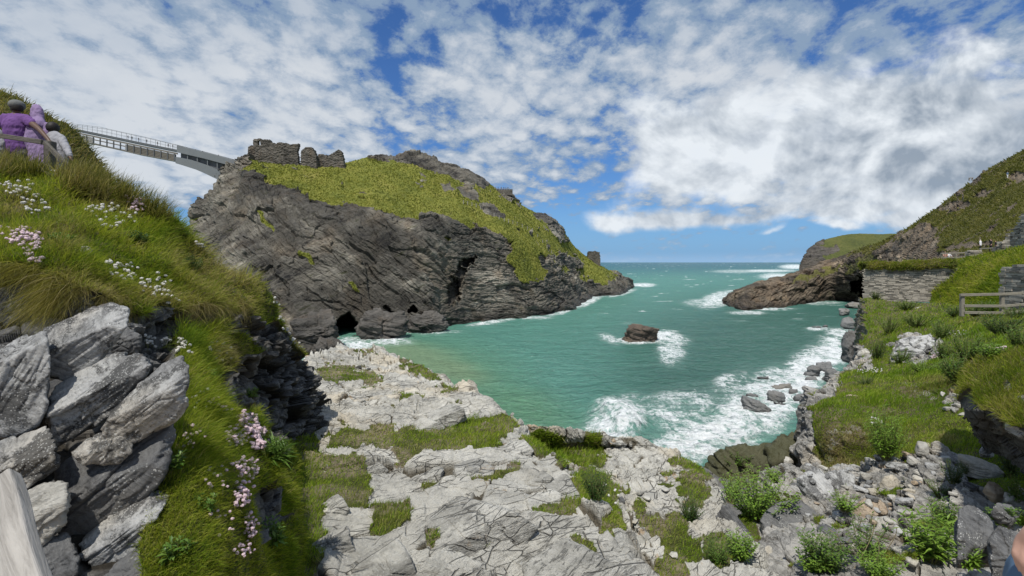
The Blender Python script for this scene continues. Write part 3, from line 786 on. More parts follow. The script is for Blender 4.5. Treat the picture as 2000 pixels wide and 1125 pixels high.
def gully():
    rows = [[(1290,915,19),(1380,915,19),(1460,915,19),(1540,915,18.5),(1620,915,18)],
            [(1300,950,15.5),(1380,950,15.5),(1460,950,15.2),(1540,950,14.5),(1620,950,14)],
            [(1320,1030,12.4),(1390,1030,12.4),(1470,1030,12.2),(1560,1030,11.5),(1640,1030,11)],
            [(1350,1130,10.4),(1420,1130,10.3),(1500,1130,10),(1600,1130,9.5),(1660,1130,9)],
            [(1380,1280,8.6),(1450,1280,8.5),(1530,1280,8.3),(1620,1280,8),(1680,1280,7.6)]]
    rows = addrows(rows, [(1.5, -4), (5, None)], first=True)
    v, tu, tv = loft(rows, 180, 200)
    nu, nv = v.shape[:2]
    p = v.reshape(-1, 3); n = outn(v).reshape(-1, 3)
    h, ck = rock_floor(p, 60, 95, .9)
    p = p + n * h[:, None]
    g = sstep(-.1, .2, fbm(p / .8, 4, 97))
    return finish('gully_floor', p.reshape(nu, nv, 3), M['slope'], g, None, ck)
gully()
def right_ground():
    R = [
     [(1694,584,52),(1750,590,50),(1830,594,45),(1900,602,34),(2000,612,28),(2130,622,24)],
     [(1697,606,42),(1752,612,38),(1830,618,32),(1900,624,26),(2000,626,22),(2130,630,19)],
     [(1698,650,32),(1745,650,29),(1822,655,25),(1900,655,21),(2000,652,17),(2130,655,14)],
     [(1660,716,26),(1725,706,23),(1812,705,20),(1900,702,16),(2000,695,13),(2130,700,11)],
     [(1596,776,17.5),(1680,760,16.5),(1770,752,15.5),(1870,748,14),(1940,745,12.4),(2130,760,10.5)],
     [(1582,803,15.2),(1650,812,14),(1750,816,13),(1850,810,11.8),(1930,805,11),(2130,820,9.5)],
     [(1590,845,14.2),(1640,850,13.2),(1740,850,12.3),(1845,845,11.2),(1930,840,10.4),(2130,850,9)],
     [(1602,908,13.6),(1645,912,12.8),(1720,905,11.7),(1815,880,10.6),(1920,878,9.8),(2130,890,8.4)],
     [(1502,925,12.2),(1590,945,11.4),(1700,940,10.3),(1800,920,9.5),(1915,920,8.9),(2130,930,7.8)],
     [(1500,975,10.6),(1595,985,9.8),(1700,985,9.1),(1800,985,8.5),(1910,970,8),(2130,980,7)],
     [(1486,1052,8.7),(1595,1052,8),(1700,1052,7.5),(1800,1052,7.1),(1910,1050,6.7),(2130,1050,6)],
     [(1490,1135,7.3),(1600,1135,6.7),(1700,1135,6.3),(1800,1135,6),(1910,1135,5.7),(2130,1135,5.2)],
     [(1500,1270,6.1),(1600,1270,5.6),(1700,1270,5.3),(1800,1270,5.1),(1910,1270,4.9),(2130,1270,4.6)],
     [(1520,1450,5.2),(1600,1450,4.9),(1700,1450,4.6),(1800,1450,4.4),(1910,1450,4.3),(2130,1450,4.1)]]
    rows = []
    for i, r in enumerate(R):
        w = P(*r[0])
        fall = -w[2] - 3 if i < 8 else -5
        rows.append([tuple(w2p(w + np.array([-2.2 if i < 4 else -1.2, .8, fall]))), tuple(w2p(w + np.array([-1.0 if i < 4 else -.5, .4, fall * .45]))), tuple(w2p(w + np.array([-.25, .1, -.8])))] + r)
    rows = addrows(rows, [(4, -3)], first=True)
    v, tu, tv = loft(rows, 640, 520, wu=[.3, .5, .8, 1, 1, .8, .6, .9, .8, 1, 1.2, 1.2, .9, .7], wv=[.5, .45, .25, 1, 1, 1, 1, .8])
    nu, nv = v.shape[:2]
    p = v.reshape(-1, 3); n = outn(v).reshape(-1, 3); px, py = proj(p)
    wx, wy = px + fbm(p / 1.2, 4, 101) * 20, py + fbm(p / 1.2, 4, 102) * 16
    g = np.ones(len(p))
    RB = [[(1490,900),(1540,870),(1590,890),(1610,916),(1690,916),(1775,893),(1830,868),(1868,890),(1895,960),(2000,960),(2100,1300),(1480,1300),(1480,960)],
          [(1735,672),(1780,650),(1835,668),(1840,698),(1800,716),(1742,708)], [(1640,730),(1650,680),(1700,680),(1705,720)], [(1838,775),(1868,752),(1895,790),(1900,830),(1860,800)], [(1585,690),(1650,690),(1640,760),(1575,800)], [(1560,790),(1590,800),(1585,905),(1540,905)]]
    for q in RB: g[inpoly(wx, wy, q)] = 0
    g[(ell(wx, wy, [(1625,868,22,34),(1665,846,26,16),(1790,760,40,9,20)]) > .5)] = .55
    fine = fbm(p / .7, 4, 103)
    g = np.where((g < .3) & (fine > .22), .8, g)
    gs = sstep(.2, .8, g)
    h, ck = rock_floor(p, 38, 110, .8)
    left = sstep(1730, 1690, px) * (py < 730)
    hc = cliffdisp(p, 70, .35, 112)
    h = h * (1 - gs) + (.25 * fbm(p / 2, 3, 104) + .12 * fbm(p / .6, 3, 105)) * gs
    steep = 1 - sstep(.35, .6, np.abs(n[:, 2]))
    h = h * (1 - steep * (tv[None, :] < 3).repeat(nu, 0).ravel()) + hc * steep * (tv[None, :] < 3).repeat(nu, 0).ravel()
    p = p + n * h[:, None]
    p = p * gs[:, None] + roughen(p.reshape(nu, nv, 3), .06, 38, .6, .12, 113) * (1 - gs)[:, None]
    wet = np.maximum(1 - sstep(.5, 4, p[:, 2]), .55 * steep * (px < 1720) * (py < 760))
    g = np.where((tv[None, :] < 2.6).repeat(nu, 0).ravel(), np.where(p[:, 2] > 12, g * .5, 0), g)
    return finish('ground', p.reshape(nu, nv, 3), M['right'], g, wet, ck * (1 - gs))
right_ground()
def bank():
    R = [[(1760,512,84),(1840,512,72),(1890,504,66),(1940,496,60),(2000,486,54),(2150,470,46)],
         [(1800,520,62),(1850,520,58),(1890,512,52),(1940,504,47),(2000,490,41),(2150,478,36)],
         [(1826,545,56),(1862,545,50),(1900,540,43),(1945,530,37),(2000,520,32),(2150,505,28)],
         [(1822,572,52),(1860,572,46),(1900,572,38),(1945,565,33),(2000,560,29),(2150,555,25)],
         [(1815,600,48),(1862,604,40),(1905,608,33),(1950,610,29),(2000,614,26),(2150,625,23)],
         [(1810,640,44),(1862,645,36),(1905,650,30),(1950,655,27),(2000,660,24),(2150,670,21)]]
    v, tu, tv = loft(R, 160, 200)
    nu, nv = v.shape[:2]
    p = v.reshape(-1, 3); n = outn(v).reshape(-1, 3)
    p = p + n * (.35 * fbm(p / 3, 4, 121) + .15 * fbm(p / .8, 3, 122))[:, None]
    return finish('turf_bank', p.reshape(nu, nv, 3), M['bank'], np.ones(len(p)))
bank()
def shelf():
    """grassy shelf with broken edge, close on the right"""
    R = [[(1912,700,9.6),(1960,688,9),(2020,680,8.4),(2200,670,7.6)],
         [(1912,735,8.4),(1960,730,7.9),(2020,722,7.4),(2200,715,6.6)],
         [(1922,775,7.5),(1965,778,7),(2020,785,6.5),(2200,800,5.7)],
         [(1936,806,7.0),(1972,825,6.5),(2020,850,6.0),(2200,890,5.2)],
         [(1948,842,7.5),(1988,862,7.1),(2028,886,6.7),(2200,930,6.0)],
         [(1958,892,8.2),(1992,912,7.8),(2032,942,7.4),(2200,990,6.6)]]
    rows = []
    for i, r in enumerate(R):
        w = P(*r[0]); k = 1.0 if i < 3 else .3
        rows.append([tuple(w2p(w + np.array([.2, .6, -.5 * k]))), tuple(w2p(w + np.array([.03, .25, -.18 * k])))] + r)
    rows = addrows(rows, [(.6, -.8)], first=True)
    v, tu, tv = loft(rows, 240, 170, wv=[.4, .3, 1, 1, 1])
    nu, nv = v.shape[:2]
    p = v.reshape(-1, 3); n = outn(v).reshape(-1, 3); px, py = proj(p)
    g = (np.repeat(tu, nv) + .35 * fbm(p / .5, 4, 131) < 3.9).astype(float)
    g[(np.tile(tv, nu) < 1.2) & (np.repeat(tu, nv) > 2.2)] = .2
    g[ell(px + 12 * fbm(p / .4, 3, 133), py, [(1968,752,8,12),(1995,775,16,6,40)]) > .5] = 0
    gs = sstep(.2, .8, g)
    h, ck = rock_floor(p, 30, 135, .5)
    h = np.where(np.repeat(tu, nv) > 3.6, cliffdisp(p, 20, .07, 137), h)
    p = p + n * (h * (1 - gs) * .8 + .08 * fbm(p / .5, 3, 134) * gs)[:, None]
    return finish('grassy_shelf', p.reshape(nu, nv, 3), M['slope'], g, (.55 * (np.tile(tv, nu) < 1.9)), ck * (1 - gs), math.radians(30))  # wet value here only darkens the skirt columns on the shelf's left side
shelf()
def beach():
    x0, x1, y0, y1 = -64., -26., 88., 150.
    nx, ny = 120, 160
    X, Y = np.meshgrid(np.linspace(x0, x1, nx), np.linspace(y0, y1, ny))
    Z = .35 - .02 * (X + 45) - .012 * np.abs(Y - 112) + .12 * pn(np.stack([X / 5, Y / 5, X * 0], -1).reshape(-1, 3), 3).reshape(ny, nx)
    Z -= sstep(-40, -31, X) * .9
    v = np.stack([X, Y, Z], -1)
    o = mesh_np('beach', v.reshape(-1, 3), gridfaces(ny, nx), M['sand']); tag(o, kind='structure')
beach()
# ---------------------------------------------------------------- sea
def sea():
    pxs = np.concatenate([np.linspace(-1500, -60, 60), np.linspace(-50, 2050, 760)[0:], np.linspace(2080, 3400, 50)])
    pys = HY + np.concatenate([np.geomspace(.5, 8, 40), np.linspace(8.4, 520, 560)[0:]])
    PX, PY = np.meshgrid(pxs, pys)
    d = CZ * F / (PY - HY)
    v = np.stack([(PX - 1000) / F * d, d, d * 0], -1)
    nu, nv = PX.shape
    p = v.reshape(-1, 3); px, py = PX.ravel(), PY.ravel()
    fl = [(1400,855,125,42,-10,1.0),(1490,795,125,58,-30,.95),(1575,732,75,42,-40,1.0),(1625,690,34,34,0,1.0),(1205,832,72,48,-30,1.0),(1330,800,110,40,-10,.62),(1300,662,46,16,10,.85),(1240,667,44,7,0,.9),
          (1312,690,30,30,0,.6),(1190,664,26,10,20,.6),(1405,585,46,15,-15,.9),(1372,592,40,8,0,.6),(1520,540,40,7,0,.85),(1500,529,60,3,0,.8),(1550,521,30,5,0,.9),(1256,557,26,4,0,.95),(1215,573,30,5,-15,.7),(1150,588,40,8,-25,.8),(1100,608,40,6,-18,.75),
          (690,676,42,15,0,1.0),(745,668,62,11,0,.72),(630,706,34,14,0,1.1),(840,650,60,5,0,.6),(1345,885,70,28,0,1.1),(960,631,50,4,-8,.7),(1040,622,40,4,0,.6),(1500,604,60,4,0,.7),(1460,612,40,4,0,.7),(1600,592,50,4,0,.5),(1420,760,60,30,-30,.5),(1640,655,30,14,0,.8),(1600,643,30,5,0,.6),(1440,530,60,4,0,.5)]
    foam = np.zeros(len(p))
    wb = 10 * fbm(p / 6, 3, 200); wc = 8 * fbm(p / 6, 3, 201)
    for cx, cy, rx, ry, a, s in fl:
        e = ell(px + wb * np.clip(ry / 20, .2, 1), py + wc * np.clip(ry / 20, .1, 1), [(cx, cy, rx, ry, a)])
        foam = np.maximum(foam, s * sstep(.05, 1.15, e))
    caps = sstep(.28, .44, fbm(np.stack([p[:, 0] / 15, p[:, 1] / 8, p[:, 2]], 1), 3, 203)) * sstep(690, 560, py) * sstep(900, 1000, px)
    foam = np.maximum(foam, .62 * caps)
    swell = fbm(np.stack([p[:, 0] / 14 + p[:, 1] / 60, p[:, 1] / 7, p[:, 2]], 1), 3, 205)
    chop = ridged(np.stack([p[:, 0] / 4.5, p[:, 1] / 2.4, p[:, 2]], 1), 3, 206)
    h = .55 * swell + .30 * chop * (p[:, 1] < 900)
    crest = np.exp(-(((px - 1215) * .8 + (py - 832) * .6) / 60) ** 2 - ((-(px - 1215) * .6 + (py - 832) * .8) / 30) ** 2)
    h += crest * (1.7 + .9 * fbm(p / 1.5, 4, 207)) + np.clip(foam, 0, 1) * (.35 * ridged(p / 2.0, 4, 208) + .2) * (p[:, 1] < 220)
    p = p.copy(); p[:, 2] = h * np.clip(1500 / np.maximum(p[:, 1], 1), 0, 1)
    shal = np.clip(sstep(.0, 1.3, ell(px, py, [(850,730,190,75,12),(780,690,120,36,0),(1000,800,160,60,20)])), 0, 1)
    sand = sstep(.1, 1.2, ell(px, py, [(800,695,110,28,8),(870,720,90,26,15)]))
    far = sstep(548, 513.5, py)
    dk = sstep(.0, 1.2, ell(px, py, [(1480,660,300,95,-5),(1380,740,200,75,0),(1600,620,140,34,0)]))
    m, t = newmat('sea_water')
    q = t.pos()
    deep = t.mix(t.noise(q, .03, 4, .6), (.085, .235, .185), (.12, .295, .235))
    c = t.mix(t.attr('shallow'), deep, (.125, .275, .17))
    c = t.mix(t.m('MULTIPLY', t.attr('sandy'), .42), c, (.30, .34, .19))
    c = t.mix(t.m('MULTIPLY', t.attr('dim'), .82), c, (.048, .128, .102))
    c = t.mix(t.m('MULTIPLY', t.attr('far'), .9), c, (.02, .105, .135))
    cloudy = t.mr(t.noise(t.map(q, scale=(1, .35, 1)), .012, 3), .42, .6)
    fo = t.attr('foam')
    qs = t.map(q, scale=(1, .75, 1))
    wrp = t.vm('ADD', qs, t.vm('SCALE', t.n('ShaderNodeTexNoise', {'Vector': qs, 'Scale': .35, 'Detail': 3}).outputs['Color'], scale=2.2))
    def vein(sc, k, det):
        return t.m('SUBTRACT', 1.0, t.m('MINIMUM', t.m('MULTIPLY', t.m('ABSOLUTE', t.m('SUBTRACT', t.noise(wrp, sc, det, .6), .5)), k), 1.0))
    ls = t.m('ADD', t.m('ADD', t.m('MULTIPLY', vein(.22, 7.0, 4), .34), t.m('MULTIPLY', vein(.62, 6.0, 4), .38)), t.m('MULTIPLY', vein(1.9, 5.0, 3), .28))
    big = t.m('MULTIPLY', t.m('SUBTRACT', t.noise(wrp, .16, 3, .5), .5), .8)
    val = t.m('ADD', t.m('ADD', fo, big), t.m('MULTIPLY', t.m('SUBTRACT', ls, .50), 2.0))
    ff = t.m('MULTIPLY', t.mr(val, .45, 1.6), t.mr(fo, .10, .45))
    c = t.mix(t.m('MULTIPLY', fo, .62), c, (.30, .44, .39))
    c = t.mix(ff, c, (.84, .87, .87))
    hb = t.m('ADD', t.noise(t.map(q, scale=(.8, 1.5, 1)), .9, 7, .68, .6), t.m('MULTIPLY', t.noise(t.map(q, scale=(.6, 1.3, 1)), .16, 5, .6, .5), 3.0))
    nrm = t.bump(hb, 1.0, .9)
    df = t.n('ShaderNodeBsdfDiffuse', {'Color': c, 'Normal': nrm})
    gl = t.n('ShaderNodeBsdfGlossy', {'Roughness': .10, 'Normal': nrm})
    # a ruffled sea never mirrors as much at low angles as a flat pane does
    fr = t.m('MULTIPLY', t.m('MINIMUM', t.n('ShaderNodeFresnel', {'IOR': 1.33, 'Normal': nrm}).outputs[0], .42), t.m('SUBTRACT', 1.0, t.m('MULTIPLY', ff, .85)))
    mx = t.n('ShaderNodeMixShader', {0: fr, 1: df.outputs[0], 2: gl.outputs[0]})
    t.n('ShaderNodeOutputMaterial', {'Surface': mx.outputs[0]})
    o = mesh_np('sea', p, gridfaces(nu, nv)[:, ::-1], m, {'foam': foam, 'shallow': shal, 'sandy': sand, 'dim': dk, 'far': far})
    tag(o, kind='structure')
    # ground the eye can never reach below is the sea bed far outside: one more sheet behind the viewer
    v = np.array([[-3000, -3000, -4], [3000, -3000, -4], [3000, 42, -4], [-3000, 42, -4]], float)
    o = mesh_np('sea_bed', v, np.array([[0, 1, 2, 3]]), M['sand']); tag(o, kind='structure')
sea()

# ---------------------------------------------------------------- sky, sun, camera
SUN = np.array([-.17, -.46, .87]); SUN = SUN / np.linalg.norm(SUN)
def sky():
    w = bpy.data.worlds.new('World'); SC.world = w; w.use_nodes = True
    t = NT(w.node_tree)
    el, az = math.asin(SUN[2]), math.atan2(SUN[0], SUN[1])
    s = t.n('ShaderNodeTexSky', sky_type='NISHITA', sun_disc=False, sun_elevation=el, sun_rotation=az, air_density=1.0, dust_density=.6, ozone_density=2.2)
    D = t.n('ShaderNodeTexCoord').outputs['Generated']
    sep = t.n('ShaderNodeSeparateXYZ', {0: D})
    x, y, z = sep.outputs
    zz = t.m('ADD', t.m('MAXIMUM', z, 0.0), .30)
    uv = t.n('ShaderNodeCombineXYZ', {0: t.m('DIVIDE', x, zz), 1: t.m('DIVIDE', y, zz), 2: 0.0}).outputs[0]
    h = t.m('SQRT', t.m('ADD', t.m('MULTIPLY', x, x), t.m('MULTIPLY', y, y)))
    el_ = t.m('DIVIDE', z, t.m('MAXIMUM', t.m('ABSOLUTE', y), .15))       # rise over distance towards the sea
    a_ = t.m('DIVIDE', x, t.m('MAXIMUM', t.m('ABSOLUTE', y), .15))
    ae = t.n('ShaderNodeCombineXYZ', {0: a_, 1: el_, 2: 0.0}).outputs[0]
    warp = t.vm('SCALE', t.vm('SUBTRACT', t.n('ShaderNodeTexNoise', {'Vector': ae, 'Scale': 3.0, 'Detail': 4}).outputs['Color'], (.5, .5, .5)), scale=.16)
    aw = t.n('ShaderNodeSeparateXYZ', {0: t.vm('ADD', ae, warp)}).outputs
    def blob(px, py, rx, ry):
        dx = t.m('MULTIPLY', t.m('SUBTRACT', aw[0], (px - 1000) / 1000), 1000 / rx)
        dy = t.m('MULTIPLY', t.m('SUBTRACT', aw[1], (HY - py) / 1000), 1000 / ry)
        return t.m('EXPONENT', t.m('MULTIPLY', t.m('ADD', t.m('MULTIPLY', dx, dx), t.m('MULTIPLY', dy, dy)), -1.0))
    def total(lst):
        o = None
        for b in lst:
            v = t.m('MULTIPLY', blob(*b[:4]), b[4])
            o = v if o is None else t.m('ADD', o, v)
        return o
    # thin dappled high cloud
    uvr = t.map(uv, rot=(0, 0, -28), scale=(1.0, .85, 1))
    uvw = t.vm('ADD', uvr, t.vm('SCALE', t.vm('SUBTRACT', t.n('ShaderNodeTexNoise', {'Vector': uvr, 'Scale': 7.0, 'Detail': 5, 'Roughness': .6}).outputs['Color'], (.5, .5, .5)), scale=.10))
    cell = t.n('ShaderNodeTexVoronoi', {'Vector': uvw, 'Scale': 14.0, 'Smoothness': .5, 'Randomness': 1.0}, feature='SMOOTH_F1').outputs['Distance']
    n1 = t.m('ADD', t.m('MULTIPLY', t.noise(uvr, 9.0, 9, .68, .2), .68), t.m('MULTIPLY', t.m('SUBTRACT', .95, cell), .32))
    n2 = t.noise(uvr, 1.9, 4, .55, .2); n3 = t.noise(uvw, 30, 5, .65)
    cov = t.m('ADD', t.m('MULTIPLY', t.m('SUBTRACT', n1, .5), 3.0), t.m('MULTIPLY', t.m('SUBTRACT', n2, .5), 1.9))
    cov = t.m('ADD', cov, t.m('MULTIPLY', t.m('SUBTRACT', n3, .5), .7))
    bias = total([(1000,230,200,90,.16),(560,350,220,60,.14),(1450,120,160,90,.16),(180,150,420,260,.62),(620,230,240,110,.16),(60,330,420,150,.26),(1350,130,300,200,.06),(755,130,70,80,-.55),(620,60,200,90,.3),(1000,110,200,110,.22),(1350,60,300,80,.16),(1130,370,170,120,-.16),(900,60,260,70,-.06),(1640,30,160,70,-.10),(1330,476,700,50,-.45),(360,415,150,44,-.5),(1800,200,300,140,.2),(1180,60,120,60,-.10),(870,200,60,50,.1)])
    cov = t.m('ADD', t.m('ADD', cov, bias), .22)
    thin = t.mr(cov, -.24, .30)
    # heaped cloud low over the sea
    nb = t.noise(t.map(ae, scale=(1, 1.25, 1)), 5.2, 9, .56, .25)
    nb2 = t.noise(t.map(ae, scale=(1, 1.25, 1), loc=(.02, -.03, 0)), 5.2, 5, .56, .25)
    hb = total([(1400,320,210,85,.75),(1700,320,260,100,.75),(1290,300,90,80,.55),(1560,230,260,90,.5),(1900,300,240,150,.8),(1165,450,55,26,.72),(1260,425,150,26,.5),(1500,425,260,22,.5),(1520,462,40,9,.5),(1640,449,34,9,.4),(1800,120,220,90,.5),(1240,215,60,40,.3)])
    heap_v = t.m('ADD', t.m('ADD', hb, t.m('MULTIPLY', t.m('SUBTRACT', nb, .5), 1.7)), t.m('MULTIPLY', t.m('SUBTRACT', n1, .5), .22))
    heap = t.mr(heap_v, .34, .86)
    core = t.mr(heap_v, .5, 1.4)
    light = t.m('MULTIPLY', t.m('SUBTRACT', nb, nb2), 3.4)
    grey = total([(1450,270,60,30,.22),(1620,260,120,24,.3),(1330,340,70,24,.22),(1760,290,90,24,.3),(1560,408,300,34,.55),(1950,230,260,120,.62),(1980,330,120,90,.35),(1330,398,120,22,.28),(1780,335,200,34,.32),(1620,345,120,26,.2),(1880,60,220,90,.45),(1700,180,120,40,.2)])
    lum = t.m('SUBTRACT', t.m('ADD', .86, light), t.m('MULTIPLY', grey, t.m('ADD', .34, t.m('MULTIPLY', core, .3))))
    lum = t.m('MAXIMUM', t.m('MINIMUM', lum, 1.0), .22)
    K = 10.0                                     # the world is shown at strength 0.1
    cl_heap = t.mix(lum, (.12 * K, .175 * K, .25 * K), (.67 * K, .71 * K, .75 * K))
    tl = t.m('ADD', t.mr(cov, -.1, 1.0), t.m('MULTIPLY', t.m('SUBTRACT', t.noise(uvr, 4.2, 5, .6), .5), -.9))
    dark_l = total([(1000,-40,1300,110,.42),(1000,300,120,80,.1),(120,60,200,100,.25),(700,60,120,60,.3),(500,100,200,60,.15),(1750,90,260,90,.4),(60,260,120,80,.1)])
    tl = t.m('SUBTRACT', tl, dark_l, clamp=True)
    cl_thin = t.mix(tl, (.22 * K, .30 * K, .41 * K), (.56 * K, .59 * K, .62 * K))
    blue = t.mix(1.0, s.outputs[0], (.34, .56, .88), 'MULTIPLY')
    low = t.mr(z, .0, .16)
    blue = t.mix(low, t.mix(.55, blue, (.17 * K, .36 * K, .66 * K)), blue)
    c = t.mix(t.m('MULTIPLY', thin, t.mr(z, .0, .10, .25, .93)), blue, cl_thin)
    c = t.mix(t.m('MULTIPLY', heap, .97), c, cl_heap)
    c = t.mix(t.mr(z, .0, .022, .55, 0.0), c, (.30 * K, .46 * K, .66 * K))
    bg = t.n('ShaderNodeBackground', {'Color': c, 'Strength': .1})
    t.n('ShaderNodeOutputWorld', {'Surface': bg.outputs[0]})
    w.cycles.sampling_method = 'MANUAL'; w.cycles.sample_map_resolution = 512
    L = bpy.data.lights.new('sun', 'SUN'); L.energy = 3.6; L.angle = math.radians(.5); L.color = (1, .955, .88)
    o = bpy.data.objects.new('sun', L); COL.objects.link(o)
    o.rotation_euler = Vector((-SUN[0], -SUN[1], -SUN[2])).to_track_quat('-Z', 'Y').to_euler()
sky()
cd = bpy.data.cameras.new('camera'); cam = bpy.data.objects.new('camera', cd); COL.objects.link(cam)
cam.location = (0, 0, CZ); cam.rotation_euler = (math.radians(90), 0, 0)
cd.sensor_width = 36; cd.lens = 18.0; cd.shift_y = -(562.5 - HY) / 2000; cd.clip_start = .05; cd.clip_end = 100000
SC.camera = cam
SC.view_settings.view_transform = 'Standard'; SC.view_settings.look = 'None'; SC.view_settings.exposure = 0.3; SC.view_settings.gamma = 1
SC.cycles.max_bounces = 6; SC.cycles.diffuse_bounces = 2; SC.cycles.glossy_bounces = 2; SC.cycles.transmission_bounces = 3; SC.cycles.transparent_max_bounces = 4
SC.cycles.use_denoising = True
# ---------------------------------------------------------------- loose rocks
def _ico(sub):
    bm = bmesh.new(); bmesh.ops.create_icosphere(bm, subdivisions=sub, radius=1.0)
    v = np.array([x.co[:] for x in bm.verts]); f = np.array([[q.index for q in x.verts] for x in bm.faces])
    bm.free(); return nz(v), f
ICO = {}
def ico(s):
    if s not in ICO: ICO[s] = _ico(s)
    return ICO[s]
_DG = None
def refresh():
    global _DG
    bpy.context.view_layer.update(); _DG = bpy.context.evaluated_depsgraph_get()
def hit(px, py, far=2000):
    o = Vector((0, 0, CZ)); d = (Vector([float(x) for x in P(px, py, 1.0)]) - o).normalized()
    ok, loc, nrm, idx, ob, mx = SC.ray_cast(_DG, o, d, distance=far)
    if not ok: return None
    nrm = np.array(nrm)
    if nrm @ np.array(d) > 0: nrm = -nrm
    return np.array(loc), nrm, ob.name
def hull2(pts):
    pts = sorted(set(map(tuple, pts)))
    cr = lambda o, a, b: (a[0] - o[0]) * (b[1] - o[1]) - (a[1] - o[1]) * (b[0] - o[0])
    lo, up = [], []
    for q in pts:
        while len(lo) > 1 and cr(lo[-2], lo[-1], q) <= 0: lo.pop()
        lo.append(q)
    for q in reversed(pts):
        while len(up) > 1 and cr(up[-2], up[-1], q) <= 0: up.pop()
        up.append(q)
    return lo[:-1] + up[:-1]
def rockshape(N, H, size, seed, sub, ang, lam, rough, pw=16, where=(0, 0, 0)):
    D, f = ico(sub)
    a = np.maximum(D @ np.array(N).T / np.array(H), 0)
    r = (a ** pw).sum(1) ** (-1 / pw)
    p = D * r[:, None]
    q = p + np.asarray(where) * .0 + seed * 3.1
    d = size * (rough * .9 * fbm(q / size * .9, 4, seed) + rough * .5 * ridged(q / size * 1.3, 3, seed + 1) - rough * .3)
    s = strata_q(q, ang, size * 1.6, lam)
    d += lam * .55 * ridged(s, 3, seed + 2)
    f1, f2, rr, off = voro(s * np.array([1.1, 1.1, .45]), seed + 3)
    d += (rr[:, 0] - .5) * lam * .9 - lam * .35 * (1 - sstep(0, .1, f2 - f1)) * (rough > .03)
    return p + D * d[:, None], f
def rock(outline, d, label, mat='boulder', front=((.2, -.55, .8, .55), (.3, -.95, -.1, .75)), seed=1, sub=5, ang=-38, lam=.03, rough=.045, group=None, cat='boulder', name='boulder', back=.8, pw=60, cliffy=0):
    o2 = hull2(outline)
    pts = [P(x, y, d) for x, y in o2]
    c = P(sum(x for x, y in o2) / len(o2), sum(y for x, y in o2) / len(o2), d)
    cam0 = np.array([0, 0, CZ])
    N, H = [], []
    for i in range(len(pts)):
        a, b = pts[i] - cam0, pts[(i + 1) % len(pts)] - cam0
        n = nz(np.cross(a, b)); h = n @ (pts[i] - c)
        if h < 0: n, h = -n, -h
        N.append(n); H.append(max(h, .02))
    size = float(np.mean(H))
    rr = np.random.default_rng(seed + 50)
    for x, y, z, k in front:
        N.append(nz(np.array([x, y, z]))); H.append(k * size)
    N.append(np.array([0, 1., 0])); H.append(back * size)
    N.append(np.array([-.5, .8, .3])); H.append(back * size); N.append(np.array([.5, .8, -.3])); H.append(back * size)
    for k in range(7):      # broken corners
        N.append(nz(np.array([rr.normal(), -abs(rr.normal()) * .8, rr.normal()]))); H.append(size * rr.uniform(1.0, 1.45))
    p, f = rockshape(N, H, size, seed, sub, ang, lam, rough, pw, c)
    if cliffy: p = p + ico(sub)[0] * cliffdisp(p + c, ang, cliffy, seed)[:, None]
    me_o = mesh_np(name, p + c, f, M[mat], {'grass': np.zeros(len(p)), 'wet': np.zeros(len(p)), 'crack': np.zeros(len(p))})
    rebase(me_o)
    tag(me_o, label, cat, group)
    return me_o
def freerock(loc, size, label, mat, seed, flat=.6, rot=0.0, sub=3, group=None, cat='stone', name='stone', sink=.3, wetz=None, elong=1.4):
    r = np.random.default_rng(seed)
    N = nz(r.normal(size=(11, 3))); N = np.vstack([N, [[0, 0, 1], [0, 0, -1], [1, 0, 0], [-1, 0, 0], [0, 1, 0], [0, -1, 0]]])
    H = np.concatenate([r.uniform(.62, 1.0, 11), r.uniform(.75, 1.0, 6)])
    p, f = rockshape(N, H, 1.0, seed, sub, r.uniform(-40, 40), .08, .06, 40)
    p = p * np.array([elong, 1.0, flat]) * size * .5
    if size > 1.5: p = p + ico(sub)[0] * (cliffdisp(p + seed, 20, .13, seed))[:, None]
    c, s = math.cos(rot), math.sin(rot)
    tl = r.uniform(-.25, .25)
    p[:, 2] += p[:, 0] * tl
    p = np.stack([p[:, 0] * c - p[:, 1] * s, p[:, 0] * s + p[:, 1] * c, p[:, 2]], 1)
    lo = p[:, 2].min(); p[:, 2] -= lo + (p[:, 2].max() - lo) * sink
    wet = np.zeros(len(p)) if wetz is None else 1 - sstep(wetz * .3, wetz, p[:, 2] + float(loc[2]))
    o = mesh_np(name, p, f, M[mat], {'grass': np.zeros(len(p)), 'wet': wet, 'crack': np.zeros(len(p))})
    o.location = Vector([float(x) for x in loc])
    tag(o, label, cat, group)
    return o
G_L = 'big grey slabs stacked beside the steps'
UPL = (-.25, -.5, .83)
rock([(-60,660),(0,640),(40,620),(75,625),(92,650),(98,700),(92,790),(75,830),(20,856),(-60,850)], 2.85, 'tall upright grey slab at the picture edge with orange lichen at its upper corner', front=((*UPL, .55), (.55, -.8, .1, .5), (-.2, -.95, .2, .75)), ang=-72, seed=3, sub=6, group=G_L)
rock([(84,640),(100,620),(215,590),(250,605),(248,635),(205,690),(170,735),(130,742),(98,735),(95,690)], 3.15, 'topmost pale wedge of slate with a smooth bright upper face', front=((-.15, -.62, .78, .38), (.45, -.85, -.25, .62)), seed=4, sub=6, group=G_L, lam=.018, rough=.04)
rock([(92,800),(110,755),(190,698),(270,692),(298,712),(280,750),(240,795),(160,840),(110,875),(100,850)], 3.0, 'grooved slate block lying under the topmost pale wedge', front=((-.2, -.6, .78, .4), (.42, -.88, -.25, .6)), seed=5, sub=6, group=G_L, lam=.035)
rock([(180,860),(245,780),(305,725),(345,692),(365,710),(362,790),(340,820),(270,855),(225,882)], 2.85, 'long pale slab slanting down beside the thrift and grass', front=((-.2, -.62, .76, .45), (.4, -.9, -.2, .66)), seed=6, sub=6, group=G_L, lam=.025)
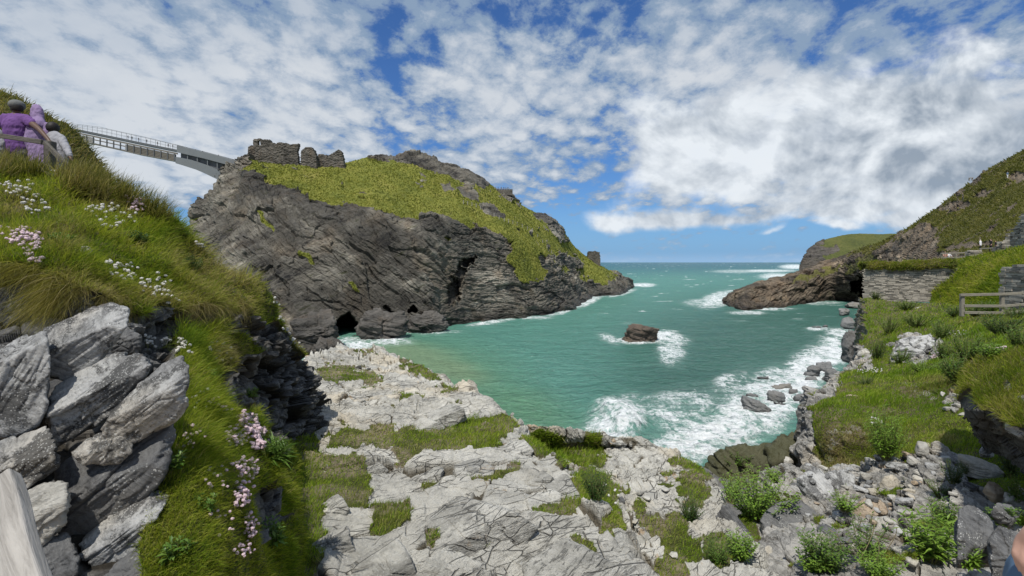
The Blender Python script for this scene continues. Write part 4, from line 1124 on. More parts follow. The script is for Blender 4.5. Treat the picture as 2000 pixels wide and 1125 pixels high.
rock([(148,880),(190,845),(240,850),(262,875),(228,900),(165,902)], 2.72, 'small flat-topped slate with a white lower lip beneath the slanting slab', front=((-.1, -.6, .8, .5), (.2, -.95, -.2, .7)), seed=7, group=G_L)
rock([(-60,866),(20,850),(85,826),(108,870),(108,910),(30,965),(-60,1000)], 2.62, 'squat dark-sided block below the tall upright slab', front=((-.1, -.55, .83, .45), (.3, -.95, -.1, .7)), seed=8, sub=6, group=G_L)
rock([(110,905),(160,880),(260,870),(335,822),(345,850),(318,930),(260,1000),(160,1075),(130,1040)], 2.8, 'large dark lichen-spotted block in the middle of the slab heap', 'boulder_dark', front=((-.15, -.6, .78, .5), (.3, -.95, -.15, .6)), seed=9, sub=6, group=G_L, lam=.035)
rock([(25,972),(80,945),(125,950),(128,1020),(80,1062),(38,1040)], 2.5, 'rough cream-brown stone beside the pale plank', 'pale', front=((-.1, -.6, .8, .5), (.3, -.95, 0, .7)), seed=10, group=G_L)
rock([(50,1060),(125,1018),(152,1090),(140,1180),(55,1180)], 2.45, 'dark lichened stone under the cream-brown one', 'boulder_dark', seed=11, group=G_L)
rock([(140,1075),(250,1000),(335,895),(338,960),(275,1060),(205,1130),(150,1135)], 2.66, 'long layered slab along the foot of the heap', 'boulder', front=((-.2, -.62, .76, .42), (.35, -.93, -.1, .6)), seed=12, sub=6, group=G_L, lam=.03)
rock([(195,1135),(262,1075),(290,1062),(302,1190),(195,1190)], 2.5, 'dark stone at the bottom of the heap against the grass', 'boulder_dark', seed=13, group=G_L)
rock([(248,1005),(296,960),(322,1000),(292,1085),(252,1062)], 2.72, 'pale rough stone wedged between the long layered slab and the grass', 'pale', seed=14, group=G_L)
rock([(212,655),(245,640),(272,660),(268,690),(225,692)], 3.7, 'small dark stone wedged behind the topmost pale wedge', 'boulder_dark', seed=15, group=G_L, name='stone', cat='stone')
rock([(145,488),(165,484),(188,490),(180,498),(152,498)], 5.4, 'small flat grey stone half buried in the grassy bank', 'boulder', seed=16, sub=4, name='stone', cat='stone')
rock([(0,575),(60,545),(82,560),(80,600),(60,630),(0,650),(-60,640),(-60,580)], 4.6, 'dark block in the hollow under the turf edge', 'boulder_dark', seed=17, name='boulder')
# foot of the island cliff
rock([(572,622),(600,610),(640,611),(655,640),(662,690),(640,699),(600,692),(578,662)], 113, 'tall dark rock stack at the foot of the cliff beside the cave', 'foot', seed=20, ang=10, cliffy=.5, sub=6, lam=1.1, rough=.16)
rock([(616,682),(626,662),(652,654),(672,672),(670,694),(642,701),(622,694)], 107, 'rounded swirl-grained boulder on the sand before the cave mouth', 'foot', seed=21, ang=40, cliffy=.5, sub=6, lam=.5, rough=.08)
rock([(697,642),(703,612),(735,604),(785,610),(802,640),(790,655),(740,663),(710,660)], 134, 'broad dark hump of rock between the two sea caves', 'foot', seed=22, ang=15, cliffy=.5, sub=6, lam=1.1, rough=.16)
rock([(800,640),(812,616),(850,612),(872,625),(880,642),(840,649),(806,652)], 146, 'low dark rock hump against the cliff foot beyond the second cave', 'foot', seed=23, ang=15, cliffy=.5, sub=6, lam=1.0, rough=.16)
o = rock([(1217,664),(1220,646),(1231,634),(1250,636),(1268,641),(1297,645),(1301,652),(1285,664),(1262,671),(1228,671)], 128, 'lone brown rock islet in the middle of the cove ringed by foam', 'islet', seed=24, sub=6, ang=14, cliffy=.42, lam=.6, rough=.26, pw=22, name='islet_rock', cat='rock', front=((.1, -.5, .85, .8), (.2, -.97, 0, .7)))
# dark rocks of the gully
rock([(1338,912),(1398,886),(1462,873),(1506,868),(1524,900),(1508,965),(1440,968),(1380,948)], 17.5, 'broad moss-covered dark rock walling off the gully from the surf', 'mossy', seed=30, sub=6, ang=40, lam=.18, front=((-.1, -.8, .6, .7), (.1, -.97, .1, .8)))
rock([(1498,880),(1540,850),(1562,830),(1580,850),(1575,900),(1545,935),(1515,925)], 15.5, 'mossy rock shoulder under the grass hummock above the surf', 'mossy', seed=31, ang=40, lam=.2)
rock([(1384,945),(1400,955),(1440,1010),(1492,1085),(1520,1150),(1450,1150),(1400,1030)], 9.0, 'long dark tilted slab running down the gully between bushes', 'boulder_dark', seed=32, sub=6, ang=55, lam=.07, front=((.5, -.6, .6, .6), (-.5, -.85, .1, .6)))
rock([(1485,1020),(1505,985),(1560,975),(1600,1005),(1605,1050),(1580,1085),(1530,1088),(1492,1070)], 9.2, 'flat dark smooth slab in the gully under the bush', 'boulder_dark', seed=33, sub=6, ang=5, lam=.03, rough=.03, front=((0, -.55, .83, .35),))
rock([(1596,950),(1612,925),(1650,915),(1670,925),(1668,950),(1640,972),(1610,978)], 10.6, 'rounded grey stone with swirling stripes below the hummock', 'boulder', seed=34, sub=6, ang=-20, lam=.05, cat='stone', name='stone')
rock([(1545,925),(1585,905),(1620,940),(1635,985),(1618,1010),(1580,985)], 10.2, 'leaning grey slab beside the swirl-striped stone', 'boulder', seed=35, ang=50, lam=.05)
rock([(1660,990),(1690,975),(1725,978),(1732,1000),(1715,1020),(1668,1022)], 8.6, 'rusty orange stone among the pale rubble', 'tan', seed=36, cat='stone', name='stone')
refresh(); blk = hit(1926, 936)
freerock(blk[0], .52, 'big white block perched at the edge of the rubble', 'pale', 37, flat=.85, rot=.3, sub=6, sink=.12, elong=1.25)
rock([(1912,880),(1925,866),(1938,880),(1945,890),(1916,892)], 8.6, 'small grey stone leaning behind the big white block', 'boulder', seed=38, cat='stone', name='stone', sub=4)
rock([(1920,955),(1930,940),(1950,945),(1962,960),(1955,985),(1935,980)], 7.4, 'cream broken stone just below the big white block', 'tan', seed=39, cat='stone', name='stone', sub=4)
rock([(1958,965),(1972,960),(1988,970),(1985,985),(1965,982)], 7.2, 'small pale stone next to the cream broken stone', 'pale', seed=40, cat='stone', name='stone', sub=4)
rock([(1876,1000),(1890,978),(1930,980),(1940,1030),(1935,1150),(1870,1150),(1870,1050)], 5.0, 'tall dark boulder flecked with white near the corner', 'boulder_dark', seed=41, sub=6, lam=.04)
rock([(1930,985),(1975,985),(1992,1005),(1980,1030),(1945,1022)], 5.2, 'grey speckled block on top of the dark boulders', 'boulder_dark', seed=42, lam=.03)
rock([(1932,1040),(1950,1030),(1990,1045),(2030,1080),(2030,1150),(1940,1150)], 4.6, 'rounded dark boulder below the speckled block', 'boulder_dark', seed=43, sub=6, lam=.04)
rock([(1715,948),(1728,930),(1748,928),(1762,945),(1755,962),(1725,964)], 9.6, 'clean white angular stone in the rubble under the shrub', 'pale', seed=44, cat='stone', name='stone', sub=4)
rock([(1700,1035),(1712,1010),(1742,1008),(1750,1025),(1735,1045),(1710,1048)], 7.7, 'flat olive-grey stone near the rusty orange one', 'pale', seed=45, cat='stone', name='stone', sub=4)
rock([(1494,1065),(1500,1060),(1508,1070),(1509,1092),(1502,1102),(1494,1092)], 8.0, 'smooth white oval stone standing against the dark smooth slab', 'pale', seed=46, cat='stone', name='stone', sub=4, rough=.02, lam=.01)
rock([(1645,776),(1660,770),(1690,776),(1688,784),(1660,784)], 15.6, 'flat yellowish stone lying on the grass hummock', 'tan', seed=47, cat='stone', name='stone', sub=4, back=1.5)
rock([(1745,690),(1760,668),(1815,655),(1832,668),(1835,692),(1790,708),(1750,708)], 22.2, 'large tilted grey outcrop with a dark split in the green slope', 'boulder', seed=48, sub=6, ang=-18, lam=.18, front=((-.15, -.55, .8, .6), (.2, -.95, -.1, .7)))
rock([(1672,690),(1690,680),(1702,682),(1698,695),(1676,698)], 27, 'pale flat block at the brink above the surf', 'pale', seed=49, sub=4, cat='stone', name='stone')
rock([(1782,604),(1800,598),(1812,602),(1806,611),(1784,611)], 40, 'pale flat stone in the rough grass below the stone wall', 'pale', seed=50, sub=4, cat='stone', name='stone')
rock([(1642,700),(1648,670),(1662,645),(1688,640),(1692,690),(1670,706)], 48, 'steep smooth grey rock at the water under the brink', 'shore', seed=51, ang=60, lam=.5)
rock([(1642,636),(1646,622),(1660,618),(1670,626),(1668,642),(1650,643)], 150, 'flat grey boulder at the far corner of the surf', 'shore', seed=52, ang=5, lam=.3, sub=4)
rock([(1950,815),(1966,806),(2000,826),(2050,850),(2050,872),(2000,858),(1962,838)], 6.5, 'pale broken rim of rock along the edge of the grassy shelf', 'boulder', seed=53, sub=5, lam=.03)
# the wet boulders in the surf, west to east
SH = [(1458,1508,788,816,'broad grey boulder lying furthest out in the white surf'),(1500,1534,770,794,'dark angular boulder at the middle of the surf cluster'),(1512,1546,752,769,'pale flat-backed boulder behind the dark angular one'),
      (1542,1560,757,780,'narrow dark upright boulder next to the pale flat-backed one'),(1460,1484,770,783,'small flat rock in the foam seaward of the cluster'),(1482,1496,757,767,'small dark rock just breaking the foam beyond the cluster'),
      (1480,1500,739,746,'low dark rock awash at the outer edge of the foam'),(1552,1576,772,790,'squat boulder against the grassy brink'),(1512,1542,790,801,'low flat rock behind the broad grey boulder'),
      (1545,1556,735,741,'little rock awash between the two boulder clusters'),(1573,1602,716,745,'big ridged boulder of the upper surf cluster'),(1598,1625,709,732,'dark boulder leaning behind the big ridged one'),(1575,1598,738,752,'flat dark rock below the big ridged boulder'),
      (1612,1650,724,752,'smooth grey slab rock between boulders and brink'),(1588,1608,640,646,'low rock awash near the far corner of the cove'),(1608,1618,637,644,'small dark rock next to the low one at the far corner'),(1527,1536,806,815,'small dark stone in the white wash near the brink'),(1640,1660,604,620,'dark rocks jutting under the brink wall'),(1655,1690,592,606,'flat dark ledge rock where the cove meets the wall foot')]
for i, (a, b, y0, y1, lb) in enumerate(SH):
    d = CZ * F / (y1 - 3 - HY); c = P((a + b) / 2, y1 - 3, d)
    wd = (b - a) / F * d; hh = (y1 - y0) / F * d
    freerock((c[0], c[1] + wd * .15, 0), wd / 1.3, lb, 'shore', 300 + i, flat=min(1.6, 1.15 * hh / wd * 1.3), rot=random.uniform(-.4, .4), sub=5 if wd > 2 else 4, group='wet boulders in the surf', cat='boulder', name='boulder', sink=.15, wetz=.9)
refresh()
# plates of slate standing proud of the terrace
SL = [([(619,975),(648,960),(658,962),(683,995),(680,1012),(650,1024),(622,1015)],'square-edged slate plate beside the sandy hollow at the foot of the bank'),
 ([(608,1040),(640,1026),(678,1030),(694,1080),(660,1105),(632,1115),(612,1075)],'larger cracked slate plate below the square-edged one at the foot of the bank'),
 ([(698,905),(715,893),(735,898),(757,918),(752,935),(722,937),(700,925)],'small upright slate knob at the lower edge of the long grass strip'),
 ([(788,937),(800,915),(835,905),(872,915),(868,940),(830,948),(800,952)],'pale slate plate in the middle below the long grass strip'),
 ([(868,927),(900,900),(940,895),(985,918),(975,932),(910,945),(872,948)],'long pale slate plate next to the ridge above the brown grass pocket'),
 ([(772,832),(800,812),(845,820),(872,835),(845,852),(800,854)],'broad flat slate plate seaward of the long grass strip'),
 ([(828,797),(860,778),(905,798),(912,820),(880,835),(840,825)],'stepped slate plate near the water edge of the terrace'),
 ([(903,802),(938,797),(966,812),(963,830),(930,834),(910,822)],'dark-edged slate block at the brink above the cove'),
 ([(953,872),(985,852),(1012,845),(1042,880),(1030,905),(1008,927),(982,912)],'split slate block at the top of the terrace ridge'),
 ([(1013,922),(1050,914),(1084,935),(1080,952),(1040,952)],'low slate plate halfway along the terrace ridge'),
 ([(1052,965),(1065,953),(1094,964),(1095,992),(1060,994)],'pair-jointed slate block above the small grass tufts on the ridge'),
 ([(1040,888),(1072,884),(1104,922),(1144,987),(1166,1048),(1132,1046),(1094,1000),(1060,942)],'long slate slab forming the outer side of the terrace ridge'),
 ([(800,1045),(812,968),(850,958),(925,975),(1005,1000),(1050,1030),(1020,1075),(900,1100),(820,1090)],'wide grey slate slab sloping in the middle of the near terrace'),
 ([(1010,1072),(1060,1035),(1130,1062),(1205,1108),(1235,1150),(1180,1200),(1040,1180)],'striped near slate slab plunging at the corner of the ridge'),
 ([(688,1092),(735,1034),(772,1046),(802,1092),(820,1150),(760,1190),(690,1160)],'smooth near slate hump beside the sandy hollow'),
 ([(1158,1016),(1168,1010),(1204,1058),(1232,1112),(1222,1136),(1172,1062)],'narrow slate fin leaning against the corner of the ridge')]
for i, (ol, lb) in enumerate(SL):
    cx = sum(q[0] for q in ol) / len(ol); cy = sum(q[1] for q in ol) / len(ol)
    h = hit(cx, min(cy, 1122))
    if h is None: continue
    r = np.random.default_rng(40 + i)
    rock(ol, float(h[0][1]) * (1.0 if cy < 1122 else .97), lb, 'slab', front=((-.16 + r.normal() * .14, -.30 + r.normal() * .1, .93, .20), (.25, -.93, .25, .62)), seed=60 + i, sub=6, ang=10, lam=.022, rough=.035, pw=90, group='slate plates of the terrace', cat='rock', name='slate_rock', back=.9)
refresh()
# rubble stones in the gully on the right
SP = [(1690,935,20,'pale'),(1785,905,18,'pale'),(1800,882,22,'pale'),(1815,872,16,'pale'),(1770,890,14,'tan'),(1752,915,26,'boulder'),(1700,905,18,'pale'),(1722,912,14,'tan'),(1742,905,24,'pale'),(1680,958,20,'boulder'),(1705,965,16,'pale'),(1742,975,15,'pale'),
      (1765,985,24,'boulder'),(1770,1005,20,'pale'),(1722,1000,16,'tan'),(1752,1040,20,'boulder'),(1775,1045,18,'pale'),(1690,1035,20,'boulder'),(1650,1000,18,'pale'),(1735,1020,12,'pale'),(1640,1015,24,'boulder'),(1622,1045,34,'boulder_dark'),(1560,960,26,'boulder'),(1540,905,20,'pale'),
      (1800,930,18,'pale'),(1820,915,20,'boulder'),(1842,900,14,'pale'),(1760,945,12,'pale'),(1775,960,14,'pale'),(1710,950,10,'pale'),(1790,945,12,'tan'),(1695,985,14,'pale'),(1830,1095,32,'boulder'),(1755,1080,22,'pale'),(1775,1098,26,'pale'),(1650,1060,20,'boulder_dark'),(1900,955,22,'boulder_dark'),(1885,960,14,'pale'),(1855,785,12,'pale'),(1870,775,10,'pale'),(1850,800,12,'pale'),(1868,795,14,'pale'),(1880,812,10,'pale'),(1842,772,10,'pale'),(1860,765,9,'tan'),
      (1215,980,12,'shore'),(1265,975,14,'pale'),(1275,940,16,'pale'),(1250,965,12,'pale'),(1300,960,14,'pale'),(1240,1020,10,'pale'),(1315,1085,16,'pale'),(1222,955,11,'pale'),(705,785,12,'pale'),(720,775,9,'pale'),(700,720,12,'boulder'),(720,722,9,'boulder'),(640,1000,14,'pale')]
for _ in range(36):
    _x = random.uniform(1560, 1880); _y = random.uniform(900, 1040)
    SP.append((_x, _y, random.uniform(7, 15), random.choice(['pale', 'boulder', 'boulder', 'boulder_dark', 'tan'])))
WHERE = {'pale': 'pale', 'tan': 'brownish', 'boulder': 'grey', 'boulder_dark': 'dark', 'shore': 'blue-grey'}
for i, (px, py, w, mt) in enumerate(SP):
    h = hit(px, py)
    if h is None: continue
    loc = h[0]; d = loc[1]; sz = w / F * d
    if px < 760: where = 'on the slate terrace beside the short grass'
    elif px < 1330: where = 'scattered on the low slate ledge'
    elif py < 830 and px > 1835: where = 'in the small scree on the green slope'
    elif px > 1870: where = 'around the big white block'
    elif py < 955: where = 'in the rubble directly below the grass hummock'
    else: where = 'in the rubble near the rusty orange stone'
    big = 'fair-sized' if w > 19 else ('fist-sized' if w > 13 else 'little')
    freerock(loc, sz * 1.1, f'{big} {WHERE[mt]} stone {where}', mt, 500 + i, flat=random.uniform(.45, .8), rot=random.uniform(-1.5, 1.5), sub=4, group=f'{big} {WHERE[mt]} stones {where}', sink=.25, elong=random.uniform(1.1, 1.6))
refresh()
# ---------------------------------------------------------------- grass
PAL = {'green': ((.11, .18, .015), (.24, .30, .026), (.36, .37, .05), (.44, .38, .16)),
       'bright': ((.14, .24, .016), (.24, .35, .025), (.34, .40, .05), (.42, .37, .15)),
       'olive': ((.055, .075, .016), (.105, .12, .022), (.18, .16, .045), (.26, .19, .09)),
       'heath': ((.075, .095, .02), (.175, .195, .035), (.255, .255, .05), (.31, .28, .09)),
       'moor': ((.095, .10, .028), (.15, .155, .036), (.22, .195, .065), (.28, .22, .11)),
       'dry': ((.22, .21, .05), (.32, .27, .10), (.41, .34, .17), (.48, .40, .25))}
def blades(name, pos, nrm, L, W, lean, pal, dry=None, seed=0, leanamt=.5, curl=.6, spread=.5, patch=1.0, mat='blade', jit=1.0):
    r = np.random.default_rng(seed); N = len(pos)
    up = nz(nrm * .45 + np.array([0, 0, .75]) + r.normal(size=(N, 3)) * spread * .5 + np.asarray(lean) * leanamt)
    an = r.uniform(0, 2 * np.pi, N)
    side = nz(np.cross(up, np.stack([np.cos(an), np.sin(an), an * 0], 1)))
    L = np.asarray(L)[:, None]; W = np.asarray(W)[:, None]
    b = nz(np.asarray(lean) + r.normal(size=(N, 3)) * .35) * curl
    m1 = pos + up * L * .4 + b * L * .06
    m2 = pos + up * L * .72 + b * L * .26
    tp = pos + up * L * .92 + b * L * .62
    v = np.stack([pos - side * W * .5, pos + side * W * .5, m1 - side * W * .45, m1 + side * W * .45, m2 - side * W * .3, m2 + side * W * .3, tp], 1).reshape(-1, 3)
    k = np.arange(N)[:, None] * 7
    q = np.concatenate([k + np.array([0, 1, 3, 2]), k + np.array([2, 3, 5, 4])]); t = k + np.array([4, 5, 6])
    pl = np.array([PAL[p] for p in (pal if isinstance(pal, (list, tuple)) else [pal])])
    pk = pl[np.zeros(N, int)] if dry is None else pl[0][None].repeat(N, 0) * (1 - dry[:, None, None]) + np.array(PAL['dry'])[None] * dry[:, None, None]
    x = np.clip(.36 + .95 * fbm(pos / (1.6 * patch), 5, seed + 3, .6) + .24 * jit * r.normal(size=N), 0, .999) * 3
    i = x.astype(int); f = (x - i)[:, None]; ar = np.arange(N)
    c = pk[ar, i] * (1 - f) + pk[ar, np.minimum(i + 1, 3)] * f
    c = np.clip(c * (1 + jit * r.uniform(-.4, .3, (N, 1))), 0, 1).repeat(7, 0)
    o = mesh_np(name, v, [q, t], M[mat], cols=c, smooth=True)
    tag(o, kind='stuff')
    return o
def pick(patch, n, seed, lo=.5, xr=(-90, 2090), yr=(150, 1230), facing=-.15, extra=None):
    v, nm, g = PATCH[patch]
    r = np.random.default_rng(seed)
    c = (v[:-1, :-1] + v[1:, 1:]) / 2; gm = np.minimum(g[:-1, :-1], g[1:, 1:]); nn = nm[:-1, :-1]
    px = 1000 + c[..., 0] / np.maximum(c[..., 1], .1) * F; py = HY - (c[..., 2] - CZ) / np.maximum(c[..., 1], .1) * F
    view = nz(np.array([0, 0, CZ]) - c)
    ok = (gm > lo) & (px > xr[0]) & (px < xr[1]) & (py > yr[0]) & (py < yr[1]) & ((nn * view).sum(-1) > facing)
    if extra is not None: ok &= extra(px, py)
    # about equal numbers for equal areas of the picture, thinned where a sheet is seen edge-on
    e1 = np.abs(np.gradient(px, axis=0)) + np.abs(np.gradient(py, axis=0)); e2 = np.abs(np.gradient(px, axis=1)) + np.abs(np.gradient(py, axis=1))
    wgt = np.where(ok, np.clip(e1 * e2, .15, 60), 0).ravel(); wgt /= wgt.sum()
    id_ = r.choice(wgt.size, n, p=wgt)
    i, j = np.unravel_index(id_, ok.shape)
    a, b = r.random(n)[:, None], r.random(n)[:, None]
    p = (v[i, j] * (1 - a) * (1 - b) + v[i + 1, j] * a * (1 - b) + v[i, j + 1] * (1 - a) * b + v[i + 1, j + 1] * a * b)
    return p, nm[i, j], px[i, j], py[i, j]
def grass():
    r = np.random.default_rng(5)
    # the bank close by: long wind-combed fescue
    p, n, px, py = pick('grassy_bank', 95000, 1)
    d = p[:, 1]
    clump = sstep(-.1, .35, fbm(p / .7, 3, 301))
    L = (.085 + .11 * clump) * r.uniform(.6, 1.3, len(p)) * np.clip(d / 4.5, .62, 1.5)
    dry = np.clip(.85 * sstep(.35, .95, ell(px, py, [(420,545,130,60,35),(330,590,90,30,10),(160,585,90,35),(120,560,60,40),(450,700,55,40,40),(170,375,70,30,25),(260,385,40,40),(560,700,30,70,20),(120,470,60,40),(15,400,60,40)])) + .25 * fbm(p / .5, 3, 302), 0, 1)
    dry *= r.random(len(p)) < .75
    L = L * np.where((px > 430) & (py > 560), .55, 1.0)
    blades('grass', p, n, L, np.maximum(.0028, d * .00085), (.55, -.25, -.35), 'green', dry, 11, .38, .75, .75, .5)
    # straw hanging over the broken turf edges
    p, n, px, py = pick('grassy_bank', 5200, 2, extra=lambda x, y: ell(x, y, [(115,560,50,30),(250,575,50,14),(420,590,80,12),(150,590,40,30),(40,520,60,12)]) > .5)
    blades('hanging_grass', p, n, r.uniform(.15, .4, len(p)), np.full(len(p), .004), (.15, -.6, -1.0), 'dry', None, 12, 1.1, 1.3, .4)
    # bold tussocks on the crest
    p, n, px, py = pick('grassy_bank', 5000, 3, yr=(310, 470), extra=lambda x, y: ell(x, y, [(160,368,55,26,20),(250,382,26,22),(300,420,30,14,40),(30,338,60,14)]) > .5)
    blades('tussock_grass', p, n, r.uniform(.22, .42, len(p)), np.full(len(p), .008), (.4, -.2, .1), 'olive', (r.random(len(p)) < .5) * .8, 13, .35, .7, .6)
    # terrace turf
    for nm, k, s in (('rock_terrace', 42000, 20), ('rock_ledge', 20000, 21)):
        p, n, px, py = pick(nm, k, s, lo=.55, facing=-.5)
        d = p[:, 1]
        tall = np.clip(ell(px, py, [(935,845,45,26),(1105,880,80,24,18),(1160,862,22,22),(1155,965,50,46,30),(765,1010,44,34),(590,1010,50,150)]), 0, 1)
        L = (.035 + .05 * tall + .025 * r.random(len(p))) * np.clip(d / 8, .75, 2.2) * r.uniform(.7, 1.3, len(p))
        dry = np.clip(.9 * sstep(.3, 1, ell(px, py, [(765,1010,48,38),(965,932,50,14,-10),(850,950,30,12),(1138,1070,30,16,25),(1060,960,20,16),(800,880,60,14),(720,830,40,10),(1300,1050,36,40),(690,990,40,40)])), 0, 1) * (r.random(len(p)) < .7)
        blades('grass', p, n, L, d * .00085 + .0005, (.35, -.1, -.05), 'bright', dry * .6, s, .3, .5, .7, 1.5)
    # right-hand slope and hummock
    p, n, px, py = pick('ground', 105000, 30, facing=-.05)
    d = p[:, 1]
    front = ell(px, py, [(1625,868,24,36),(1620,905,40,22),(1668,850,26,18),(1700,905,60,10)])
    L = (.05 + .10 * sstep(-.1, .35, fbm(p / 1.0, 3, 303))) * r.uniform(.6, 1.3, len(p)) * np.clip(d / 11, .7, 2.6)
    dry = np.clip(sstep(.2, .9, front) + .8 * sstep(.3, 1, ell(px, py, [(1840,750,50,16),(1790,765,40,8),(1850,860,30,14)])), 0, 1) * (r.random(len(p)) < .8)
    blades('grass', p, n, L, d * .00085, (.3, -.3, -.25), 'bright', dry, 30, .35, .6, .6, 2.0)
    p, n, px, py = pick('turf_bank', 26000, 31)
    blades('grass', p, n, r.uniform(.25, .7, len(p)), p[:, 1] * .0010, (-.3, -.4, -.6), 'green', None, 31, .5, .9, .5, 4)
    p, n, px, py = pick('grassy_shelf', 11000, 32)
    blades('grass', p, n, r.uniform(.06, .17, len(p)), p[:, 1] * .0009, (-.2, -.4, -.3), 'green', (r.random(len(p)) < .3) * .8, 32, .4, .7, .6)
    p, n, px, py = pick('gully_floor', 5000, 33)
    blades('grass', p, n, r.uniform(.1, .25, len(p)), p[:, 1] * .0009, (.1, -.2, 0), 'olive', None, 33)
    p, n, px, py = pick('hillside', 20000, 34)
    blades('grass', p, n, r.uniform(.3, .75, len(p)), p[:, 1] * .0011, (.5, -.2, -.5), 'olive', (r.random(len(p)) < .25) * .7, 34, .5, .8, .5, 3)
    # far slopes: coarse heath tufts
    p, n, px, py = pick('headland', 26000, 35, lo=.6)
    blades('heath_grass', p, n, r.uniform(.15, .5, len(p)) * (1 + 1.2 * (r.random(len(p)) < .05)), p[:, 1] * .0016, (.4, -.1, -.3), 'heath', None, 35, .4, .5, .8, 5, jit=.3)
    p, n, px, py = pick('hill', 15000, 36, lo=.6)
    blades('heath_grass', p, n, r.uniform(.35, 1.0, len(p)) * p[:, 1] / 150, p[:, 1] * .0015, (-.3, -.1, -.4), 'moor', None, 36, .4, .5, .8, 5, jit=.4)
grass()

# ---------------------------------------------------------------- leafy plants
def shrub(px, py, w, h, label, mat='leaf_mid', stems=26, leaf=.06, per=16, d=None, seed=0, name='shrub', cat='shrub', aspect=.34, droop=.2, whorl=False, group=None):
    r = np.random.default_rng(seed)
    q = hit(px, py + h * .3)
    if q is None: return
    base = q[0] if d is None else P(px, py + h * .5, d)
    D = base[1]; W = w / F * D; H = h / F * D
    base = base + np.array([0, 0, -.02])
    V, T, SV, SF = [], [], [], []
    for s in range(stems):
        a = r.uniform(0, 2 * np.pi); rad = math.sqrt(r.random()) * .5
        foot = np.array([math.cos(a) * rad * W * .16, math.sin(a) * rad * W * .16, 0])
        tip = np.array([math.cos(a) * rad * W, math.sin(a) * rad * W, H * r.uniform(.6, 1.08) * (1 - .5 * rad)])
        mid = (foot + tip) / 2 + r.normal(size=3) * .03 * H
        pts = [(1 - t) ** 2 * foot + 2 * t * (1 - t) * mid + t * t * tip for t in np.linspace(0, 1, 5)]
        for i in range(4):
            tb = nz(pts[i + 1] - pts[i]); sd = nz(np.cross(tb, [0.3, 1, .2])); ww = max(.003, D * .0006) * (1 - i * .15)
            k = len(SV); SV += [pts[i] - sd * ww, pts[i] + sd * ww, pts[i + 1] + sd * ww * .8, pts[i + 1] - sd * ww * .8]; SF.append([k, k + 1, k + 2, k + 3])
        for j in range(per):
            t = 1 - (j / per) ** 1.2 * .85
            c = (1 - t) ** 2 * foot + 2 * t * (1 - t) * mid + t * t * tip
            ang = j * 2.4 + r.uniform(-.4, .4)
            elev = r.uniform(-.1, .6) + (.5 if j < 3 else 0) - droop * r.random()
            dr = np.array([math.cos(ang) * math.cos(elev), math.sin(ang) * math.cos(elev), math.sin(elev)])
            l = leaf * r.uniform(.6, 1.15) * (.7 + .5 * (j / per))
            sd = nz(np.cross(dr, [0, 0, 1.0])); nn = np.cross(sd, dr)
            wd = l * aspect
            k = len(V)
            V += [c, c + dr * l * .45 + sd * wd * .5 + nn * wd * .12, c + dr * l - nn * l * .12, c + dr * l * .45 - sd * wd * .5 + nn * wd * .12]
            T += [[k, k + 1, k + 2], [k, k + 2, k + 3]]
    root = empty(name, base, label, cat, group)
    st = mesh_np('stem', np.array(SV), np.array(SF), M['stalk'], parent=root)
    fo = mesh_np('foliage', np.array(V), np.array(T), M[mat], parent=root)
    return root
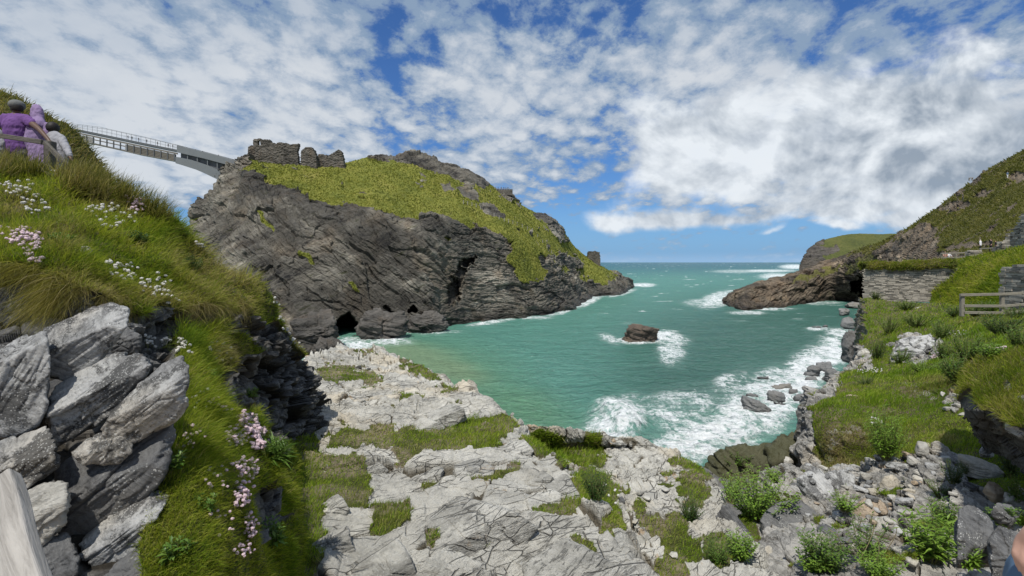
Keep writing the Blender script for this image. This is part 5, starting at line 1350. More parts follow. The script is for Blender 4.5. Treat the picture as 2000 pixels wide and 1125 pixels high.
SHR = [
 (1480,985,150,104,'bright green round-leaved bush filling the head of the gully','leaf_bright',120,.07,18,None,.7),
 (1432,955,50,50,'small bright bush at the seaward end of the gully beside the mossy rock','leaf_bright',36,.06,16,None,.7),
 (1730,866,76,104,'tall leafy spurge with whorled leaves and cream buds on the hummock front','leaf_bright',64,.12,22,None,.26),
 (1612,1085,110,92,'tangled leafy weeds beneath the rubble at the picture bottom','leaf_mid',54,.085,16,None,.4),
 (1690,1060,90,90,'thin pale-stalked weeds between the rubble and the bright lance-leaved plant','leaf_mid',26,.08,12,None,.35),
 (1818,1065,110,110,'bright lance-leaved plant beside the tall dark boulder','leaf_bright',44,.14,18,None,.24),
 (1965,1015,60,50,'dark green broad-leaved plant growing between the dark boulders','leaf_mid',22,.05,14,None,.8),
 (1978,905,50,90,'shadowy leafy plant under the overhung rock shelf','leaf_dark',30,.08,16,None,.4),
 (1985,960,50,60,'narrow-leaved plant beside the big white block','leaf_mid',24,.08,14,None,.3),
 (1890,690,90,66,'wide mid-green shrub in the middle of the slope below the fence','leaf_mid',70,.09,16,None,.6),
 (1868,728,66,60,'dark leafy bush at the left end of the rock shelf','leaf_mid',54,.09,16,None,.6),
 (1955,640,80,50,'low dark green bush right below the timber fence','leaf_dark',56,.11,16,None,.6),
 (1990,665,60,50,'leafy green clump above the grassy rock shelf','leaf_mid',44,.08,16,None,.6),
 (1905,610,50,30,'dark brambly bush at the foot of the fence post','leaf_dark',40,.12,14,None,.6),
 (1865,612,50,24,'dark low bush on the slope seaward of the fence','leaf_dark',36,.12,14,None,.6),
 (1840,650,50,40,'grey-green leafy bush beside the split outcrop','leaf_mid',44,.11,16,None,.6),
 (1790,630,60,32,'rough green bush above the split outcrop','leaf_mid',44,.13,14,None,.5),
 (1738,640,50,40,'tall grass-green bush at the brink before the stone wall','leaf_mid',44,.13,14,None,.35),
 (1712,690,34,50,'dark green scrub hanging on the brink above the surf','leaf_dark',36,.12,14,None,.4),
 (1690,745,44,22,'small dark juniper-like tuft at the seaward edge of the hummock','leaf_dark',30,.07,12,None,.3),
 (1890,915,36,30,'small-leaved weed at the shaded rubble corner','leaf_dark',20,.05,12,None,.5),
 (528,1050,44,60,'big soft-leaved rosette plant low on the grassy bank','leaf_mid',12,.09,10,None,.35),
 (492,770,26,22,'spiky green tuft on the rock step of the grassy bank','leaf_bright',20,.09,10,None,.12),
 (372,522,44,40,'dark green cushion bush high on the grassy bank','leaf_dark',60,.06,14,None,.3),
 (1165,955,70,70,'shrubby thrift-like tuft in the cleft between terrace and ledge','leaf_dark',60,.06,16,None,.2),
 (1350,1000,50,60,'bushy olive clump on the seaward rim of the ledge','leaf_dark',50,.06,16,None,.25),
 (1400,1085,60,60,'feathery green clump against the tilted dark slab','leaf_mid',50,.06,16,None,.22),
 (1760,700,50,34,'leafy clump at the seaward foot of the split outcrop','leaf_mid',40,.1,14,None,.5),
 (1800,720,60,26,'low leafy mat between the split outcrop and the hummock','leaf_bright',40,.09,12,None,.5),
 (1840,690,40,44,'upright leafy plant at the landward end of the split outcrop','leaf_mid',36,.1,16,None,.5),
 (1930,605,44,30,'brambly green bush under the middle rail of the timber fence','leaf_mid',40,.12,14,None,.6),
 (1985,615,44,30,'leafy bush under the far end of the timber fence','leaf_mid',40,.1,14,None,.6),
 (1770,600,44,22,'rough bush close under the long dry-stone wall','leaf_mid',40,.16,14,None,.5),
 (1712,580,30,18,'dark weedy clump at the seaward end of the dry-stone wall foot','leaf_dark',30,.16,14,None,.5),
 (1935,690,46,34,'bright leafy plant where the slope meets the grassy rock shelf','leaf_bright',36,.08,14,None,.5),
 (1860,930,40,50,'trailing dark weeds in the wet corner beside the big white block','leaf_dark',30,.06,14,None,.4),
 (1835,960,50,40,'thin olive weeds in the middle of the rubble','leaf_mid',22,.06,10,None,.3),
 (1585,1100,60,44,'clump of pale green weeds beside the flat dark slab','leaf_bright',30,.07,14,None,.5),
 (1510,930,44,34,'leafy sprig on the mossy shoulder above the gully','leaf_bright',26,.07,12,None,.6),
 (1890,1090,40,50,'bright leaves pushing up in front of the tall dark boulder','leaf_bright',18,.1,14,None,.26),
 (1440,900,60,30,'straggling green plant on the broad mossy rock','leaf_mid',30,.1,12,None,.4),
 (1445,1075,70,60,'leafy green bush in the gully bottom against the long tilted slab','leaf_bright',50,.06,14,None,.6),
 (1650,985,60,40,'pale green leafy weed spreading over the rubble below the hummock','leaf_bright',30,.06,14,None,.5),
 (1845,1010,56,60,'tall green weed between the rubble and the tall dark boulder','leaf_mid',30,.08,14,None,.35),
 (1720,1110,90,60,'dense bright weeds along the bottom edge of the rubble','leaf_bright',50,.07,14,None,.4),
 (330,905,50,44,'broad-leaved weed in the long grass beside the big dark block','leaf_mid',14,.05,10,None,.5),
 (400,985,46,40,'low leafy weed in the middle of the hanging grass','leaf_mid',14,.045,10,None,.5),
 (345,1075,60,50,'leafy weed at the bottom edge of the bank beside the slab heap','leaf_mid',14,.05,10,None,.45),
 (405,735,40,34,'small leafy plant beside the rock step on the bank','leaf_bright',16,.06,10,None,.45),
 (270,470,44,30,'dark leafy patch in the upper bank grass','leaf_dark',40,.06,12,None,.5),
 (120,470,46,30,'olive leafy patch in the bank grass above the hollow','leaf_mid',40,.05,12,None,.5),
 (535,890,50,44,'dark strappy grass-like plant at the foot of the dark crag','leaf_mid',40,.2,8,None,.08)]
for i, (px, py, w, h, lb, mt, st, lf, per, d, asp) in enumerate(SHR):
    shrub(px, py, w, h, lb, mt, st, lf, per, d, 700 + i, aspect=asp, name='shrub', cat='shrub' if h > 45 else 'plant')

# ---------------------------------------------------------------- thrift in flower
def headmesh(nm, mat, seed):
    v, f = ico(2)
    r = np.random.default_rng(seed)
    v = v * (1 + .22 * r.normal(size=(len(v), 1)) * .6); v = v * np.array([1, 1, .78])
    lean = r.normal(size=2) * .8; n = len(v)
    st = np.array([[-.1, 0, -.5], [.1, 0, -.5], [lean[0] + .1, lean[1], -5.5], [lean[0] - .1, lean[1], -5.5], [0, -.1, -.5], [0, .1, -.5], [lean[0], lean[1] + .1, -5.5], [lean[0], lean[1] - .1, -5.5]])
    me = bpy.data.meshes.new(nm)
    me.from_pydata([tuple(q) for q in np.concatenate([v, st])], [], [tuple(int(k) for k in q) for q in f] + [(n, n + 1, n + 2, n + 3), (n + 4, n + 5, n + 6, n + 7)])
    me.materials.append(mat); me.materials.append(M['stalk'])
    me.polygons[-1].material_index = 1; me.polygons[-2].material_index = 1
    me.update(); return me
HM = {'pink': [headmesh('thrift_head', M['pink'], i) for i in range(3)], 'white': [headmesh('thrift_head', M['white'], i + 5) for i in range(3)]}
TH = [ # px, py, rx, ry, rot, n, colour, label
 (38,468,44,24,20,46,'pink','dense pink thrift cushion over the dark hollow at the picture edge'),
 (66,510,18,18,0,16,'pink','lower tip of pink thrift drooping beside the dark hollow'),
 (30,372,34,18,0,16,'white','white thrift heads in the grass just under the railing post'),
 (62,405,36,20,20,16,'white','white thrift scattered above the pink cushion'),
 (122,348,40,10,20,12,'white','row of white thrift along the crest beside the people'),
 (190,432,50,18,30,9,'white','sparse white thrift in the middle of the upper bank'),
 (232,428,44,16,20,16,'white','white thrift patch high on the bank below the brown tussock'),
 (265,400,30,20,50,16,'pink','pale pink thrift on the crest behind the tussocks'),
 (396,492,18,6,20,10,'white','white thrift on the crest beside the dark crest rock'),
 (235,538,32,20,10,22,'white','white thrift clump in the hollow above the topmost slab'),
 (305,568,34,26,10,24,'white','white thrift clump above the dark ledge rocks'),
 (330,592,20,16,0,6,'white','few white thrift heads on the edge of the dark ledge'),
 (300,678,36,10,0,20,'white','white thrift fringe above the slanting pale slab'),
 (356,690,10,22,10,18,'white','white thrift hanging down the end of the slanting slab'),
 (432,690,34,26,30,12,'white','loose white thrift on the green ledge under the dark crag'),
 (560,640,14,22,-20,18,'white','white thrift on the bank edge against the far cliff'),
 (580,680,14,16,-20,14,'white','lowest white thrift on the bank edge above the beach'),
 (545,600,12,14,0,6,'white','few white thrift heads on the upper bank edge'),
 (385,790,14,26,0,8,'white','white thrift strung along the right of the slab heap'),
 (428,800,28,18,20,12,'pink','loose pink thrift beside the rock step'),
 (486,838,24,20,30,44,'pink','thick pink thrift crowning the flower streak down the bank'),
 (505,868,14,24,10,40,'pink','dense pink thrift along the outer side of the flower streak'),
 (462,862,22,18,20,28,'pink','pink thrift on the inner side of the flower streak'),
 (478,925,20,22,10,32,'pink','middle pink thrift of the flower streak'),
 (470,975,16,26,10,28,'pink','pink thrift in the lower half of the flower streak'),
 (486,1035,10,26,0,22,'pink','low pink thrift against the dark rock of the bank foot'),
 (470,1082,18,14,0,10,'pink','lowest pink thrift at the bottom of the bank'),
 (372,868,24,26,0,9,'pink','scattered pink thrift heads beside the long pale slab'),
 (415,930,26,40,0,8,'pink','few pink thrift heads in the long hanging grass'),
 (432,1030,24,24,0,5,'pink','single pink thrift heads low in the hanging grass'),
 (1698,727,26,6,0,22,'white','white thrift fringe on the brink beside the hummock'),
 (1828,700,14,5,-20,14,'pink','pale thrift patch under the split outcrop'),
 (1946,690,12,4,0,12,'pink','pale thrift patch above the rock shelf'),
 (1870,654,20,7,0,14,'white','white thrift among stones under the fence'),
 (1708,828,12,8,0,10,'white','cream buds at the top of the leafy spurge'),
 (1190,975,26,34,20,10,'white','few white thrift heads in the cleft between terrace and ledge'),
 (1150,866,16,6,0,6,'white','white thrift beside the tall tuft on the brink')]
def thrift(i, e):
    px, py, rx, ry, rot, n, colr, lb = e
    r = np.random.default_rng(900 + i); a = math.radians(rot)
    pts = []
    for k in range(min(98, int(n * 2.1)) if colr == 'pink' else int(n * 1.7)):
        t, q = r.uniform(0, 2 * np.pi), math.sqrt(r.random())
        x, y = math.cos(t) * q * rx, math.sin(t) * q * ry
        h = hit(px + x * math.cos(a) - y * math.sin(a), py + x * math.sin(a) + y * math.cos(a))
        if h is not None and h[0][1] < 60: pts.append(h[0])
    if not pts: return
    pts = np.array(pts); md = np.median(pts, axis=0); dist = np.linalg.norm(pts - md, axis=1); pts = pts[dist < max(np.median(dist) * 2.4, .05)]; md = md[1]
    b = pts.mean(0); b[2] = pts[:, 2].min()
    root = empty('sea_thrift', b, lb, 'flower')
    for q in pts:
        sz = r.uniform(.0078, .0118) * (1.02 if colr == 'pink' else 1.0) * min(max(md / 3.2, .95), 2.6)
        tip = q + np.array([r.normal() * .015 + .02, r.normal() * .015 - .02, min(r.uniform(3.0, 5.2) * sz, .11)])
        o = bpy.data.objects.new('flower', HM[colr][int(r.integers(3))]); COL.objects.link(o); o.parent = root
        o.location = Vector([float(c) for c in tip - b])
        o.scale = (sz, sz, sz); o.rotation_euler = (r.normal() * .25, r.normal() * .25, r.uniform(0, 6))
for i, e in enumerate(TH): thrift(i, e)
# dry arching stalks at the bottom of the gully
def stalks():
    r = np.random.default_rng(44)
    for i, (px, py, dx, dy) in enumerate([(1668,1110,40,-90),(1700,1120,10,-70),(1640,1095,-20,-60),(1720,1090,30,-60),(1655,1060,26,-50),(1690,1080,44,-30)]):
        q = hit(px, py)
        if q is None: continue
        a = q[0]; d = a[1]; b = P(px + dx, py + dy, d - .2); m = (a + b) / 2 + np.array([.08, -.1, .18])
        pts = [(1 - t) ** 2 * a + 2 * t * (1 - t) * m + t * t * b for t in np.linspace(0, 1, 9)]
        V, Fc = [], []
        for k in range(8): beam(V, Fc, pts[k], pts[k + 1], .007, .007)
        o = build('dry_stalk', V, Fc, M['straw']); rebase(o, a)
        tag(o, 'dry arching straw-coloured plant stalk among the gully weeds', 'stalk', 'dry stalks in the gully')
stalks()
refresh()
# ---------------------------------------------------------------- ruins and walls
def ruin(name, poly, d0, d1, thick, label, holes=(), step=1.1, cat='ruin', rough=.28, mat='ruin'):
    poly = np.array(poly, float)
    x0, x1, y0, y1 = poly[:, 0].min() - 1, poly[:, 0].max() + 1, poly[:, 1].min() - 1, poly[:, 1].max() + 1
    xs = np.arange(x0, x1 + step, step); ys = np.arange(y0, y1 + step, step)
    cx, cy = np.meshgrid((xs[:-1] + xs[1:]) / 2, (ys[:-1] + ys[1:]) / 2)
    jx = cx.ravel() + 1.2 * pn(np.stack([cx.ravel() / 3, cy.ravel() / 3, cx.ravel() * 0], 1), 4); jy = cy.ravel() + 1.6 * pn(np.stack([cx.ravel() / 3, cy.ravel() / 3, cx.ravel() * 0 + 9], 1), 5)
    ins = inpoly(jx, jy, poly)
    for h in holes: ins &= ~inpoly(cx.ravel(), cy.ravel(), h)
    ins = ins.reshape(cx.shape)
    X, Y = np.meshgrid(xs, ys)
    D = d0 + (d1 - d0) * (X - x0) / (x1 - x0)
    fr = np.stack([(X - 1000) / F * D, D, CZ + (HY - Y) / F * D], -1)
    q = fr.reshape(-1, 3)
    f1, f2, r, off = voro(q / np.array([.75, .75, .32]), 8)
    dy = (-(r[:, 0] - .3) * rough + .12 * (1 - sstep(0, .12, f2 - f1)) + rough * .8 * fbm(q / 2.2, 3, 9)).reshape(X.shape)
    fr[..., 1] += dy
    bk = fr.copy(); bk[..., 1] += thick - 2 * dy * .3
    # back face keeps its own distance so the wall is a solid
    ny, nx = X.shape; N = nx * ny
    V = np.concatenate([fr.reshape(-1, 3), bk.reshape(-1, 3)])
    Q = []
    id_ = np.arange(N).reshape(ny, nx)
    pad = np.pad(ins, 1)
    for j, i in zip(*np.nonzero(ins)):
        a, b, c, e = id_[j, i], id_[j, i + 1], id_[j + 1, i + 1], id_[j + 1, i]
        Q.append([a, e, c, b]); Q.append([a + N, b + N, c + N, e + N])
        if not pad[j, i + 1]: Q.append([a, b, b + N, a + N])
        if not pad[j + 2, i + 1]: Q.append([e, e + N, c + N, c])
        if not pad[j + 1, i]: Q.append([a, a + N, e + N, e])
        if not pad[j + 1, i + 2]: Q.append([b, c, c + N, b + N])
    Q = np.array(Q); u = np.unique(Q); mp = np.full(len(V), -1); mp[u] = np.arange(len(u))
    o = mesh_np(name, V[u], mp[Q], M[mat], {'grass': np.zeros(len(u)), 'wet': np.zeros(len(u))}, smooth=False)
    rebase(o); tag(o, label, cat); return o
ruin('castle_wall', [(482,340),(484,300),(485,287),(489,284),(494,284),(495,272),(499,271),(508,270),(512,273),(519,272),(526,273),(531,278),(538,281),(546,277),(553,280),(560,279),(566,283),(571,282),(575,281),(583,281),(583,286),(580,293),(582,308),(584,330),(560,340),(520,340)], 191, 191, 1.6,
     'long ruined castle wall with a window gap on the headland crest', [[(503,275),(508,275),(508.5,283),(502.5,283)]])
ruin('castle_wall', [(586,330),(588,296),(594,288),(602,286),(609,288),(614,296),(617,305),(619,330)], 191, 191, 2.2, 'rounded stub of ruined wall beside the long castle wall')
ruin('castle_wall', [(618,330),(621,301),(630,301),(640,304),(650,299),(658,294),(661,292),(666,295),(669,305),(674,332),(650,332)], 193, 196, 2.0, 'jagged gable-shaped ruin at the end of the castle walls')
ruin('ruined_tower', [(1149,518),(1149,493),(1151,490),(1156,492),(1160,490),(1166,491),(1172,493),(1173,520)], 341, 341, 6.0, 'small square ruined tower standing on the grassy tip of the headland', step=.8)
ruin('crest_rock', [(420,345),(436,322),(450,314),(463,310),(478,302),(486,300),(488,330),(455,350)], 187, 187, 7, 'rocky knoll where the bridge lands below the castle wall', step=1.4, cat='rock', rough=1.0)
def drywall(name, pts, thick, hh, label, seed, face=(0, -1)):
    """pts: (px, py_top, py_bottom, d) along the wall; coursed flat stones"""
    r = np.random.default_rng(seed); V, Fc = [], []
    A = [(P(x, yt, d), P(x, yb, d)) for x, yt, yb, d in pts]
    for k in range(len(A) - 1):
        (t0, b0), (t1, b1) = A[k], A[k + 1]
        L = np.linalg.norm((b1 - b0)[:2]); dr = (b1 - b0) / L; dr[2] = 0; dr = nz(dr)
        nrm = np.array([dr[1], -dr[0], 0])
        if nrm @ (np.array([0, 0, CZ]) - b0) < 0: nrm = -nrm
        zmin = min(b0[2], b1[2]); zmax = max(t0[2], t1[2])
        z = zmin - .1
        R = np.stack([dr, nrm, [0, 0, 1]], 1)
        # backing core
        for s in np.arange(0, L, .5):
            u = min(s + .25, L) / L; lo = b0[2] + (b1[2] - b0[2]) * u - .1; hi = t0[2] + (t1[2] - t0[2]) * u - hh * .7
            if hi > lo: bx(V, Fc, b0 + (b1 - b0) * u * np.array([1, 1, 0]) - nrm * (thick * .5) + np.array([0, 0, (lo + hi) / 2 - b0[2]]), (.52, thick * .8, hi - lo), R)
        while z < zmax:
            s = -r.uniform(0, .3)
            h = hh * r.uniform(.75, 1.25)
            while s < L:
                w = r.uniform(2.2, 6.5) * hh
                u = np.clip((s + w / 2) / L, 0, 1); hi = t0[2] + (t1[2] - t0[2]) * u; lo = b0[2] + (b1[2] - b0[2]) * u - .15
                if z + h * .5 < hi and z + h > lo and s + w > 0:
                    c = b0 + (b1 - b0) * u * np.array([1, 1, 0]); c[2] = z + h / 2
                    dp = thick * r.uniform(.32, .46)
                    tl = r.normal() * .035
                    Rz = R @ np.array([[math.cos(tl), 0, -math.sin(tl)], [0, 1, 0], [math.sin(tl), 0, math.cos(tl)]])
                    bx(V, Fc, c - nrm * (dp / 2 - r.uniform(-.02, .10) * hh * 6), (w * .97, dp, h * .9), Rz)
                s += w
            z += h
    o = build(name, V, Fc, M['walling']); rebase(o); tag(o, label, 'wall'); return o
drywall('stone_wall', [(1689,526,590,56),(1760,527,588,54),(1862,522,582,51)], .9, .115, 'long dry-stone wall with a turf cap between the rock point and the green bank', 1)
drywall('stone_wall', [(1958,522,608,27),(2100,500,622,23)], .8, .12, 'dry-stone wall face rising behind the timber fence', 2)
drywall('stone_wall', [(1940,486,500,60),(1952,474,500,59),(1975,455,500,58),(1998,420,500,56),(2110,330,500,50)], .9, .17, 'stepped dry-stone wall climbing the hill beside the walkers', 3)
drywall('stone_wall', [(1896,489,510,63),(1914,489,509,63)], .9, .17, 'short stone gate pier between the two railings on the path', 4)
def turfcap():
    pts = [P(1687,523,55.8), P(1720,522,55), P(1760,523,53.8), P(1800,521,52.6), P(1862,518,50.8)]
    n = 90; V = []
    for i in range(n):
        t = i / (n - 1) * (len(pts) - 1); k = min(int(t), len(pts) - 2); c = pts[k] * (1 - t + k) + pts[k + 1] * (t - k)
        for j in range(9):
            a = -.25 * np.pi + j / 8 * 1.5 * np.pi
            V.append(c + np.array([.15, .75 * math.cos(a) * -1 + .4, .38 * math.sin(a) + .1]))
    V = np.array(V); V = V + (fbm(V / .7, 3, 4)[:, None] * np.array([.2, .3, .35]))
    o = mesh_np('turf_cap', V, gridfaces(n, 9), M['bank'], {'grass': np.ones(len(V)), 'wet': np.zeros(len(V)), 'crack': np.zeros(len(V))})
    r = np.random.default_rng(3); id_ = r.integers(0, len(V), 6000); p = V[id_] + r.normal(size=(6000, 3)) * .06
    rebase(o); tag(o, 'overhanging turf cap along the top of the long dry-stone wall', 'turf')
    blades('grass', p, np.tile([0, -.3, .9], (6000, 1)), r.uniform(.15, .4, 6000), np.full(6000, .045), (0, -.6, -.6), 'green', (r.random(6000) < .4) * .8, 60)
turfcap()
# ---------------------------------------------------------------- the footbridge
def bridge():
    dd = lambda x: 186 + (452 - x) / 350 * 8
    root = empty('footbridge', P(340, 300, dd(340)), 'slender steel cantilever footbridge from the mainland slope to the castle headland', 'bridge')
    base = np.array(root.location)
    ip = lambda poly, x: float(np.interp(x, [q[0] for q in poly], [q[1] for q in poly]))
    def W(x, y, off=0.0): return P(x, y, dd(x)) + np.array([0, off, 0]) - base
    def ribbon(nm, top, bot, xs, off, th, mat):
        V, Fc = [], []
        for x in xs:
            a, b = ip(top, x), ip(bot, x)
            V += [W(x, a, off), W(x, b, off), W(x, b, off + th), W(x, a, off + th)]
        n = len(xs)
        for i in range(n - 1):
            k = i * 4
            for j in range(4): Fc.append([k + j, k + (j + 1) % 4, k + 4 + (j + 1) % 4, k + 4 + j])
        Fc += [[0, 3, 2, 1], [4 * n - 4, 4 * n - 3, 4 * n - 2, 4 * n - 1]]
        return build(nm, V, Fc, mat, root)
    lin = lambda a, b, n: list(np.linspace(a, b, n))
    shift = lambda poly, k: [(x, y + k) for x, y in poly]
    DECK = [(60,233),(119,246),(144,250.5),(233,269),(290,281),(345,292),(400,304.5),(462,319)]
    RAIL = [(60,222),(119,238.5),(195,248),(290,269),(347,283),(461,313)]
    BOT = [(60,262),(119,270),(166,278),(214,288.5),(267,301),(341,315)]
    ribbon('deck', DECK, shift(DECK, 4.0), lin(60, 462, 26), 0, 3.2, M['steel_dark'])
    ribbon('lower_deck', shift(DECK, 6.2), shift(DECK, 9.2), lin(60, 346, 20), .1, .35, M['deck'])
    for off in (0.05, 2.9):
        ribbon('handrail', RAIL, shift(RAIL, .55), lin(60, 347, 18), off, .07, M['steel'])
        mid = [(x, (ip(RAIL, x) + ip(DECK, x)) / 2) for x in (60, 119, 195, 290, 347)]
        ribbon('rail_wire', mid, shift(mid, .35), lin(60, 347, 18), off, .05, M['steel'])
    for x in np.arange(66, 346, 9.5):
        V, Fc = [], []; beam(V, Fc, W(x, ip(RAIL, x), .08), W(x, ip(DECK, x), .08), .07, .07, (0, 1, 0)); build('rail_post', V, Fc, M['steel'], root)
    # latticed lower box with slats
    ribbon('bottom_chord', shift(BOT, -2.0), BOT, lin(60, 342, 20), .1, 2.9, M['deck'])
    for k, x in enumerate(list(np.arange(76, 345, 13.2)) + [341]):
        V, Fc = [], []; beam(V, Fc, W(x, ip(DECK, x) + 9, .2), W(x, ip(BOT, x) - 1, .2), .32, .32, (0, 1, 0)); build('truss_post', V, Fc, M['steel_dark'], root)
    for k in range(5):
        f0 = .12 + k * .19
        tp = [(x, (ip(DECK, x) + 9) * (1 - f0) + (ip(BOT, x) - 1) * f0) for x in (60, 119, 150, 190, 233, 290, 341)]
        gap = 2.0
        xs = lin(60, 186, 12) + [186.5] + lin(240, 341, 12) if k in (0, 2, 3) else lin(60, 341, 22)
        for seg in ((lin(60, 182, 12), lin(243, 341, 10)) if k in (0, 2, 3) else (lin(60, 341, 22),)):
            ribbon('slat', tp, shift(tp, gap), seg, .3, .3, M['deck'])
    ribbon('panel', shift(DECK, 10), shift(BOT, -2.4), lin(246, 341, 10), .75, .2, M['deck'])
    # solid steel part above the arch
    PT, PB = [(346,284),(400,297.5),(463,314)], [(346,297.5),(400,310),(463,327)]
    ribbon('parapet', PT, PB, lin(346, 463, 12), -.25, .2, M['steel'])
    ribbon('parapet', shift(PT, .4), PB, lin(346, 463, 12), 3.2, .2, M['steel'])
    ribbon('handrail', shift(PT, -1.2), shift(PT, -.3), lin(346, 463, 12), -.25, .12, M['steel_dark'])
    AT = [(347,306.5),(375,312.5),(404,322),(425,331),(444,341),(462,352)]; AB = [(342,318.5),(360,324),(385,332),(405,341),(427,351.5),(450,364)]
    ATi = lambda x: ip(AT, x)
    ribbon('arch_rib', AT, [(x, ip(AB, x)) for x in (342, 360, 385, 405, 427, 450, 462)], lin(343, 462, 16), -.1, .5, M['steel'])
    ribbon('arch_rib', AT, [(x, ip(AB, x) - 1) for x in (342, 360, 385, 405, 427, 450, 462)], lin(343, 462, 16), 2.8, .5, M['steel'])
    ribbon('arch_soffit', [(x, ip(AB, x) - 5) for x in (342, 385, 427, 462)], [(x, ip(AB, x) - 4) for x in (342, 385, 427, 462)], lin(343, 462, 14), .3, 2.6, M['steel_dark'])
    ribbon('web', shift(PB, -.5), AT, lin(350, 455, 12), .9, 1.2, M['steel_dark'])
    for x in (366, 385, 405, 424):
        V, Fc = [], []; beam(V, Fc, W(x, ip(PB, x), .2), W(x, ip(AT, x), .2), .3, .3, (0, 1, 0)); build('strut', V, Fc, M['steel'], root)
    return DECK, dd, ip
BR = bridge()
# ---------------------------------------------------------------- timber rails and fences
def fence(label, posts, rails, name='timber_fence', mat='wood', pw=.12, rw=.10, rt=.05):
    """posts: (px,py_top,py_bottom,d); rails: lists of (px,py,d)"""
    b0 = P(posts[0][0], posts[0][2], posts[0][3])
    root = empty(name, b0, label, 'fence')
    for x, yt, yb, d in posts:
        V, Fc = [], []; beam(V, Fc, P(x, yb, d) - b0, P(x, yt, d) - b0, pw, pw, (0, 1, 0)); bevel(build('post', V, Fc, M[mat], root), pw * .1)
    for rl in rails:
        V, Fc = [], []
        for a, b in zip(rl[:-1], rl[1:]):
            o = np.array([0, -pw * .5 - rt * .5, 0])
            beam(V, Fc, P(*a) - b0 + o, P(*b) - b0 + o, rt, rw)
        bevel(build('rail', V, Fc, M[mat], root), rt * .15)
    return root
fence('weathered timber railing the three people in purple and white lean on', [(98,276,335,9.3),(-60,252,318,9.6),(160,336,372,8.7)], [[(-70,256,9.6),(-20,263,9.5),(92,280,9.3)], [(-70,294,9.6),(92,325,9.3)], [(96,281,9.25),(128,312,9.0),(162,348,8.6)]], mat='wood_dark', pw=.14, rw=.085, rt=.05)
fence('grey two-bay timber fence on the green slope before the dry-stone wall face', [(1879,574,618,25),(1957,573,619,25),(2060,566,612,24)], [[(1872,576,25),(1960,574,25),(2070,567,24)], [(1880,597,25),(1957,597.5,25),(2065,588,24)], [(1880,610,25),(1957,611,25),(2065,602,24)]], mat='wood_mid', pw=.16, rw=.13, rt=.06)
fence('pale path railing with seated people behind it above the long dry-stone wall', [(1839,494,514,66),(1867,494,513,66),(1894,492,512,65)], [[(1837,495.5,66),(1895,493,65)], [(1839,503.5,66),(1895,502,65)], [(1839,512,66),(1895,510,65)]], mat='wood_mid', pw=.2, rw=.16, rt=.08)
fence('short path railing leading to the stepped wall', [(1915,485,496,64),(1947,482,494,62)], [[(1912,486,64),(1950,483.5,62)]], mat='wood_mid', pw=.18, rw=.14, rt=.08)
fence('tiny railing on the hill skyline', [(1893,347.5,353,166),(1899,347,352.5,166)], [[(1891,348,166),(1900,347.6,166)]], mat='wood_pale', pw=.3, rw=.3, rt=.1)
V, Fc = [], []; beam(V, Fc, P(1882,505,58), P(1882,523,58), .2, .2, (0, 1, 0)); o = build('timber_post', V, Fc, M['wood']); rebase(o); tag(o, 'single short post under the stone gate pier', 'post')
# pale plank at the near corner
V, Fc = [], []
a, b = P(-20, 955, 1.55), P(44, 1190, 1.25)
L = float(np.linalg.norm(b - a)); nx = 24
for i in range(nx + 1):
    for (w, h) in ((-.068, -.025), (.068, -.025), (.068, .025), (-.068, .025)):
        V.append(np.array([(i / nx - .5) * L, w, h]))
for i in range(nx):
    for j in range(4): Fc.append([i * 4 + j, i * 4 + (j + 1) % 4, i * 4 + 4 + (j + 1) % 4, i * 4 + 4 + j])
Fc += [[3, 2, 1, 0], [nx * 4, nx * 4 + 1, nx * 4 + 2, nx * 4 + 3]]
V = [v + np.array([0, .004 * math.sin(v[0] * 9), .003 * math.sin(v[0] * 14 + 1)]) for v in V]
o = bevel(build('plank', V, Fc, M['wood_pale']), .008, 3)
R = frame(b - a, (0, -.8, .6)); o.matrix_world = Matrix([[*map(float, R[i]), float(((a + b) / 2)[i])] for i in range(3)] + [[0, 0, 0, 1]])
tag(o, 'bare pale weathered plank end at the near corner beside the slab heap', 'plank')
V, Fc = [], []
for x, y in ((1953,384.5),(1974,382.0)):
    beam(V, Fc, P(x, y, 132), P(x, y - 4.5, 132), .12, .12, (0, 1, 0))
bx(V, Fc, P(1964, 382.2, 131.9), (2.9, .1, .5)); bx(V, Fc, P(1964, 379.5, 132), (2.9, .12, .16)); bx(V, Fc, P(1964, 381, 132), (2.9, .08, .14))
o = build('bench', V, Fc, M['wood_pale']); rebase(o); tag(o, 'pale bench alone on the steep grassy hill', 'bench')
# fence line up the headland path
def pathfence():
    line = [(905,398),(930,404),(955,418),(985,432),(1010,440),(1040,452),(1060,474),(1085,505),(1105,527)]
    pts = []
    for a, b in zip(line[:-1], line[1:]):
        n = max(2, int((b[0] - a[0]) / 8))
        for k in range(n): pts.append((a[0] + (b[0] - a[0]) * k / n, a[1] + (b[1] - a[1]) * k / n))
    W = [h[0] for h in (hit(x, y) for x, y in pts) if h is not None and 150 < h[0][1] < 340]
    if len(W) < 3: return
    root = empty('path_fence', W[0], 'thin post-and-wire fence along the path down the headland slope', 'fence'); b0 = np.array(root.location)
    for q in W:
        V, Fc = [], []; beam(V, Fc, q - b0 - np.array([0, 0, .2]), q - b0 + np.array([0, 0, 1.4]), .22, .22, (0, 1, 0)); build('post', V, Fc, M['wood_pale'], root)
    V, Fc = [], []
    for a, b in zip(W[:-1], W[1:]):
        if np.linalg.norm(a - b) < 16: beam(V, Fc, a - b0 + np.array([0, 0, 1.25]), b - b0 + np.array([0, 0, 1.25]), .07, .07)
    build('wire', V, Fc, M['steel_dark'], root)
pathfence()
V, Fc = [], []; bx(V, Fc, (0, -2.2, 18.3), (9, 6, .2)); o = build('path', V, Fc, M['sand']); tag(o, kind='structure')
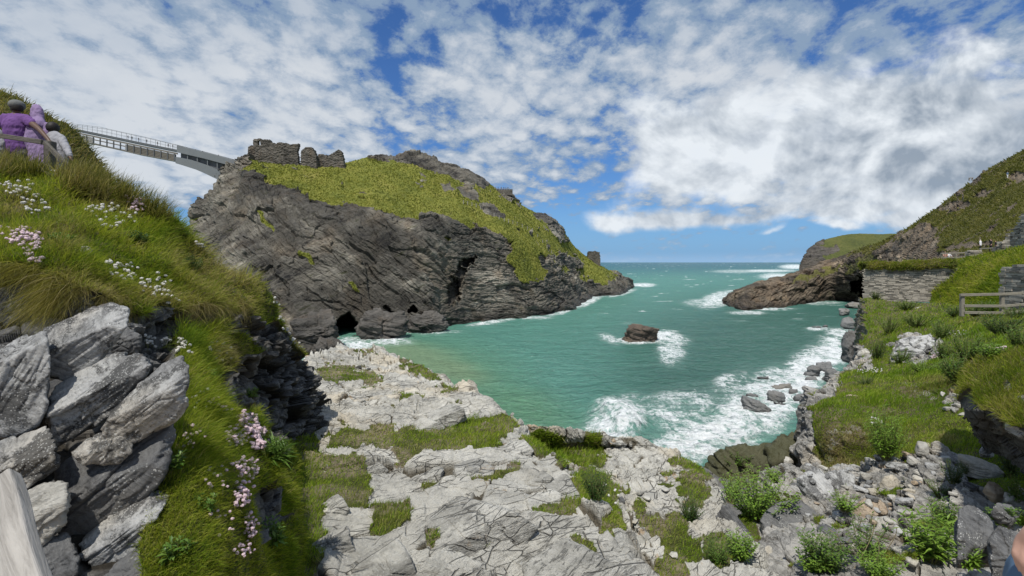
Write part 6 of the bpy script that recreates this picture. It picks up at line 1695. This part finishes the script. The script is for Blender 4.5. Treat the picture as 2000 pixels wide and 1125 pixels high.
# ---------------------------------------------------------------- people
def skinned(name, J, E, mat, parent=None, sub=2, root=0, off=(0, 0, 0)):
    """one continuous body surface grown round joints J: {key: (xyz, radius)}; E: pairs of keys"""
    ks = list(J); ix = {k: i for i, k in enumerate(ks)}
    me = bpy.data.meshes.new(name)
    me.from_pydata([tuple(float(c) for c in np.asarray(J[k][0]) - np.asarray(off)) for k in ks], [(ix[a], ix[b]) for a, b in E], [])
    o = bpy.data.objects.new(name, me); COL.objects.link(o)
    sk = o.modifiers.new('skin', 'SKIN'); sk.use_smooth_shade = True
    for i, k in enumerate(ks):
        r = J[k][1]; me.skin_vertices[0].data[i].radius = (r, r) if np.isscalar(r) else r
        me.skin_vertices[0].data[i].use_root = (i == root)
    if sub:
        s = o.modifiers.new('sub', 'SUBSURF'); s.levels = sub; s.render_levels = sub
    bpy.context.view_layer.update()
    dg = bpy.context.evaluated_depsgraph_get()
    m2 = bpy.data.meshes.new_from_object(o.evaluated_get(dg)); m2.name = name
    o.modifiers.clear(); o.data = m2; bpy.data.meshes.remove(me)
    m2.materials.clear(); m2.materials.append(mat)
    if parent is not None: o.parent = parent
    return o
def fused(name, J, E, mat, parent, off=(0, 0, 0), vox=.012, ysq=None, folds=0.0, seed=1):
    """tapered limbs laid along E and melted into one continuous surface; ysq squashes the trunk front to back"""
    V, Fc = [], []; iv, if_ = ico(2); n = 0
    for a, b in E:
        (pa, ra), (pb, rb) = J[a], J[b]; pa = np.asarray(pa, float); pb = np.asarray(pb, float)
        L = np.linalg.norm(pb - pa); k = max(2, int(L / (min(ra, rb) * .35)) + 1)
        for t in np.linspace(0, 1, k):
            r = ra + (rb - ra) * t
            sq = 1.0 if ysq is None or r < .075 else ysq
            V.append(iv * np.array([r, r * sq, r]) + pa + (pb - pa) * t - np.asarray(off)); Fc.append(if_ + n); n += len(iv)
    o = mesh_np(name, np.concatenate(V), np.concatenate(Fc), mat)
    m = o.modifiers.new('r', 'REMESH'); m.mode = 'VOXEL'; m.voxel_size = vox; m.use_smooth_shade = True
    m = o.modifiers.new('s', 'SMOOTH'); m.factor = .5; m.iterations = 4
    bpy.context.view_layer.update()
    m2 = bpy.data.meshes.new_from_object(o.evaluated_get(bpy.context.evaluated_depsgraph_get())); m2.name = name
    old = o.data; o.modifiers.clear(); o.data = m2; bpy.data.meshes.remove(old)
    m2.materials.clear(); m2.materials.append(mat)
    if folds:
        c = np.empty(len(m2.vertices) * 3, f32); m2.vertices.foreach_get('co', c); c = c.reshape(-1, 3)
        nn = np.empty(len(m2.vertices) * 3, f32); m2.vertices.foreach_get('normal', nn); nn = nn.reshape(-1, 3)
        q = c / np.array([.09, .2, .22]) + .6 * fbm(c / .12, 2, seed)[:, None]
        c = c + nn * (folds * (ridged(q, 2, seed + 1) - .3))[:, None]
        m2.vertices.foreach_set('co', c.astype(f32).ravel()); m2.update()
    if parent is not None: o.parent = parent
    return o
def dome(name, c, r, mat, parent, cut):
    """cap or hair: an egg shape that ends in a hem"""
    v, f = ico(4); v = v * np.array(r)
    v[:, 2] = np.maximum(v[:, 2], -r[2] * .55)
    v = v * (1 + .03 * fbm(v * 40, 3, 5))[:, None]
    return mesh_np(name, v + np.asarray(c), f, mat, parent=parent)
def standing(arm=.0, stride=.1):
    J = {'pelvis': ((0, 0, .95), .13), 'belly': ((0, 0, 1.13), .125), 'chest': ((0, .0, 1.32), .145), 'collar': ((0, 0, 1.44), .10), 'neck': ((0, .01, 1.52), .052), 'head': ((0, .025, 1.62), .095), 'crown': ((0, .015, 1.69), .08)}
    E = [('pelvis', 'belly'), ('belly', 'chest'), ('chest', 'collar'), ('collar', 'neck'), ('neck', 'head'), ('head', 'crown')]
    for s, n in ((-1, 'l'), (1, 'r')):
        J.update({'sh' + n: ((.17 * s, 0, 1.41), .065), 'el' + n: ((.235 * s, -.02, 1.14), .045), 'wr' + n: ((.24 * s, .08 + arm, .92), .032), 'ha' + n: ((.24 * s, .11 + arm, .84), .036),
                  'hi' + n: ((.09 * s, 0, .88), .10), 'kn' + n: ((.10 * s, .03 + stride * s * .7, .50), .066), 'an' + n: ((.10 * s, stride * s, .09), .045), 'to' + n: ((.11 * s, stride * s + .15, .035), .036)})
        E += [('collar', 'sh' + n), ('sh' + n, 'el' + n), ('el' + n, 'wr' + n), ('wr' + n, 'ha' + n), ('pelvis', 'hi' + n), ('hi' + n, 'kn' + n), ('kn' + n, 'an' + n), ('an' + n, 'to' + n)]
    return J, E
_J, _E = standing()
_proto = skinned('person', _J, _E, M['black'], sub=1)
PM = _proto.data; bpy.data.objects.remove(_proto)
def smallperson(loc, label, top, legs, skinm='skin', hairm='hair', rot=0.0, h=1.0, group=None):
    me = PM.copy(); me.materials.clear()
    for k in (legs, top, skinm, hairm): me.materials.append(M[k])
    n = len(me.polygons); idx = np.zeros(n, np.int32)
    for i, p in enumerate(me.polygons):
        c = p.center
        idx[i] = 0 if c.z < .9 and abs(c.x) < .2 else (3 if c.z > 1.66 or (c.z > 1.58 and c.y < .0) else (2 if c.z > 1.5 or (abs(c.x) > .19 and c.z < 1.05) else 1))
    me.polygons.foreach_set('material_index', idx); me.update()
    o = bpy.data.objects.new('person', me); COL.objects.link(o)
    o.location = Vector([float(c) for c in loc]); o.rotation_euler = (0, 0, rot); o.scale = (h, h, h)
    tag(o, label, 'person', group); return o
# walkers on the bridge
BP = [(246,'dark-clothed first walker from the mainland end of the bridge','black'),(254,'grey top, close behind the first walker on the bridge','grey_cloth'),(267,'dark top, third walker from the mainland end of the bridge','black'),(283,'pale grey top, walking alone about the middle of the bridge','grey_cloth'),
      (304,'person leaning low at the railing past the middle of the bridge','grey_cloth'),(325,'dark top, first of a pair just before the solid parapet','black'),(334,'grey top, second of the pair just before the solid parapet','grey_cloth'),
      (359,'head and shoulders above the start of the solid parapet','black'),(377,'second head showing above the solid parapet','black'),(391,'head in the middle of the solid parapet','black'),(422,'dark figure near the castle end of the bridge','black')]
DECKL, DDF, IP = BR
for i, (x, lb, tp) in enumerate(BP):
    p = P(x, IP(DECKL, x), DDF(x)) + np.array([0, 1.0 if x < 345 else 1.6, 0])
    smallperson(p, lb, tp, 'black', rot=1.5 if i % 2 else -1.5, h=1.0 if x < 345 else 1.08, group=None)
# visitors on the crest of the headland
CP = [(963,'black'),(968,'grey_cloth'),(973,'black'),(979,'grey_cloth'),(984,'black'),(988,'black'),(992,'grey_cloth')]
for i, (x, tp) in enumerate(CP):
    h = hit(x, 372) or hit(x, 378)
    base = P(x, 371.0 + (i % 3) * .4, 258) if h is None else h[0]
    base = P(x, 371.5, 256)
    smallperson(base, 'tiny figure standing in the row of visitors on the headland skyline', tp, 'black', rot=i, h=1.0, group='visitors on the headland skyline')
V, Fc = [], []
for x in np.arange(960, 996, 5): beam(V, Fc, P(x, 372.5, 255), P(x, 367.8, 255), .14, .14, (0, 1, 0))
beam(V, Fc, P(959, 368, 255), P(996, 368, 255), .14, .14)
o = build('skyline_railing', V, Fc, M['wood_pale']); rebase(o); tag(o, 'railing in front of the visitors on the headland skyline', 'railing')
V, Fc = [], []; bx(V, Fc, P(978, 377.5, 259), (12, 8, 3.0)); 
o = build('viewing_ledge', V, Fc, M['ruin']); rebase(o); tag(o, 'small stone viewing platform under the visitors on the headland crest', 'platform')
# walkers right
smallperson(P(1915, 493.5, 65.5), 'person in a long white shirt standing on the path beside the stone gate pier', 'whitecloth', 'black', hairm='greyhair', rot=.6, h=1.02)
smallperson(P(1935.5, 492.5, 64.5), 'person in black with a backpack walking beside the stepped wall', 'black', 'black', rot=1.2, h=.98)
smallperson(P(1945, 491.5, 63.5), 'person in dark clothes half hidden at the end of the stepped wall', 'black', 'grey_cloth', rot=1.2, h=.8)
def sitter(px, py, d, label, top, legs, rot=0.0, skinm='skin'):
    J = {'pelvis': ((0, 0, .52), .13), 'belly': ((0, .03, .68), .125), 'chest': ((0, .06, .88), .145), 'collar': ((0, .07, 1.0), .1), 'neck': ((0, .09, 1.08), .052), 'head': ((0, .12, 1.18), .095), 'crown': ((0, .11, 1.25), .08)}
    E = [('pelvis', 'belly'), ('belly', 'chest'), ('chest', 'collar'), ('collar', 'neck'), ('neck', 'head'), ('head', 'crown')]
    for s, n in ((-1, 'l'), (1, 'r')):
        J.update({'sh' + n: ((.17 * s, .06, .97), .065), 'el' + n: ((.25 * s, .16, .74), .045), 'ha' + n: ((.14 * s, .36, .66), .036), 'hi' + n: ((.1 * s, .06, .5), .1), 'kn' + n: ((.13 * s, .48, .52), .068), 'an' + n: ((.12 * s, .5, .1), .045), 'to' + n: ((.12 * s, .64, .04), .036)})
        E += [('collar', 'sh' + n), ('sh' + n, 'el' + n), ('el' + n, 'ha' + n), ('pelvis', 'hi' + n), ('hi' + n, 'kn' + n), ('kn' + n, 'an' + n), ('an' + n, 'to' + n)]
    o = skinned('person', J, E, M[legs], sub=1)
    me = o.data
    for k in (top, skinm, 'hair'): me.materials.append(M[k])
    for p in me.polygons:
        c = p.center
        p.material_index = 3 if c.z > 1.21 or (c.z > 1.12 and c.y < .08) else (2 if c.z > 1.05 or (c.y > .26 and c.z > .6) else (1 if c.z > .58 and c.y < .4 else 0))
    o.location = Vector([float(c) for c in P(px, py, d)]); o.rotation_euler = (0, 0, rot); tag(o, label, 'person'); return o
sitter(1846, 510, 66.8, 'person with bare arms and orange top sitting behind the pale path railing', 'tan_top' if 'tan_top' in M else 'skin', 'black', rot=2.6)
sitter(1853, 511, 67.2, 'person in a white top with dark hair sitting second behind the pale path railing', 'whitecloth', 'black', rot=3.4)
smallperson(P(1968, 348, 136), 'hiker in pale trousers with a dark pack climbing the grassy hill', 'jeans', 'whitecloth', rot=2.8)
smallperson(P(1880.5, 392, 134), 'walker in dark clothes standing above the outcrop on the grassy hill', 'grey_cloth', 'grey_cloth', rot=1.0, h=1.15)

# the group at the railing, seen from behind
def px3(x, y, d=10.0): return P(x, y, d)
def grp(label, base): return empty('person', base, label, 'person')
def man():
    b = px3(33, 376, 10.1); root = grp('person in purple polo shirt and grey cap with an arm round their neighbour', b)
    J = {'pelvis': (px3(32, 291, 10.05), .15), 'belly': (px3(32, 272, 10.05), .15), 'chest': (px3(31, 250, 10.05), .17), 'collar': (px3(31, 233, 10.05), .13), 'neck': (px3(32, 222, 10.08), .06), 'head': (px3(33, 211, 10.1), .10), 'crown': (px3(33, 204, 10.1), .088)}
    E = [('pelvis', 'belly'), ('belly', 'chest'), ('chest', 'collar'), ('collar', 'neck'), ('neck', 'head'), ('head', 'crown')]
    for n, s in (('l', -1), ('r', 1)):
        J.update({'hi' + n: (px3(32 + s * 9, 298, 10.05), .105), 'kn' + n: (px3(32 + s * 10, 338, 10.1), .07), 'an' + n: (px3(32 + s * 10, 372, 10.1), .048), 'to' + n: (px3(32 + s * 11, 376, 10.25), .04)})
        E += [('pelvis', 'hi' + n), ('hi' + n, 'kn' + n), ('kn' + n, 'an' + n), ('an' + n, 'to' + n)]
    arm = {'shr': (px3(52, 233, 10.03), .075), 'elr': (px3(76, 252, 9.86), .048), 'wrr': (px3(92, 270, 9.76), .036), 'har': (px3(97, 277, 9.74), .036), 'shl': (px3(10, 232, 10.03), .075), 'ell': (px3(-14, 250, 10.0), .048), 'wrl': (px3(-32, 262, 9.9), .034), 'hal': (px3(-40, 264, 9.85), .036)}
    J.update(arm)
    E += [('collar', 'shr'), ('shr', 'elr'), ('elr', 'wrr'), ('wrr', 'har'), ('collar', 'shl'), ('shl', 'ell'), ('ell', 'wrl'), ('wrl', 'hal')]
    for k in range(4):
        J['f%d' % k] = (px3(98 + k * 1.3, 281 + (1.5 - abs(k - 1.4)), 9.73), .009); E.append(('har', 'f%d' % k))
    J['th'] = (px3(94.5, 281, 9.72), .010); E.append(('har', 'th'))
    fused('body', J, E, M['skin_dark'], root, off=b, ysq=.72)
    S = {'hem': (px3(33, 288, 10.05), .215), 'belly': (px3(32, 270, 10.05), .215), 'chest': (px3(31, 248, 10.05), .24), 'collar': (px3(31, 236, 10.05), .15), 'shr': (px3(51, 234, 10.02), .105), 'slr': (px3(61, 240.5, 9.96), .092), 'shl': (px3(10, 232, 10.03), .105), 'sll': (px3(1, 240, 10.0), .092), 'nk': (px3(31.5, 226.5, 10.06), .075)}
    fused('polo_shirt', S, [('hem', 'belly'), ('belly', 'chest'), ('chest', 'collar'), ('collar', 'shr'), ('shr', 'slr'), ('collar', 'shl'), ('shl', 'sll'), ('collar', 'nk')], M['purple'], root, off=b, ysq=.74, folds=.015)
    T = {'w': (px3(32, 284, 10.05), .2)}; E2 = []
    for n, s in (('l', -1), ('r', 1)):
        T.update({'hi' + n: (px3(32 + s * 9, 299, 10.05), .15), 'kn' + n: (px3(32 + s * 10, 338, 10.1), .09), 'an' + n: (px3(32 + s * 10, 368, 10.1), .075)}); E2 += [('w', 'hi' + n), ('hi' + n, 'kn' + n), ('kn' + n, 'an' + n)]
    fused('trousers', T, E2, M['grey_cloth'], root, off=b, ysq=.74, folds=.015)
    dome('hair', px3(33, 210, 10.06) - b, (.108, .10, .12), M['hair'], root, 3)
    dome('cap', px3(33, 205.5, 10.08) - b, (.125, .14, .105), M['cap'], root, 5.2)
man()
def woman():
    b = px3(76, 380, 10.15); root = grp('person in a long lilac robe and hood standing between two companions at the railing', b)
    J = {'pelvis': (px3(78, 290, 10.1), .13), 'belly': (px3(76, 274, 10.1), .125), 'chest': (px3(75, 257, 10.1), .14), 'collar': (px3(73, 243, 10.1), .10), 'neck': (px3(72, 234, 10.12), .05), 'head': (px3(72, 222, 10.14), .095), 'crown': (px3(72, 215, 10.14), .08)}
    E = [('pelvis', 'belly'), ('belly', 'chest'), ('chest', 'collar'), ('collar', 'neck'), ('neck', 'head'), ('head', 'crown')]
    for n, s in (('l', -1), ('r', 1)):
        J.update({'hi' + n: (px3(78 + s * 8, 300, 10.1), .09), 'kn' + n: (px3(79 + s * 9, 340, 10.1), .06), 'an' + n: (px3(79 + s * 9, 374, 10.1), .04), 'sh' + n: (px3(74 + s * 16, 246, 10.1), .062), 'el' + n: (px3(74 + s * 21, 270, 10.1), .045), 'ha' + n: (px3(74 + s * 14, 286, 10.3), .035)})
        E += [('pelvis', 'hi' + n), ('hi' + n, 'kn' + n), ('kn' + n, 'an' + n), ('collar', 'sh' + n), ('sh' + n, 'el' + n), ('el' + n, 'ha' + n)]
    fused('body', J, E, M['skin_dark'], root, off=b, ysq=.72)
    R = {'a': (px3(85, 345, 10.1), .27), 'b': (px3(82, 312, 10.1), .235), 'c': (px3(78, 285, 10.1), .205), 'd': (px3(76, 262, 10.1), .21), 'e': (px3(73, 246, 10.1), .14), 'shl': (px3(58, 247, 10.08), .085), 'ell': (px3(55, 270, 10.04), .075), 'hal': (px3(60, 290, 10.06), .062), 'shr': (px3(90, 247, 10.08), .08), 'elr': (px3(96, 272, 10.06), .068), 'har': (px3(92, 292, 10.12), .06)}
    fused('robe', R, [('a', 'b'), ('b', 'c'), ('c', 'd'), ('d', 'e'), ('e', 'shl'), ('shl', 'ell'), ('ell', 'hal'), ('e', 'shr'), ('shr', 'elr'), ('elr', 'har')], M['lilac'], root, off=b, ysq=.74, folds=.015)
    fused('hood', {'a': (px3(75, 245, 10.06), .15), 'b': (px3(73, 234, 10.1), .108), 'c': (px3(72, 223, 10.12), .122), 'd': (px3(71.5, 217, 10.13), .118), 'e': (px3(71, 212, 10.14), .09)}, [('a', 'b'), ('b', 'c'), ('c', 'd'), ('d', 'e')], M['lilac'], root, off=b, ysq=.74, folds=.015)
woman()
def child():
    b = px3(116, 372, 9.95); root = grp('dark-haired person in a pale loose shirt and jeans leaning over the railing', b)
    J = {'pelvis': (px3(116, 312, 9.95), .115), 'belly': (px3(115, 296, 9.95), .11), 'chest': (px3(110, 279, 9.98), .125), 'collar': (px3(106, 267, 10.0), .09), 'neck': (px3(104, 260, 10.03), .045), 'head': (px3(103, 251, 10.06), .085), 'crown': (px3(102.5, 245, 10.06), .072)}
    E = [('pelvis', 'belly'), ('belly', 'chest'), ('chest', 'collar'), ('collar', 'neck'), ('neck', 'head'), ('head', 'crown')]
    for n, s in (('l', -1), ('r', 1)):
        J.update({'hi' + n: (px3(116 + s * 7, 318, 9.95), .085), 'kn' + n: (px3(117 + s * 8, 344, 9.95), .055), 'an' + n: (px3(117 + s * 8, 367, 9.95), .038)})
        E += [('pelvis', 'hi' + n), ('hi' + n, 'kn' + n), ('kn' + n, 'an' + n)]
    J.update({'shr': (px3(120, 270, 9.96), .055), 'elr': (px3(130, 290, 9.85), .04), 'har': (px3(138, 309, 9.72), .03), 'shl': (px3(95, 268, 10.0), .055), 'ell': (px3(98, 286, 10.1), .04), 'hal': (px3(106, 296, 10.2), .03)})
    E += [('collar', 'shr'), ('shr', 'elr'), ('elr', 'har'), ('collar', 'shl'), ('shl', 'ell'), ('ell', 'hal')]
    for k in range(4):
        J['f%d' % k] = (px3(138.5 + k * 1.2, 313 + (k % 2), 9.7), .008); E.append(('har', 'f%d' % k))
    fused('body', J, E, M['skin_dark'], root, off=b, ysq=.72)
    fused('shirt', {'a': (px3(117, 311, 9.95), .155), 'b': (px3(115, 294, 9.95), .152), 'c': (px3(110, 279, 9.97), .162), 'd': (px3(106, 268, 9.99), .122), 'sr': (px3(120, 271, 9.95), .078), 'er': (px3(130, 290, 9.85), .064), 'wr': (px3(136, 304, 9.75), .052), 'sl': (px3(96, 270, 10), .075), 'el': (px3(98, 286, 10.08), .06)}, [('a', 'b'), ('b', 'c'), ('c', 'd'), ('d', 'sr'), ('sr', 'er'), ('er', 'wr'), ('d', 'sl'), ('sl', 'el')], M['paleshirt'], root, off=b, ysq=.74, folds=.015)
    fused('jeans', {'w': (px3(116, 314, 9.95), .13), 'hl': (px3(109, 322, 9.95), .10), 'kl': (px3(109, 345, 9.95), .075), 'al': (px3(109, 364, 9.95), .065), 'hr': (px3(123, 322, 9.95), .10), 'kr': (px3(125, 345, 9.95), .075), 'ar': (px3(125, 364, 9.95), .065)}, [('w', 'hl'), ('hl', 'kl'), ('kl', 'al'), ('w', 'hr'), ('hr', 'kr'), ('kr', 'ar')], M['jeans'], root, off=b, ysq=.74, folds=.015)
    dome('hair', px3(103, 249.5, 10.02) - b, (.102, .112, .115), M['hair'], root, 3.4)
child()
def fourth():
    b = px3(-18, 366, 9.9); root = grp('person in light grey clothes cut off by the picture edge at the railing', b)
    J = {'pelvis': (px3(-14, 300, 9.9), .15), 'belly': (px3(-14, 285, 9.9), .15), 'chest': (px3(-16, 268, 9.92), .15), 'collar': (px3(-18, 256, 9.95), .11), 'neck': (px3(-19, 248, 9.98), .05), 'head': (px3(-20, 238, 10.0), .095), 'crown': (px3(-20, 231, 10), .08)}
    E = [('pelvis', 'belly'), ('belly', 'chest'), ('chest', 'collar'), ('collar', 'neck'), ('neck', 'head'), ('head', 'crown')]
    for n, s in (('l', -1), ('r', 1)):
        J.update({'hi' + n: (px3(-14 + s * 9, 308, 9.9), .1), 'kn' + n: (px3(-14 + s * 10, 338, 9.95), .065), 'an' + n: (px3(-14 + s * 10, 362, 9.95), .045), 'sh' + n: (px3(-18 + s * 15, 260, 9.93), .06), 'el' + n: (px3(-18 + s * 20, 280, 9.93), .045), 'ha' + n: (px3(-18 + s * 14, 294, 10.1), .035)})
        E += [('pelvis', 'hi' + n), ('hi' + n, 'kn' + n), ('kn' + n, 'an' + n), ('collar', 'sh' + n), ('sh' + n, 'el' + n), ('el' + n, 'ha' + n)]
    fused('body', J, E, M['skin_dark'], root, off=b, ysq=.72)
    fused('grey_top', {'a': (px3(-10, 304, 9.9), .21), 'b': (px3(-11, 285, 9.9), .205), 'c': (px3(-14, 268, 9.92), .18), 'd': (px3(-17, 257, 9.94), .13), 'sr': (px3(-3, 262, 9.92), .09), 'er': (px3(2, 282, 9.9), .08)}, [('a', 'b'), ('b', 'c'), ('c', 'd'), ('d', 'sr'), ('sr', 'er')], M['paleshirt'], root, off=b, ysq=.74, folds=.015)
fourth()
def companion():
    """someone standing just outside the frame: fingers and a bit of jeans show at the corner"""
    x0, y0, z0 = 1.243, 1.02, 18.40
    root = empty('person', (x0, y0, z0), 'person at the corner of whom only fingertips and a strip of blue jeans show', 'person')
    J, E = standing(0, .02)
    for k, dx in (('belly', .07), ('chest', .20), ('collar', .27), ('neck', .31), ('head', .36), ('crown', .38), ('shr', .27), ('elr', .25), ('wrr', .22), ('har', .20)):
        (x, y, z), r = J[k]; J[k] = ((x + dx, y, z), r)
    J['shl'] = ((.12, 0, 1.40), .065); J['ell'] = ((-.06, -.20, 1.22), .045); J['wrl'] = ((-.20, -.09, 1.12), .030); J['hal'] = ((-.245, -.06, 1.085), .030)
    for k, (dy, l, r) in enumerate([(-.030, .062, .0095), (-.010, .074, .010), (.011, .070, .0098), (.030, .054, .0085)]):
        J['fa%d' % k] = ((-.262, -.06 + dy, 1.062), r * 1.05); J['fb%d' % k] = ((-.272, -.062 + dy, 1.062 - l * .45), r); J['fc%d' % k] = ((-.262, -.062 + dy, 1.062 - l), r * .85)
        E += [('hal', 'fa%d' % k), ('fa%d' % k, 'fb%d' % k), ('fb%d' % k, 'fc%d' % k)]
    J['ta'] = ((-.262, -.11, 1.075), .0125); J['tb'] = ((-.279, -.128, 1.052), .0125); J['tc'] = ((-.282, -.13, 1.026), .0105)
    E += [('hal', 'ta'), ('ta', 'tb'), ('tb', 'tc')]
    fused('body', J, E, M['skin'], root, ysq=.75, vox=.006)
    fused('jeans', {'w': ((0.0, 0, 1.0), .155), 'hl': ((-.115, 0, .93), .125), 'kl': ((-.13, .02, .5), .1), 'al': ((-.12, 0, .1), .08), 'hr': ((.13, 0, .78), .11), 'kr': ((.1, .04, .5), .1), 'ar': ((.1, .02, .1), .08)}, [('w', 'hl'), ('hl', 'kl'), ('kl', 'al'), ('w', 'hr'), ('hr', 'kr'), ('kr', 'ar')], M['jeans'], root, ysq=.8, folds=.01)
    fused('jumper', {'a': ((.05, 0, 1.08), .165), 'b': ((.10, 0, 1.2), .16), 'c': ((.20, 0, 1.33), .17), 'd': ((.27, 0, 1.45), .12), 'sl': ((.12, 0, 1.40), .085), 'el': ((-.05, -.20, 1.22), .062), 'wl': ((-.17, -.11, 1.14), .045), 'sr': ((.44, 0, 1.41), .085), 'er': ((.5, .0, 1.16), .062)}, [('a', 'b'), ('b', 'c'), ('c', 'd'), ('d', 'sl'), ('sl', 'el'), ('el', 'wl'), ('d', 'sr'), ('sr', 'er')], M['grey_cloth'], root, ysq=.8, folds=.01)
    dome('hair', np.array([.365, -.01, 1.66]), (.10, .11, .115), M['hair'], root, 3)
companion()
